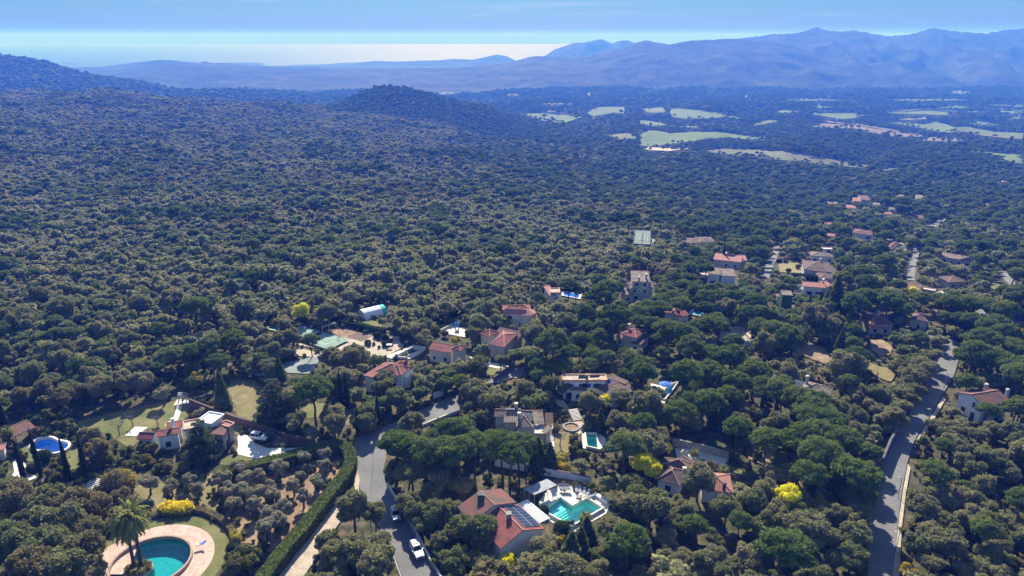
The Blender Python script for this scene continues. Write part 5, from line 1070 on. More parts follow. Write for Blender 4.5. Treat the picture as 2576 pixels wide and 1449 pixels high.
# ================================================================== VEGETATION
LEAF = {
 'oak': leafmat('oak_leaves', [(.140, .165, .080), (.185, .196, .120), (.245, .236, .160), (.160, .180, .095), (.215, .212, .140)], .43),
 'oakb': leafmat('oak_leaves_brown', [(.165, .15, .09), (.20, .18, .115), (.15, .15, .09)], .42),
 'oakf': leafmat('forest_leaves', [(.20, .23, .13), (.24, .255, .165), (.29, .29, .205), (.22, .245, .145), (.26, .265, .18)], .5),
 'oakg': leafmat('forest_leaves_green', [(.12, .165, .075), (.15, .19, .09), (.17, .20, .10)], .42),
 'pine': leafmat('pine_needles', [(.095, .145, .05), (.12, .165, .06), (.145, .18, .075)], .36),
 'dark': leafmat('cypress_leaves', [(.025, .040, .020), (.035, .052, .026)], .2),
 'cedar': leafmat('cedar_needles', [(.075, .105, .06), (.095, .12, .07)], .32),
 'olive': leafmat('olive_leaves', [(.27, .265, .23), (.31, .30, .26), (.24, .24, .20)], .35),
 'yellow': leafmat('mimosa_blossom', [(.60, .60, .03), (.68, .68, .05), (.56, .56, .05)], .35, 2.2, green=True),
 'yelgr': leafmat('yellow_green_leaves', [(.34, .33, .06), (.42, .34, .06)], .35, 2.2),
 'shrub': leafmat('shrub_leaves', [(.095, .13, .045), (.15, .16, .06), (.17, .15, .08), (.10, .12, .06)], .34),
 'hedge': leafmat('hedge_leaves', [(.085, .115, .038), (.105, .13, .045)], .3, 1.0),
 'palm': leafmat('palm_fronds', [(.18, .20, .08), (.22, .23, .10)], .35),
 'gold': leafmat('golden_flowers', [(.60, .52, .03), (.68, .60, .05)], .3, 3, green=True)}
def leaves(lobes, n, s, seed, up=.15, aspect=1.4, core=.66, rnd=.7, upl=1.0):
    """leaf sprays over a set of lobes (cx,cy,cz,rx,ry,rz) + an inner mass; returns MB"""
    g = np.random.default_rng(seed); Lb = np.array(lobes, float); ar = (Lb[:, 3] * Lb[:, 4] + Lb[:, 3] * Lb[:, 5]); pr = ar / ar.sum()
    k = g.choice(len(Lb), n * 2, p=pr); d = g.normal(size=(n * 2, 3)); d[:, 2] += up; d /= np.linalg.norm(d, axis=1)[:, None]
    rad = .80 + .26 * g.random(n * 2) ** .7 + (g.random(n * 2) < .14) * g.random(n * 2) * .38
    P = Lb[k, :3] + d * Lb[k, 3:] * rad[:, None]; ok = np.ones(n * 2, bool)
    for i in range(len(Lb)):
        q = (P - Lb[i, :3]) / Lb[i, 3:]; ok &= ~((np.einsum('ij,ij->i', q, q) < .55) & (k != i))
    P = P[ok][:n]; d = d[ok][:n]; m_ = len(P)
    nr = d * .6 + np.array([0, .12, .55]) * upl + rnd * g.normal(size=(m_, 3)); nr /= np.linalg.norm(nr, axis=1)[:, None]
    a = np.cross(nr, g.normal(size=(m_, 3))); a /= np.linalg.norm(a, axis=1)[:, None] + 1e-9; b = np.cross(nr, a)
    sz = s * (.55 + .8 * g.random(m_))[:, None]; a *= sz * aspect / 2; b *= sz / 2
    V = np.stack([P - a, P - b * .9 + a * .1, P + a, P + b], 1).reshape(-1, 3)
    mb = MB(); mb.v = [tuple(v) for v in V.tolist()]; mb.f = [(4 * i, 4 * i + 1, 4 * i + 2, 4 * i + 3) for i in range(m_)]; mb.m = [0] * m_
    for (x, y, z, rx_, ry_, rz_) in lobes:
        if core: mb_lathe(mb, x, y, z, rx_ * core, ry_ * core, rz_ * core, g)
    return mb
def mb_lathe(mb, x, y, z, rx_, ry_, rz_, g, n=7):
    vs = []; fs = []; rings = [-.85, -.45, 0, .45, .85]
    for q in rings:
        r = math.sqrt(1 - q * q)
        for k in range(n):
            a = 2 * math.pi * k / n + q; j = 1 + .22 * (g.random() - .5); vs.append((x + rx_ * r * j * math.cos(a), y + ry_ * r * j * math.sin(a), z + rz_ * q * j))
    for i in range(len(rings) - 1):
        for k in range(n): fs.append((i * n + k, i * n + (k + 1) % n, (i + 1) * n + (k + 1) % n, (i + 1) * n + k))
    fs += [tuple(range(n - 1, -1, -1)), tuple(range((len(rings) - 1) * n, len(rings) * n))]; mb.add(vs, fs)
def trunk(h, r, seed, limbs=4, spread=1.4, top=1.2, lean=.15, z0=.45):
    g = random.Random(seed); m = MB(); p = Vector((0, 0, -.4)); k = 4; pts = [p]; 
    for i in range(1, k + 1): pts.append(Vector((lean * h * (i / k) ** 1.5 * g.uniform(.4, 1.1), g.uniform(-.12, .12) * h * .3, h * i / k)))
    for i in range(k): m.tube(pts[i], pts[i + 1], r * (1 - .5 * i / k), r * (1 - .5 * (i + 1) / k), 7)
    for j in range(limbs):
        f = z0 + (1 - z0) * (j + .5) / limbs; i = min(int(f * k), k - 1); b = pts[i].lerp(pts[i + 1], f * k - i); a = 2 * math.pi * (j * .38 + g.random() * .2)
        e = b + Vector((math.cos(a) * spread, math.sin(a) * spread, top * (.6 + .6 * g.random()))); mid = b.lerp(e, .5) + Vector((0, 0, -.1 * spread)); m.tube(b, mid, r * .42, r * .3, 5); m.tube(mid, e, r * .3, r * .12, 5)
    return m
def oak_lobes(seed, Rr=2.5, hc=3.9, n=11, flat=.78):
    g = random.Random(seed); L = [(0, 0, hc, Rr * .55, Rr * .55, Rr * .5)]
    ax_ = g.uniform(.85, 1.25); ay_ = g.uniform(.8, 1.1)
    for i in range(n):
        a = 2.4 * i + g.uniform(-.6, .6); e = g.uniform(-.4, 1.1); rr = Rr * g.uniform(.40, .88) * math.cos(e * .9); q = Rr * g.uniform(.17, .42)
        L.append((math.cos(a) * rr * ax_, math.sin(a) * rr * ay_, hc + math.sin(e) * Rr * flat * g.uniform(.6, .95), q, q * g.uniform(.85, 1.1), q * .85))
    return L
def pine_lobes(seed, Rr=4.0, hc=8.4, n=15):
    g = random.Random(seed); L = [(0, 0, hc + .35, Rr * .5, Rr * .5, .95)]
    for i in range(n):
        a = 2.4 * i; f = math.sqrt((i + .6) / n); rr = Rr * .76 * f; q = Rr * g.uniform(.24, .34)
        L.append((math.cos(a) * rr + g.uniform(-.3, .3), math.sin(a) * rr * .95, hc + .75 * (1 - f * f) * Rr / 4 * 2.6 - .5 + g.uniform(-.2, .2), q, q, q * .68))
    return L
PROTO = {}
def proto(kind, crown, mat, trunk_mb, hc, rc, cat, smooth=False):
    cm = crown.mesh(kind + '_crown', mat); tm = trunk_mb.mesh(kind + '_trunk', M_BARK) if trunk_mb else None
    PROTO.setdefault(kind, []).append((cm, tm, hc, rc, cat))
for i in range(8): proto('oak', leaves(oak_lobes(i * 7 + 1, n=16 + i % 5), 6500, .25, i), LEAF['oak'], trunk(3.4, .2, i, 5, 1.2, 1.0), 3.9, 2.55, 'holm oak')
for i in range(3): proto('brown_oak', leaves(oak_lobes(i * 7 + 50, n=16), 6000, .24, i + 20, rnd=1.0), LEAF['oakb'], trunk(3.4, .2, i, 5, 1.2, 1.0), 3.9, 2.55, 'oak')
for i in range(5): proto('pine', leaves(pine_lobes(i * 5 + 2), 8500, .28, i + 30, up=.35, aspect=1.8), LEAF['pine'], trunk(8.2, .26, i + 9, 7, 2.2, 1.2, .10, .62), 8.6, 4.0, 'umbrella pine')
g_ = random.Random(3)
proto('cypress', leaves([(0, 0, z_, r_, r_, .95) for z_, r_ in ((.9, .42), (1.7, .52), (2.6, .56), (3.5, .55), (4.4, .50), (5.3, .44), (6.2, .36), (7.1, .27), (7.9, .18), (8.5, .09))], 2600, .2, 71, up=.2, aspect=1.5, core=.9), LEAF['dark'], trunk(2, .12, 1, 0), 4.6, .8, 'cypress')
cl = []
for i in range(9):
    z_ = 2.0 + i * 1.32; r_ = 5.2 * (1 - i / 9.6) ** .62
    for k in range(max(4, 10 - i)): a = k * 2 * math.pi / max(4, 10 - i) + i * .6 + g_.uniform(-.3, .3); q = g_.uniform(.38, .86); cl.append((math.cos(a) * r_ * q, math.sin(a) * r_ * q, z_ + g_.uniform(-.35, .35), r_ * .33 * g_.uniform(.6, 1.1) + .2, r_ * .33 * g_.uniform(.6, 1.1) + .2, .26))
proto('cedar', leaves(cl, 13000, .30, 81, up=.1, aspect=1.8, core=.5), LEAF['cedar'], trunk(13.2, .38, 8, 8, 3.2, .4, .02, .15), 6.8, 4.6, 'cedar')
for i in range(3): proto('olive', leaves(oak_lobes(i + 90, 1.6, 2.4, 12, .9), 2800, .19, i + 92, rnd=1.1), LEAF['olive'], trunk(2.1, .22, i + 40, 4, .9, .8, .2, .3), 2.5, 1.8, 'olive tree')
for i in range(2): proto('mimosa', leaves(oak_lobes(i + 110, 2.3, 4.0, 24, 1.0), 4200, .23, i + 112, rnd=1.2, core=.5), LEAF['yellow'], trunk(3.4, .16, i + 60, 5, 1.2, 1.2), 4.0, 2.4, 'mimosa')
for i in range(3): proto('shrub', leaves(oak_lobes(i + 130, 1.25, .95, 8, .9), 1100, .26, i + 133), LEAF['shrub'], trunk(.9, .07, i, 3, .4, .4), 1.0, 1.3, 'shrub')
proto('clipped_bush', leaves([(0, 0, 1.3, 1.5, 1.5, 1.35)], 2200, .2, 140, rnd=.35, core=.93), LEAF['dark'], trunk(.8, .12, 1, 0), 1.3, 1.5, 'clipped bush')
proto('yellow_bush', leaves(oak_lobes(150, 1.3, 1.1, 9, .9), 1200, .24, 151), LEAF['yelgr'], trunk(.9, .07, 3, 3, .4, .4), 1.1, 1.3, 'yellow green bush')
proto('conifer', leaves([(0, 0, 1.0 + i * 1.0, 1.9 * (1 - i / 8.5), 1.9 * (1 - i / 8.5), .8) for i in range(8)], 3600, .32, 160, aspect=1.7), LEAF['cedar'], trunk(7, .18, 5, 0), 3.6, 1.9, 'conifer')
# palm
def palm_mesh(nf, Lf, seed, hc, droop=1.0):
    g = random.Random(seed); m = MB()
    for i in range(nf):
        a = i * 2.399; el = 1.25 - 1.75 * (i / nf) + g.uniform(-.1, .1); prev = Vector((0, 0, hc)); dirv = Vector((math.cos(a) * math.cos(el), math.sin(a) * math.cos(el), math.sin(el))); side = Vector((-math.sin(a), math.cos(a), 0))
        for k in range(6):
            nx = prev + dirv * (Lf / 6); w_ = .34 * (1 - abs(k - 2) / 5.2)
            m.add([prev - side * w_ - Vector((0, 0, w_ * .5)), prev, nx, nx - side * w_ * .85 - Vector((0, 0, w_ * .5)) - dirv * .1], [(0, 1, 2, 3)]); m.add([prev, prev + side * w_ - Vector((0, 0, w_ * .5)), nx + side * w_ * .85 - Vector((0, 0, w_ * .5)) - dirv * .1, nx], [(0, 1, 2, 3)])
            for q in range(2): s2 = (q * 2 - 1); m.add([prev, nx, nx + side * s2 * w_ * 1.9 + dirv * .25 - Vector((0, 0, .22))], [(0, 1, 2)])
            prev = nx; dirv = (dirv + Vector((0, 0, -.26 * droop))).normalized()
    return m
tp = MB(); pts = [Vector((.0, 0, -.3)), Vector((.1, .0, 2.5)), Vector((.18, .02, 5.0)), Vector((.2, 0, 7.4))]
for i in range(3): tp.tube(pts[i], pts[i + 1], .30 - .03 * i, .27 - .03 * i, 9)
proto('palm', palm_mesh(64, 3.0, 5, 7.4), LEAF['palm'], tp, 7.3, 2.4, 'palm tree')
tp = MB(); tp.tube((0, 0, -.2), (0, 0, 1.8), .3, .24, 8); proto('small_palm', palm_mesh(34, 1.9, 6, 1.8), LEAF['palm'], tp, 1.9, 1.6, 'small palm')
# bare plane trees
bt = trunk(2.6, .16, 77, 9, 1.7, 1.5, .08, .55); 
for i in range(26):
    a = i * 2.4; g2_ = random.Random(i); b = Vector((math.cos(a) * 1.1, math.sin(a) * 1.1, 2.9 + g2_.random() * .8)); bt.tube(b, b + Vector((math.cos(a) * g2_.uniform(.4, 1.1), math.sin(a) * g2_.uniform(.4, 1.1), g2_.uniform(.2, .9))), .035, .015, 4)
M_TWIG = mat2('pale_bark', (.16, .13, .11), (.24, .20, .17), 2, 9)
def place(kind, X, Y, scale, label=None, group=None, rz=None, var=None, Z=None, sz=1.0):
    v = PROTO[kind]; cm, tm, hc, rc, cat = v[random.randrange(len(v)) if var is None else var % len(v)]
    Z = zt(X, Y) if Z is None else Z
    r = empty({'brown_oak': 'oak_tree', 'oak': 'oak_tree', 'pine': 'umbrella_pine', 'olive': 'olive_tree', 'palm': 'palm_tree', 'mimosa': 'mimosa_tree', 'cedar': 'cedar_tree', 'cypress': 'cypress_tree', 'conifer': 'conifer_tree'}.get(kind, kind), (X, Y, Z), label, cat, group, random.uniform(0, 6.28) if rz is None else rz)
    r.scale = (scale, scale, scale * sz)
    for nm, me in (('crown', cm), ('trunk', tm)):
        if me: o = bpy.data.objects.new(nm, me); C.objects.link(o); o.parent = r
    return r
PLACED = []      # (x,y,radius)
TREES = []       # waiting for labels: (obj, kind, x, y)
def pt_tree(kind, t, x, y, scale=1.0, sz=1.0, label=None, base=False):
    """place a tree whose crown centre (or foot, if base) is seen at photo position (x,y)"""
    hc, rc = PROTO[kind][0][2], PROTO[kind][0][3]
    X, Y, Z = G(*zz(t, x, y), 0 if base else hc * scale * sz); r = place(kind, X, Y, scale, sz=sz, Z=Z)
    PLACED.append((X, Y, rc * scale)); TREES.append([r, kind, X, Y, label]); return r
# ------------------------------------------------------------------ trees seen one by one
for (x, y, s) in [(550, 190, 1.05), (640, 110, .9), (770, 110, 1.15), (985, 310, 1.0), (1205, 410, 1.05), (1435, 430, .95), (1580, 350, 1.1), (1620, 500, 1.2), (1530, 230, 1.1), (1650, 260, 1.1), (1300, 60, .9), (1180, 50, .9), (1690, 420, 1)]: pt_tree('pine', 'R', x, y, s)
for (x, y, s) in [(360, 850, 1.2), (480, 880, 1.2), (560, 930, 1.0), (700, 810, 1.0), (790, 830, 1.0), (965, 800, .7), (900, 950, .85), (1130, 840, 1.1), (1230, 860, 1.2), (1340, 900, 1.2), (1390, 960, 1), (760, 1080, 1.1), (880, 1070, 1.2), (1000, 1150, 1.0), (1080, 1190, 1.1),
                  (920, 1280, 1.1), (1150, 1310, 1), (1270, 1340, 1.1), (1420, 1410, 1.1), (1530, 1430, 1.0), (1620, 1440, .9), (1020, 720, 1), (1120, 720, 1), (1190, 740, .9), (680, 590, 1), (770, 590, .9), (880, 590, 1), (960, 580, .8), (1090, 620, 1), (470, 650, 1), (575, 210, .9), (430, 275, .8), (1010, 150, 1), (1120, 210, 1.1),
                  (780, 20, 1.1), (640, 30, 1), (1550, 60, 1.3), (1400, 70, 1.2), (1250, 60, 1.1), (1800, 130, 1.1)]: pt_tree('pine', 'N', x, y, s)
for (x, y, s) in [(190, 105, 1.15), (60, 185, .95), (230, 300, 1.2), (110, 280, 1.1), (-50, 300, 1.1), (380, 240, 1.1), (520, 250, 1.1), (640, 235, 1.15), (790, 230, 1.05), (700, 320, 1.1), (850, 290, .8)]: pt_tree('pine', '3', x, y, s)
pt_tree('pine', '2', 1190, 520, 1.15); pt_tree('pine', '2', 1290, 540, 1.0); pt_tree('pine', '2', 615, 130, 1.35); pt_tree('pine', 'C', 870, 510, .75); pt_tree('pine', 'C', 90, 490, 1.1); pt_tree('pine', 'C', -60, 720, .9)
for (x, y, s) in [(600, 290, 1.0), (720, 230, 1.1), (850, 250, 1.15), (980, 290, 1.1), (1100, 330, 1.1), (1240, 390, 1.1), (1350, 430, 1.15), (1400, 520, 1.1), (890, 980, .55), (930, 1100, .75), (1330, 1060, .85), (1230, 150, .9), (1320, 170, .8), (1430, 190, 1), (1050, 90, 1), (830, 50, 1)]: pt_tree('pine', 'r', x, y, s)
for (x, y, s) in [(60, 480, 1.1), (190, 560, 1.0), (250, 660, 1.1), (110, 740, 1.15), (200, 790, 1.1), (330, 860, 1.25), (20, 640, 1.1), (60, 860, 1.0), (770, 850, .95), (330, 190, 1.0), (150, 520, .8)]: pt_tree('pine', '5', x, y, s)
for (x, y, s) in [(350, 430, 1), (400, 540, 1.1), (560, 605, 1), (480, 590, .9), (710, 695, 1.3), (370, 700, 1), (440, 770, .9), (530, 775, 1.1), (370, 830, 1.1), (560, 860, 1.1), (740, 1000, 1.25), (1000, 1000, 1.0), (1080, 550, 1.1), (1350, 570, 1.1), (1160, 1010, 1), (1240, 1030, 1.1), (1400, 1040, 1.1), (1560, 1060, 1.1), (1700, 1090, 1.2), (1420, 1170, .9),
                  (1560, 1220, 1), (1700, 1270, 1.1), (1800, 960, 1.3), (1700, 940, 1), (1520, 1310, 1.1), (1450, 1420, 1.2), (1750, 1390, 1), (80, 470, 1), (230, 345, 1.1), (330, 320, 1), (560, 340, 1.1), (710, 200, 1.1), (845, 205, 1.7), (830, 260, 1.3), (650, 440, 1.1), (760, 380, 1.2), (1780, 740, 1.2), (1800, 800, 1.1), (1620, 1190, 1), (1480, 560, 1)]: pt_tree('pine', 'f', x, y, s)
for (x, y, s) in [(385, 1255, 1.0), (620, 1150, 1.05), (1065, 1270, 1.05), (1325, 1215, 1.05)]: pt_tree('cypress', 'p', x, y, s, 1.28, base=True)
pt_tree('cypress', '2', 1078, 415, 1.1, base=True); pt_tree('cypress', '2', 937, 470, .95, base=True); pt_tree('cypress', '6', 915, 1065, 1.2, base=True); pt_tree('cypress', '6', 1055, 1050, 1.3, base=True); pt_tree('cypress', 'N', 812, 335, 1.25, base=True)
for x in (340, 372, 405): pt_tree('cypress', '5', x, 470, 1.0, base=True)
pt_tree('cypress', 'R', 1505, 790, .7, base=True); pt_tree('cypress', '1', 20, 400, 1.2, base=True); pt_tree('cypress', '1', 50, 440, 1.0, base=True); pt_tree('cypress', '2', 820, 280, 1.25, base=True); pt_tree('cypress', '2', 862, 285, 1.2, base=True)
for (x, y, s) in [(80, 695, 1.0), (150, 765, 1.15), (245, 745, 1), (380, 685, 1.15), (550, 620, 1.05), (705, 598, 1.1), (700, 675, 1.05), (560, 690, .6), (525, 745, .75), (315, 825, 1), (480, 815, 1.15), (640, 785, 1), (230, 865, 1.15), (335, 880, 1.1), (120, 850, 1.15), (30, 860, 1.15), (215, 945, 1.2), (420, 965, 1.15), (550, 895, 1.15), (320, 1010, 1.25), (290, 1100, 1.4), (10, 765, 1.1), (380, 1060, 1.2), (60, 940, 1.1)]: pt_tree('olive', '2', x, y, s)
for (x, y, s) in [(1040, 800, 1.3), (1200, 825, 1.1), (1325, 785, 1.05), (1375, 845, 1.05), (1540, 780, 1.1), (1590, 850, 1.15), (1700, 850, 1.1), (1700, 700, 1)]: pt_tree('olive', '1', x, y, s)
pt_tree('olive', '7', 760, 150, 1.45); pt_tree('olive', '7', 1330, 420, .8); pt_tree('olive', '2', 620, 450, 1.1)
pt_tree('cedar', '7', 1340, 840, .82); pt_tree('cedar', '2', 350, 230, 1.0); pt_tree('conifer', '1', 1555, 190, 1.15, 1.3); pt_tree('conifer', 'w', 1420, 1130, .8); pt_tree('conifer', 'R', 870, 230, 1.2); pt_tree('conifer', '6', 1280, 830, 2.1); pt_tree('conifer', '6', 1560, 760, 1.2); pt_tree('conifer', '6', 2110, 950, 1.3)
pt_tree('conifer', '5', 230, 130, 1.0); pt_tree('conifer', 'C', 560, 880, 1.2); pt_tree('conifer', '6', 1180, 860, 1.5)
pt_tree('conifer', 'm', 1740, 1110, 1.35, .7); pt_tree('conifer', 'm', 1960, 800, 1.1, .6); pt_tree('conifer', 'm', 1880, 1000, 1.0, .8); pt_tree('conifer', '3', 960, 370, 1.3, .8); pt_tree('conifer', '3', 1070, 390, 1.1, .8)
pt_tree('palm', '1', 990, 1385, 1.3, 1.17, base=True); pt_tree('palm', '1', 940, 1395, 1.15, 1.15, base=True)
pt_tree('small_palm', 'm', 1950, 620, .9); pt_tree('palm', '4', 1120, 1100, .5); pt_tree('palm', '5', 260, 450, .5); pt_tree('small_palm', 'c', 1915, 80, 1.4); pt_tree('small_palm', 'M', 655, 445, 1.6); pt_tree('small_palm', '4', 1500, 1310, .8); pt_tree('small_palm', 'w', 1220, 1175, .8); pt_tree('palm', '1', 50, 440, .55)
for (tg, x, y, s) in [('R', 270, 590, 1.15), ('R', 340, 640, .95), ('R', 380, 690, .6), ('R', 1360, 880, 1.25), ('R', 1330, 860, .8), ('m', 850, 1250, .75), ('m', 790, 1340, .65), ('C', 770, 240, 1.3), ('N', 1780, 225, .9), ('N', 600, 1305, .85), ('N', 310, 1075, .6), ('N', 1325, 205, .7), ('N', 1060, 455, .55), ('f', 335, 620, .9), ('f', 820, 905, .75), ('f', 930, 950, .85), ('w', 1490, 775, .75), ('R', 570, 1425, .6), ('f', 215, 300, .9), ('R', 440, 480, .6), ('R', 650, 8, .7)]: pt_tree('mimosa', tg, x, y, s)
for (tg, x, y, s) in [('m', 1600, 935, .75), ('M', 215, 620, 1.3), ('m', 200, 1190, 1.6), ('m', 330, 1210, 1.4), ('C', 590, 330, 1.6), ('C', 500, 340, 1.3), ('M', 490, 335, 1.4), ('3', 1180, 400, 1.3), ('3', 1200, 460, 1.2), ('1', 20, 1050, 2.4), ('1', 60, 1000, 2.0), ('1', 30, 1160, 2.2), ('1', 1370, 90, 2.0), ('2', 1355, 645, 1.0), ('5', 160, 1250, 1.1), ('5', 620, 1430, 1.3), ('h', 1900, 450, .8), ('1', 560, 790, .7), ('1', 1650, 1190, 1.1), ('2', 1860, 1160, .9), ('c', 1650, 590, .7), ('M', 1540, 650, 1.0), ('c', 1880, 640, .9), ('R', 1000, 770, .8), ('R', 1490, 905, 1.4), ('R', 1640, 920, 1.6)]: pt_tree('yellow_bush', tg, x, y, s)
M_B1 = (('1', 130, 920, 1.5, 'brown_oak'), ('1', 330, 930, 1.5, 'oak'), ('1', 540, 960, 1.5, 'brown_oak'), ('1', 700, 960, 1.3, 'brown_oak'), ('1', 450, 1080, 1.6, 'oak'), ('1', 240, 1100, 1.6, 'oak'), ('1', 80, 1250, 1.8, 'oak'), ('1', 330, 1260, 1.8, 'oak'), ('1', 590, 1290, 1.6, 'brown_oak'), ('1', 180, 1400, 1.8, 'brown_oak'), ('1', 430, 1420, 1.7, 'oak'), ('1', 650, 1130, 1.3, 'brown_oak'), ('1', 850, 920, 1.0, 'brown_oak'), ('1', 60, 850, 1.2, 'oak'), ('1', 620, 1420, 1.3, 'oak'),
        ('m', 450, 790, 1.45, 'oak'), ('m', 520, 980, 1.0, 'oak'), ('m', 190, 780, 1.2, 'oak'), ('m', 20, 560, 1.1, 'oak'), ('m', 1360, 1020, 1.1, 'oak'), ('m', 1180, 1330, 1.2, 'oak'), ('m', 1400, 1290, 1.2, 'oak'), ('m', 480, 1260, .9, 'oak'), ('2', 900, 975, 1.5, 'oak'), ('2', 1050, 1010, 1.0, 'oak'), ('2', 900, 1290, 1.4, 'oak'), ('2', 760, 1310, 1.2, 'oak'), ('2', 1070, 1370, 1.5, 'oak'), ('2', 700, 1190, .8, 'oak'), ('2', 1090, 1230, 1.1, 'oak'), ('2', 660, 1240, .7, 'olive'),
        ('2', 1310, 720, 1.4, 'oak'), ('2', 1190, 700, 1.0, 'oak'), ('2', 1480, 1010, 1.2, 'oak'), ('2', 1560, 720, 1.1, 'oak'), ('2', 1650, 820, 1.0, 'oak'), ('2', 760, 350, 1.5, 'oak'), ('2', 990, 380, 1.1, 'oak'), ('2', 1310, 380, 1.2, 'oak'), ('R', 690, 720, 1.45, 'oak'), ('R', 1190, 820, 1.2, 'oak'), ('R', 1100, 890, 1.2, 'oak'), ('R', 380, 400, 1.2, 'oak'), ('R', 900, 940, 1.2, 'oak'), ('4', 590, 360, 1.3, 'oak'),
        ('1', 420, 210, 1.4, 'brown_oak'), ('1', 300, 150, 1.2, 'brown_oak'), ('1', 560, 170, 1.1, 'brown_oak'), ('1', 720, 130, 1.4, 'oak'), ('1', 850, 90, 1.4, 'oak'), ('1', 1000, 100, 1.3, 'oak'), ('1', 640, 500, 1.3, 'oak'), ('1', 670, 560, 1.2, 'brown_oak'), ('C', 1230, 700, 1.6, 'oak'), ('C', 1080, 700, 1.4, 'oak'), ('C', 1350, 680, 1.2, 'oak'), ('c', 1300, 770, 1.1, 'oak'), ('c', 1280, 900, 1.2, 'oak'), ('C', 560, 520, 1.3, 'oak'), ('C', 680, 500, 1.3, 'oak'), ('C', 400, 560, 1.2, 'oak'),
        ('w', 200, 600, 1.2, 'oak'), ('w', 1260, 800, 1.3, 'oak'), ('w', 1780, 760, 1.3, 'oak'), ('w', 850, 560, .9, 'oak'), ('w', 1690, 270, 1.0, 'oak'), ('M', 360, 560, 1.0, 'oak'), ('M', 620, 800, .9, 'oak'), ('1', 150, 200, 1.1, 'brown_oak'), ('2', 1200, 560, 1.0, 'oak'))
M_B1 += tuple(('5', x, y, s, 'oak') for x, y, s in ((335, 1000, 1.35), (345, 1110, 1.25), (300, 1230, 1.3), (330, 1180, 1.1), (645, 320, 1.4), (690, 262, 1.3), (600, 430, 1.25), (745, 205, 1.2), (400, 920, 1.1), (290, 1340, 1.2), (660, 400, 1.0)))
for (tg, x, y, s, k) in M_B1: pt_tree(k, tg, x, y, s)
for (tg, x, y, s) in [('p', 1140, 480, 1.0), ('1', 220, 700, .75), ('p', 480, 1030, .8), ('1', 300, 620, 1.2), ('1', 120, 600, .7), ('m', 1610, 770, 1.1), ('m', 1530, 890, .7), ('m', 1350, 520, .8), ('c', 1300, 235, .9), ('c', 1195, 200, .9), ('c', 1370, 270, .55), ('c', 1310, 320, .8), ('c', 1380, 325, .5), ('c', 1215, 265, .4), ('c', 1070, 300, .7), ('1', 1630, 1260, .8), ('1', 850, 120, .8), ('p', 440, 270, .7), ('p', 540, 290, .7), ('p', 780, 470, .8), ('p', 930, 540, .6), ('6', 560, 275, .9), ('p', 1050, 860, .1)]: pt_tree('clipped_bush', tg, x, y, s, .9)
for (tg, x, y, s) in [('1', 880, 590, 1.4), ('1', 760, 640, 1.6), ('1', 680, 660, 1.5), ('1', 1000, 560, 1.4), ('1', 1060, 570, 1.3), ('1', 900, 690, 1.2), ('1', 1040, 640, 1.2), ('1', 1120, 700, 1.1), ('1', 420, 660, 1.4), ('1', 450, 720, 1.3), ('1', 380, 690, 1.2), ('1', 530, 740, 1.2), ('1', 350, 740, 1.1), ('1', 330, 330, 1.4), ('1', 430, 400, 1.4), ('1', 250, 370, 1.2), ('1', 280, 450, 1.2), ('1', 350, 450, 1.0), ('1', 390, 770, 1.1), ('1', 660, 760, 1), ('1', 170, 620, .8), ('1', 1290, 700, 1.3), ('1', 1180, 700, 1.1), ('1', 1660, 1200, .9), ('1', 30, 520, 1.6),
                      ('1', 1720, 1300, 1.4), ('1', 1640, 1370, 1.4), ('2', 130, 1300, 1.4), ('2', 90, 1390, 1.4), ('2', 180, 1360, 1.4), ('2', 230, 1290, 1.2), ('m', 1930, 160, .8), ('m', 1800, 160, .8), ('m', 2020, 190, .9), ('m', 2060, 260, .7), ('m', 1740, 700, .7), ('h', 1650, 690, 1.2), ('h', 1700, 800, 1.1), ('h', 1620, 870, 1.1), ('h', 1760, 950, 1.1), ('h', 1860, 960, 1.0), ('h', 2000, 430, 1.1), ('h', 1900, 340, .9), ('h', 2120, 350, 1.2), ('h', 2180, 470, .9), ('h', 2300, 620, 1.1), ('h', 1340, 520, .9), ('4', 1350, 1270, 1.2), ('4', 1350, 990, 1.2), ('4', 1540, 1080, 1.3), ('4', 1640, 1130, 1.3),
                      ('4', 1940, 1120, 1), ('4', 2190, 1170, 1.1), ('4', 1790, 980, 1.1), ('c', 1150, 320, .6), ('c', 1090, 330, .7), ('c', 1220, 365, .5), ('c', 1450, 500, .8), ('c', 2000, 150, 1.2), ('c', 2100, 190, 1.1), ('6', 800, 350, 1.2), ('6', 680, 400, 1.1), ('6', 650, 280, 1), ('w', 1990, 560, 1), ('w', 2060, 560, 1)]: pt_tree('shrub', tg, x, y, s)
for (tg, x, y) in [('7', 115, 770), ('7', 315, 635), ('7', 695, 640), ('2', 405, 600), ('h', 1400, 800)]:
    X, Y, Z = G(*zz(tg, x, y)); r = empty('bare_tree', (X, Y, Z), None, 'bare tree', None, random.uniform(0, 6)); 
    me = bpy.data.meshes.get('bare_tree_branches') or bt.mesh('bare_tree_branches', M_TWIG); o = bpy.data.objects.new('branches', me); C.objects.link(o); o.parent = r; r.scale = (1, 1, 1.05); TREES.append([r, 'bare', X, Y, None]); PLACED.append((X, Y, 1.5))
# potted tree on the round tower
r = place('olive', NICHE[0], NICHE[1], .5, 'small round potted tree in front of the round tower roof', None, Z=6.6); PLACED.append((NICHE[0], NICHE[1], .5))
m = MB(); X, Y = NICHE; m.lathe([(.1, 4.9), (.35, 4.9), (.5, 6.9), (.4, 6.9), (.1, 6.85)], 12, (X, Y)); m.build('pot', M_STONE, bpy.data.objects['villa.004'])
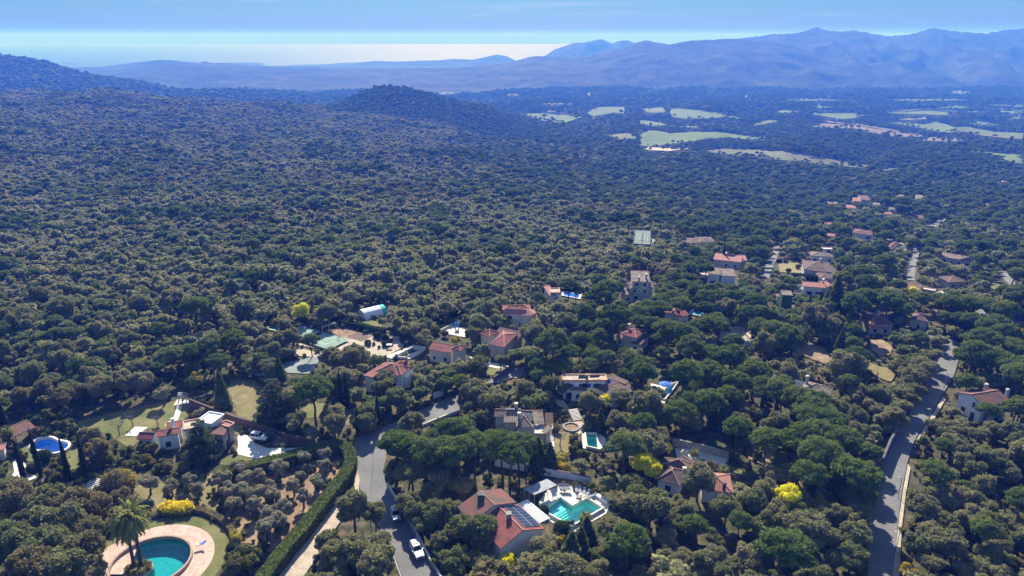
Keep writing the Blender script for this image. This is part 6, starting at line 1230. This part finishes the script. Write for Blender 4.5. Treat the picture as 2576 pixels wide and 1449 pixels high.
# clipped hedges
def hedge(label, t, pts, h, w, mat, name='clipped_hedge', dens=46, leaf=.24, seed=1, smooth=2):
    P = smoothpoly(PT(t, pts), smooth, False); r = empty(name, (P[0][0], P[0][1], zt(*P[0])), label, 'hedge'); m = MB(); g = np.random.default_rng(seed); L = []; Rr = []; n = len(P)
    for i, p in enumerate(P):
        a = P[max(i - 1, 0)]; b = P[min(i + 1, n - 1)]; dx, dy = b[0] - a[0], b[1] - a[1]; l = math.hypot(dx, dy); j = 1 + .12 * (g.random() - .5)
        L.append((p[0] - dy / l * w / 2 * j, p[1] + dx / l * w / 2 * j)); Rr.append((p[0] + dy / l * w / 2 * j, p[1] - dx / l * w / 2 * j))
    zs = [zt(*p) for p in P]; tops = [h * (1 + .07 * (g.random() - .5)) for _ in P]
    vs = []; 
    for i in range(n): vs += [(*L[i], zs[i] - .3), (*L[i], zs[i] + tops[i] - .1), (*Rr[i], zs[i] + tops[i] - .1), (*Rr[i], zs[i] - .3)]
    m.add(vs, [(4 * i + k, 4 * i + (k + 1) % 4, 4 * (i + 1) + (k + 1) % 4, 4 * (i + 1) + k) for i in range(n - 1) for k in range(3)] + [(3, 2, 1, 0), tuple(4 * (n - 1) + k for k in range(4))])
    for i in range(n - 1):
        for face in range(3):
            a0, a1 = [(Vector((*L[i], zs[i])), Vector((*L[i + 1], zs[i + 1]))), (Vector((*Rr[i], zs[i])), Vector((*Rr[i + 1], zs[i + 1]))), (Vector((*L[i], zs[i] + tops[i] - .1)), Vector((*L[i + 1], zs[i + 1] + tops[i + 1] - .1)))][face]
            seg = (a1 - a0).length; across = w if face == 2 else h; k = int(seg * across * dens)
            up = Vector((Rr[i][0] - L[i][0], Rr[i][1] - L[i][1], 0)) if face == 2 else Vector((0, 0, h)); nor = Vector((0, 0, 1)) if face == 2 else Vector((-(a1 - a0).y, (a1 - a0).x, 0)).normalized() * (1 if face == 0 else -1)
            U = g.random((k, 2)); Nn = g.normal(size=(k, 3)) * .55
            for q in range(k):
                c = a0.lerp(a1, U[q, 0]) + up * float(U[q, 1]) + nor * float(.05 + .1 * g.random()); nn = (nor + Vector(Nn[q])).normalized(); s_ = leaf * (.6 + .7 * g.random()) / 2
                e1 = nn.orthogonal().normalized() * s_; e2 = nn.cross(e1); m.add([c - e1, c - e2, c + e1, c + e2], [(0, 1, 2, 3)])
    m.build('foliage', mat, r)
    for i in range(0, n, 2): PLACED.append((P[i][0], P[i][1], w / 2 + .6))
    KEEP.append([proj(*p, z + h)[:2] for p, z in zip(L, zs)] + [proj(*p, z + h)[:2] for p, z in zip(Rr, zs)][::-1])
    return r
up3 = lambda pts, dz: pts
HP = [un(*zz('2', x, y), 3.0) for x, y in [(-20, 705), (120, 680), (240, 650), (430, 605), (600, 550), (730, 518), (800, 515), (860, 545), (880, 590), (880, 650), (850, 710), (790, 790), (710, 890), (630, 990), (540, 1105), (430, 1230), (340, 1345), (250, 1470)]]
_PT = PT
def PT(t, pts): return pts if t == 'W' else _PT(t, pts)
hedge('tall clipped hedge curving in a hairpin around the olive grove', 'W', HP, 3.0, 2.6, LEAF['hedge'], dens=26, leaf=.3)
hedge('low dark hedge curving around the lawn of the round pool', '1', [(1330, 1000), (1420, 1010), (1520, 1050), (1600, 1110), (1650, 1180), (1665, 1260)], 1.0, 1.1, LEAF['oakb'], seed=5)
hedge('dark hedge behind the gravel garden of the round tower villa', 'C', [(1180, 375), (1330, 400), (1480, 440), (1620, 465)], 2.0, 1.8, LEAF['dark'], seed=6, dens=26)
hedge('grey clipped hedge behind the walled white terrace', 'M', [(100, 460), (240, 480), (370, 510)], 1.8, 1.4, LEAF['shrub'], seed=7, dens=26)
hedge('dark conifer hedge between the broad brown roof and the white house', '6', [(680, 500), (860, 515), (1060, 535), (1250, 545)], 2.6, 2.2, LEAF['dark'], seed=8, dens=12, leaf=.4)
X, Y, Z = G(*zz('1', 1240, 1010)); r = empty('flowering_hedge', (X, Y, Z), 'big golden yellow flowering hedge above the round pool lawn', 'hedge')
lb = [(math.cos(a) * rr_, math.sin(a) * rr_ * .36, 1.0 + .3 * math.sin(a * 3), 1.2, .95, .95) for rr_ in (0, 1.3, 2.6) for a in np.linspace(0, 6.28, 9)[:-1]]
leaves(lb, 5200, .3, 170, up=.5, core=.9).build('blossom', LEAF['gold'], r, local=True); leaves([(x, y - .5, .8, a * .98, b, c * .7) for x, y, z, a, b, c in lb], 2400, .3, 171, core=.5).build('foliage', LEAF['hedge'], r, local=True); PLACED.append((X, Y, 4))
X, Y, Z = G(*zz('1', 830, 850)); r = empty('clipped_mound', (X, Y, Z), 'big brown dome shaped clipped mound with yellow green edges', 'clipped mound')
leaves([(0, 0, 1.7, 3.5, 3.0, 2.7), (0, 0, 3.2, 1.6, 1.4, 1.6)], 5500, .24, 180, rnd=.35, core=.95).build('dome', LEAF['oakb'], r, local=True); leaves([(2.9, .6, 1.6, .7, 1.8, 1.8), (1.4, 1.4, 3.4, 1.3, .7, .8), (-2.9, .6, 1.6, .7, 1.6, 1.7)], 1300, .26, 181).build('edge_foliage', LEAF['yelgr'], r, local=True); PLACED.append((X, Y, 4)); KEEP.append(zpx('1', [(710, 850), (720, 760), (810, 705), (900, 740), (955, 800), (900, 850)]))
# island in the round pool
X, Y = P_ISL[12][0] + 2.6, P_ISL[12][1]; r = empty('pool_island', (X, Y, 0), 'stone edged planted island with palms in the round pool', 'island'); m = MB(); m.prism(P_ISL, -1.6, .12); m.build('rim', M_STONE, r); m = MB(); m.prism([(X + (a - X) * .86, Y + (b - Y) * .86) for a, b in P_ISL], .1, .2); m.build('soil', M_SOIL, r)
leaves([(X + math.cos(a) * 1.8, Y + math.sin(a) * 1.5, .5, .7, .6, .45) for a in np.linspace(0, 6.28, 9)[:-1]], 1500, .22, 190).build('planting', LEAF['shrub'], r)
# ================================================================== LABELS of the individually placed trees
LM = [('the L-shaped pool', 'm', 1800, 560), ('the solar panelled red roof', 'm', 800, 700), ('the silver blue car', '2', 1196, 1050), ('the white car', '2', 1345, 1305), ('the road junction', '2', 1000, 560), ('the hairpin hedge', '2', 850, 560), ('the round pool', '1', 1080, 1345), ('the kidney shaped pool', 'p', 780, 710),
      ('the white villa with the cedar', '7', 800, 800), ('the pool hut', 'p', 380, 600), ('the beige hip roofed villa', 'h', 700, 480), ('the rectangular turquoise pool', 'h', 1950, 740), ('the villa with the blue door', 'w', 1300, 600), ('the round tower villa', 'c', 1350, 750), ('the long cream villa', 'c', 2150, 500), ('the tennis court', 'c', 500, 250),
      ('the white walled terrace', 'M', 230, 550), ('the villa with the rounded end', 'M', 800, 440), ('the royal blue pool', 'M', 1260, 225), ('the tall beige villa', 'M', 1850, 240), ('the villa with the low brown wing', 'M', 1780, 620), ('the narrow turquoise pool', 'N', 600, 740), ('the green walled house', '6', 660, 860), ('the broad brown roof', '6', 1060, 480),
      ('the brown roofed villa by the mimosa', 'R', 520, 740), ('the sunlit stone terrace', '4', 1400, 1200), ('the diagonal pool', '4', 800, 300), ('the dark stone retaining wall', '5', 500, 760), ('the house with the pink awning', '6', 1900, 1200), ('the white house by the straight road', 'r', 1100, 1150), ('the grey hip roof', 'N', 1550, 1400), ('the upper end of the straight road', 'D', 2390, 890), ('the lower end of the straight road', 'D', 2220, 1430),
      ('the lower right corner', 'D', 2520, 1420), ('the middle of the right edge', 'D', 2560, 1000), ('the pale blue villa', 'f', 500, 530), ('the hamlet', 'f', 600, 250), ('the shadowed lane', 'f', 910, 700), ('the long dusty roofed house', 'f', 1280, 700), ('the far tennis court', 'N', 170, 170), ('the bottom edge below the villa', 'D', 1500, 1440), ('the white stepped wall', '3', 1000, 540), ('the garden cypresses', '2', 1078, 415), ('the bottom left corner', 'D', 40, 1430), ('the gravel circle', 'w', 1060, 1180), ('the lone grey shed roof', 'f', 980, 345), ('the left edge of the forest', 'D', 30, 950), ('the poly tunnel', 'C', 1500, 290), ('the rusty clearing', '2', 160, 250), ('the gap between the two straight roads', 'D', 1950, 1250), ('the brown field strip', 'v', 1500, 760), ('the pale diagonal field', 'v', 1000, 950), ('the farm by the green field', 'b', 1700, 700), ('the wooded knoll', 'D', 1000, 260), ('the left ridge', 'D', 200, 260), ('the middle of the forest', 'D', 900, 520), ('the forest above the tennis court', 'D', 600, 680)]
LMW = [(n, *G(*zz(t_, x, y))[:2]) for n, t_, x, y in LM]
ORD = ['nearest', 'second nearest', 'third nearest', 'fourth nearest', 'fifth nearest', 'sixth nearest', 'seventh nearest', 'eighth nearest', 'ninth nearest', 'tenth nearest', 'eleventh nearest', 'twelfth nearest', 'thirteenth nearest', 'fourteenth nearest', 'fifteenth nearest']
def ordw(i): return ORD[i] if i < len(ORD) else ('%dth nearest' % (i + 1))
DESC = {'oak': 'grey green oak', 'brown_oak': 'brownish oak', 'pine': 'green umbrella pine', 'cypress': 'narrow dark cypress', 'olive': 'grey olive tree', 'mimosa': 'yellow flowering mimosa', 'shrub': 'leafy green garden shrub', 'clipped_bush': 'dark clipped round bush', 'yellow_bush': 'yellow green bush', 'conifer': 'pointed dark conifer', 'palm': 'tall palm tree', 'small_palm': 'short spiky palm', 'cedar': 'broad tiered cedar', 'bare': 'leafless pale tree'}
GRP = {'oak': 'evergreen oaks among the villas', 'brown_oak': 'brownish oaks in the gardens', 'pine': 'umbrella pines', 'cypress': 'cypresses', 'olive': 'olive trees', 'mimosa': 'yellow mimosas in bloom', 'shrub': 'garden shrubs', 'clipped_bush': 'clipped round bushes', 'yellow_bush': 'yellow green bushes', 'conifer': 'dark conifers', 'palm': 'palm trees', 'small_palm': 'short palms', 'cedar': 'cedars', 'bare': 'leafless trees'}
def label_trees():
    B = {}
    for tr in TREES:
        r, k, X, Y, lb = tr
        n, lx_, ly_ = min(LMW, key=lambda q: (q[1] - X) ** 2 + (q[2] - Y) ** 2)
        dx, dy = X - lx_, Y - ly_; d = ('right of' if dx > 0 else 'left of') if abs(dx) > abs(dy) else ('behind' if dy > 0 else 'in front of')
        B.setdefault((k, n, d), []).append((dx * dx + dy * dy, tr))
    for (k, n, d), L in B.items():
        L.sort(key=lambda q: q[0])
        for i, (_, tr) in enumerate(L):
            r = tr[0]; r['label'] = tr[4] or (f'{DESC[k]} {d} {n}' if len(L) == 1 else f'{DESC[k]} {d} {n}, {ordw(i)}'); r['group'] = GRP[k]
# ================================================================== WILD FOREST
NOSC = [zpx('1', [(0, 480), (90, 330), (330, 310), (560, 300), (900, 240), (1250, 190), (1340, 260), (1783, 440), (1783, 1500), (-50, 1500)]), zpx('2', [(0, 300), (640, 520), (900, 480), (930, 600), (960, 860), (860, 1000), (600, 1449), (0, 1449)]),
        zpx('C', [(980, 400), (1240, 380), (1750, 450), (1900, 600), (1700, 720), (1400, 690), (1250, 560), (1000, 470)]), zpx('h', [(1250, 420), (1500, 250), (2200, 500), (2200, 850), (1950, 900), (1700, 1300), (1300, 1000)]), zpx('m', [(1100, 100), (2000, 30), (2350, 400), (2300, 600), (1750, 900), (1450, 900), (1400, 1200), (700, 1200), (100, 750), (80, 450), (400, 200)]),
        zpx('R', [(540, 420), (1050, 420), (1400, 560), (1330, 640), (1080, 760), (940, 900), (700, 880), (400, 720), (400, 520)]), zpx('2', [(60, 60), (330, 100), (300, 350), (60, 280)]), zpx('2', [(500, 180), (720, 220), (560, 380)])]
def bbox(P): return (min(p[0] for p in P), min(p[1] for p in P), max(p[0] for p in P), max(p[1] for p in P))
FB = [(bbox(P), P) for P in FKEEP]
KB = [(bbox(P), P) for P in KEEP if len(P) > 2]; NB = [(bbox(P), P) for P in NOTRUNK]; SB = [(bbox(P), P) for P in NOSC]
def hit(B, x, y): return any(b[0] <= x <= b[2] and b[1] <= y <= b[3] and inpoly(x, y, P) for b, P in B)
cellsz = 12.0; GRID = {}
def gadd(x, y, r): GRID.setdefault((int(x // cellsz), int(y // cellsz)), []).append((x, y, r))
for p in PLACED: gadd(*p)
def near(x, y, r, f=.62):
    a, b = int(x // cellsz), int(y // cellsz)
    for i in (-1, 0, 1):
        for j in (-1, 0, 1):
            for (u, v, q) in GRID.get((a + i, b + j), ()):
                if (u - x) ** 2 + (v - y) ** 2 < ((q + r) * f) ** 2: return True
    return False
def vnoise(x, y, s, k=0):
    a, b = x / s, y / s; i, j = math.floor(a), math.floor(b); fa, fb = a - i, b - j; fa = fa * fa * (3 - 2 * fa); fb = fb * fb * (3 - 2 * fb)
    h = lambda p, q: (math.sin(p * 127.1 + q * 311.7 + k * 74.7) * 43758.5453) % 1
    return (h(i, j) * (1 - fa) + h(i + 1, j) * fa) * (1 - fb) + (h(i, j + 1) * (1 - fa) + h(i + 1, j + 1) * fa) * fb
SC = []; bands = [(78, 235, 3.5, 1.02), (235, 620, 3.05, .80), (620, 1100, 4.0, .90), (1100, 2000, 5.8, 1.15), (2000, 3700, 10, 1.8)]
rs = random.Random(5)
bands2 = []
for b_ in bands: bands2 += [(b_[0], b_[1], b_[2] * 2.3, b_[3] * (1.32 if b_[0] < 1000 else 1.15), 0), (b_[0], b_[1], b_[2] * .93, b_[3] * .88, 1)]
for y0_, y1_, sp_, sc_, ps_ in bands2:
    y = y0_
    while y < y1_:
        xm = y * .84 + 25; x = -xm
        while x < xm:
            X = x + rs.uniform(-.48, .48) * sp_; Y = y + rs.uniform(-.48, .48) * sp_; x += sp_
            if Y > 2950 + max(0, X + 150) * 1.2 + 500 * vnoise(X, Y, 180, 4): continue
            if ps_ == 0 and rs.random() < .35: continue
            if Y > 1500 and X > 100 and vnoise(X, Y, 130, 6) > .58 and rs.random() < .55: continue
            Z = zt(X, Y); px, py, d = proj(X, Y, Z)
            pf = .03 + .10 * max(0, vnoise(X, Y, 60) - .55) + (.75 if vnoise(X, Y, 45, 3) > .80 else 0)
            if px > 1500: pf += min(.35, (px - 1500) / 1800) * (.4 if Y < 300 else .9 if Y < 1000 else 1.3)
            if Y > 520 and px > 1150: pf += .25
            if px > 2280 and py > 1150: pf *= .25
            if Y > 1450 and 820 < px < 1420: pf = max(pf, .75)
            if Y > 2000: pf = max(pf, .4)
            pine = rs.random() < pf
            s = sc_ * (rs.uniform(.62, 1.3) * (.85 + .3 * vnoise(X, Y, 35, 7)) if not pine else rs.uniform(.6, 1.0)); rc = (2.55 if not pine else 4.0) * s; hc = (3.9 if not pine else 8.4) * s
            if Y < 260 and hit(SB, px, py): continue
            if Y < 235 and py > 1480 and rs.random() < .3: pass
            if near(X, Y, rc, .53 if not pine else .52): continue
            if hit(NB, X, Y): continue
            cx_, cy_, d = proj(X, Y, Z + hc); rp = F * rc / d
            k = .95 if Y < 330 else .75
            if Y > 800 and rs.random() > .05 and (hit(FB, cx_, cy_) or hit(FB, px, py) or hit(FB, cx_, cy_ - rp * .5)): continue
            if hit(KB, cx_, cy_) or (rp > 3 and (hit(KB, cx_ - rp * k, cy_) or hit(KB, cx_ + rp * k, cy_) or hit(KB, cx_, cy_ - rp * k) or hit(KB, cx_, cy_ + rp * k * .6) or hit(KB, cx_ - rp * k * .65, cy_ - rp * k * .65) or hit(KB, cx_ + rp * k * .65, cy_ - rp * k * .65))): continue
            # thin the wood here and there so that soil and shade show between the crowns
            if Y < 235 and vnoise(X, Y, 22, 9) > .74 and rs.random() < .5: continue
            gadd(X, Y, rc); SC.append((X, Y, Z, s, pine, rp, px, py))
        y += sp_
inview = [q for q in SC if -60 < q[6] < 2640 and q[7] < 1520 and q[7] > 60]
nO = sum(1 for t_ in TREES if t_[1] in ('oak', 'brown_oak')); nP = sum(1 for t_ in TREES if t_[1] == 'pine')
oaks = sorted([q for q in inview if not q[4]], key=lambda q: -q[5])[:max(0, 298 - nO)]; pines = sorted([q for q in inview if q[4]], key=lambda q: -q[5])[:max(0, 298 - nP)]
ind = set(id(q) for q in oaks + pines)
for q in oaks + pines:
    kd = 'pine' if q[4] else 'oak'; r = place(kd, q[0], q[1], q[3], Z=q[2], sz=rs.uniform(.9, 1.12)); TREES.append([r, kd, q[0], q[1], None])
rest = [q for q in SC if id(q) not in ind]
label_trees()
# the rest of the wood and the undergrowth: one object each, its crowns scattered on points
def scatter(name, label, cat, pts, protos, kinds):
    """pts: (x,y,z,scale,idx)"""
    col = bpy.data.collections.new(name + '_kinds'); 
    for i, (me) in enumerate(protos):
        o = bpy.data.objects.new('%s_kind_%02d' % (name, i), me); col.objects.link(o)
    me = bpy.data.meshes.new(name); me.from_pydata([(p[0], p[1], p[2]) for p in pts], [], [])
    for nm, tp, vals in (('scl', 'FLOAT', [p[3] for p in pts]), ('idx', 'INT', [p[4] for p in pts]), ('rot', 'FLOAT', [rs.uniform(0, 6.28) for _ in pts])):
        a = me.attributes.new(nm, tp, 'POINT'); a.data.foreach_set('value', vals)
    o = bpy.data.objects.new(name, me); C.objects.link(o); tag(o, label, cat, None, 'stuff')
    ng = bpy.data.node_groups.new(name + '_scatter', 'GeometryNodeTree'); ng.interface.new_socket('Geometry', in_out='INPUT', socket_type='NodeSocketGeometry'); ng.interface.new_socket('Geometry', in_out='OUTPUT', socket_type='NodeSocketGeometry')
    gi = ng.nodes.new('NodeGroupInput'); go = ng.nodes.new('NodeGroupOutput'); ip = ng.nodes.new('GeometryNodeInstanceOnPoints'); ci = ng.nodes.new('GeometryNodeCollectionInfo'); ci.inputs[0].default_value = col; ci.inputs['Separate Children'].default_value = True; ci.inputs['Reset Children'].default_value = True
    def att(nm, ty): n = ng.nodes.new('GeometryNodeInputNamedAttribute'); n.data_type = ty; n.inputs[0].default_value = nm; return n.outputs[0]
    cx3 = ng.nodes.new('ShaderNodeCombineXYZ'); ng.links.new(att('rot', 'FLOAT'), cx3.inputs[2]); ng.links.new(gi.outputs[0], ip.inputs['Points']); ng.links.new(ci.outputs[0], ip.inputs['Instance']); ip.inputs['Pick Instance'].default_value = True
    ng.links.new(att('idx', 'INT'), ip.inputs['Instance Index']); ng.links.new(cx3.outputs[0], ip.inputs['Rotation']); ng.links.new(att('scl', 'FLOAT'), ip.inputs['Scale']); ng.links.new(ip.outputs[0], go.inputs[0])
    md = o.modifiers.new('scatter', 'NODES'); md.node_group = ng; return o
def lite(seed, kind):
    if kind == 'oak': a = leaves(oak_lobes(seed, n=11), 900, .56, seed, core=.7); mt = LEAF['oakf']
    elif kind == 'green': a = leaves(oak_lobes(seed, n=13), 1000, .52, seed, core=.7); mt = LEAF['oakg']
    elif kind == 'brown': a = leaves(oak_lobes(seed, n=11), 900, .56, seed, core=.7); mt = LEAF['oakb']
    else: a = leaves(pine_lobes(seed, n=11), 1100, .68, seed, up=.35, core=.72, aspect=1.6); mt = LEAF['pine']; a.tube((0, 0, -1), (0, 0, 8.2), .3, .22, 5)
    return a.mesh('forest_' + kind, mt)
PR = [lite(300 + i, 'oak') for i in range(5)] + [lite(310 + i, 'brown') for i in range(2)] + [lite(320 + i, 'pine') for i in range(4)] + [lite(330 + i, 'green') for i in range(3)]
pts = []
for q in rest:
    X, Y, Z, s, pine = q[:5]
    pts.append((X, Y, Z, s, rs.randrange(7, 11) if pine else (rs.randrange(5, 7) if vnoise(X, Y, 70, 5) > .70 and rs.random() < .35 else rs.randrange(11, 14) if vnoise(X, Y, 55, 8) > .60 and rs.random() < .6 else rs.randrange(5))))
scatter('forest', 'dense grey green evergreen forest filling the slopes up to the ridge', 'forest', pts, PR, None)
und = []; y = 88
while y < 250:
    xm = y * .84 + 20; x = -xm
    while x < xm:
        X = x + rs.uniform(-1, 1) * 1.2; Y = y + rs.uniform(-1, 1) * 1.2; x += 2.5
        if vnoise(X, Y, 14, 2) < .36: continue
        Z = zt(X, Y); px, py, d = proj(X, Y, Z + .5)
        if hit(NB, X, Y) or hit(KB, px, py - 3): continue
        und.append((X, Y, Z, rs.uniform(.35, .85), rs.randrange(3)))
    y += 2.5
def litesh(i): return leaves(oak_lobes(i + 430, 1.25, .8, 6, .9), 260, .40, i + 433, core=.7).mesh('undergrowth_kind', LEAF['shrub'])
scatter('undergrowth', 'low green and brown undergrowth between the trees', 'undergrowth', und, [litesh(i) for i in range(3)], None)
print('individual', len(TREES), 'forest', len(pts), 'undergrowth', len(und))
# ================================================================== HAZE
m = MB(); m.box(-37000, -1500, min(float(T2.min()), -222.0) - 1.5, 37000, 38000, 262)
M_HAZE = bpy.data.materials.new('haze'); t, o = nodes(M_HAZE); pv = N(t, 'VolumePrincipled')
pv.inputs['Color'].default_value = (.036, .145, .86, 1); pv.inputs['Absorption Color'].default_value = (1, .968, 1, 1); pv.inputs['Density'].default_value = 3.7e-4; pv.inputs['Anisotropy'].default_value = .06
t.links.new(pv.outputs[0], o.inputs['Volume'])
tag(m.build('haze', M_HAZE), kind='stuff')
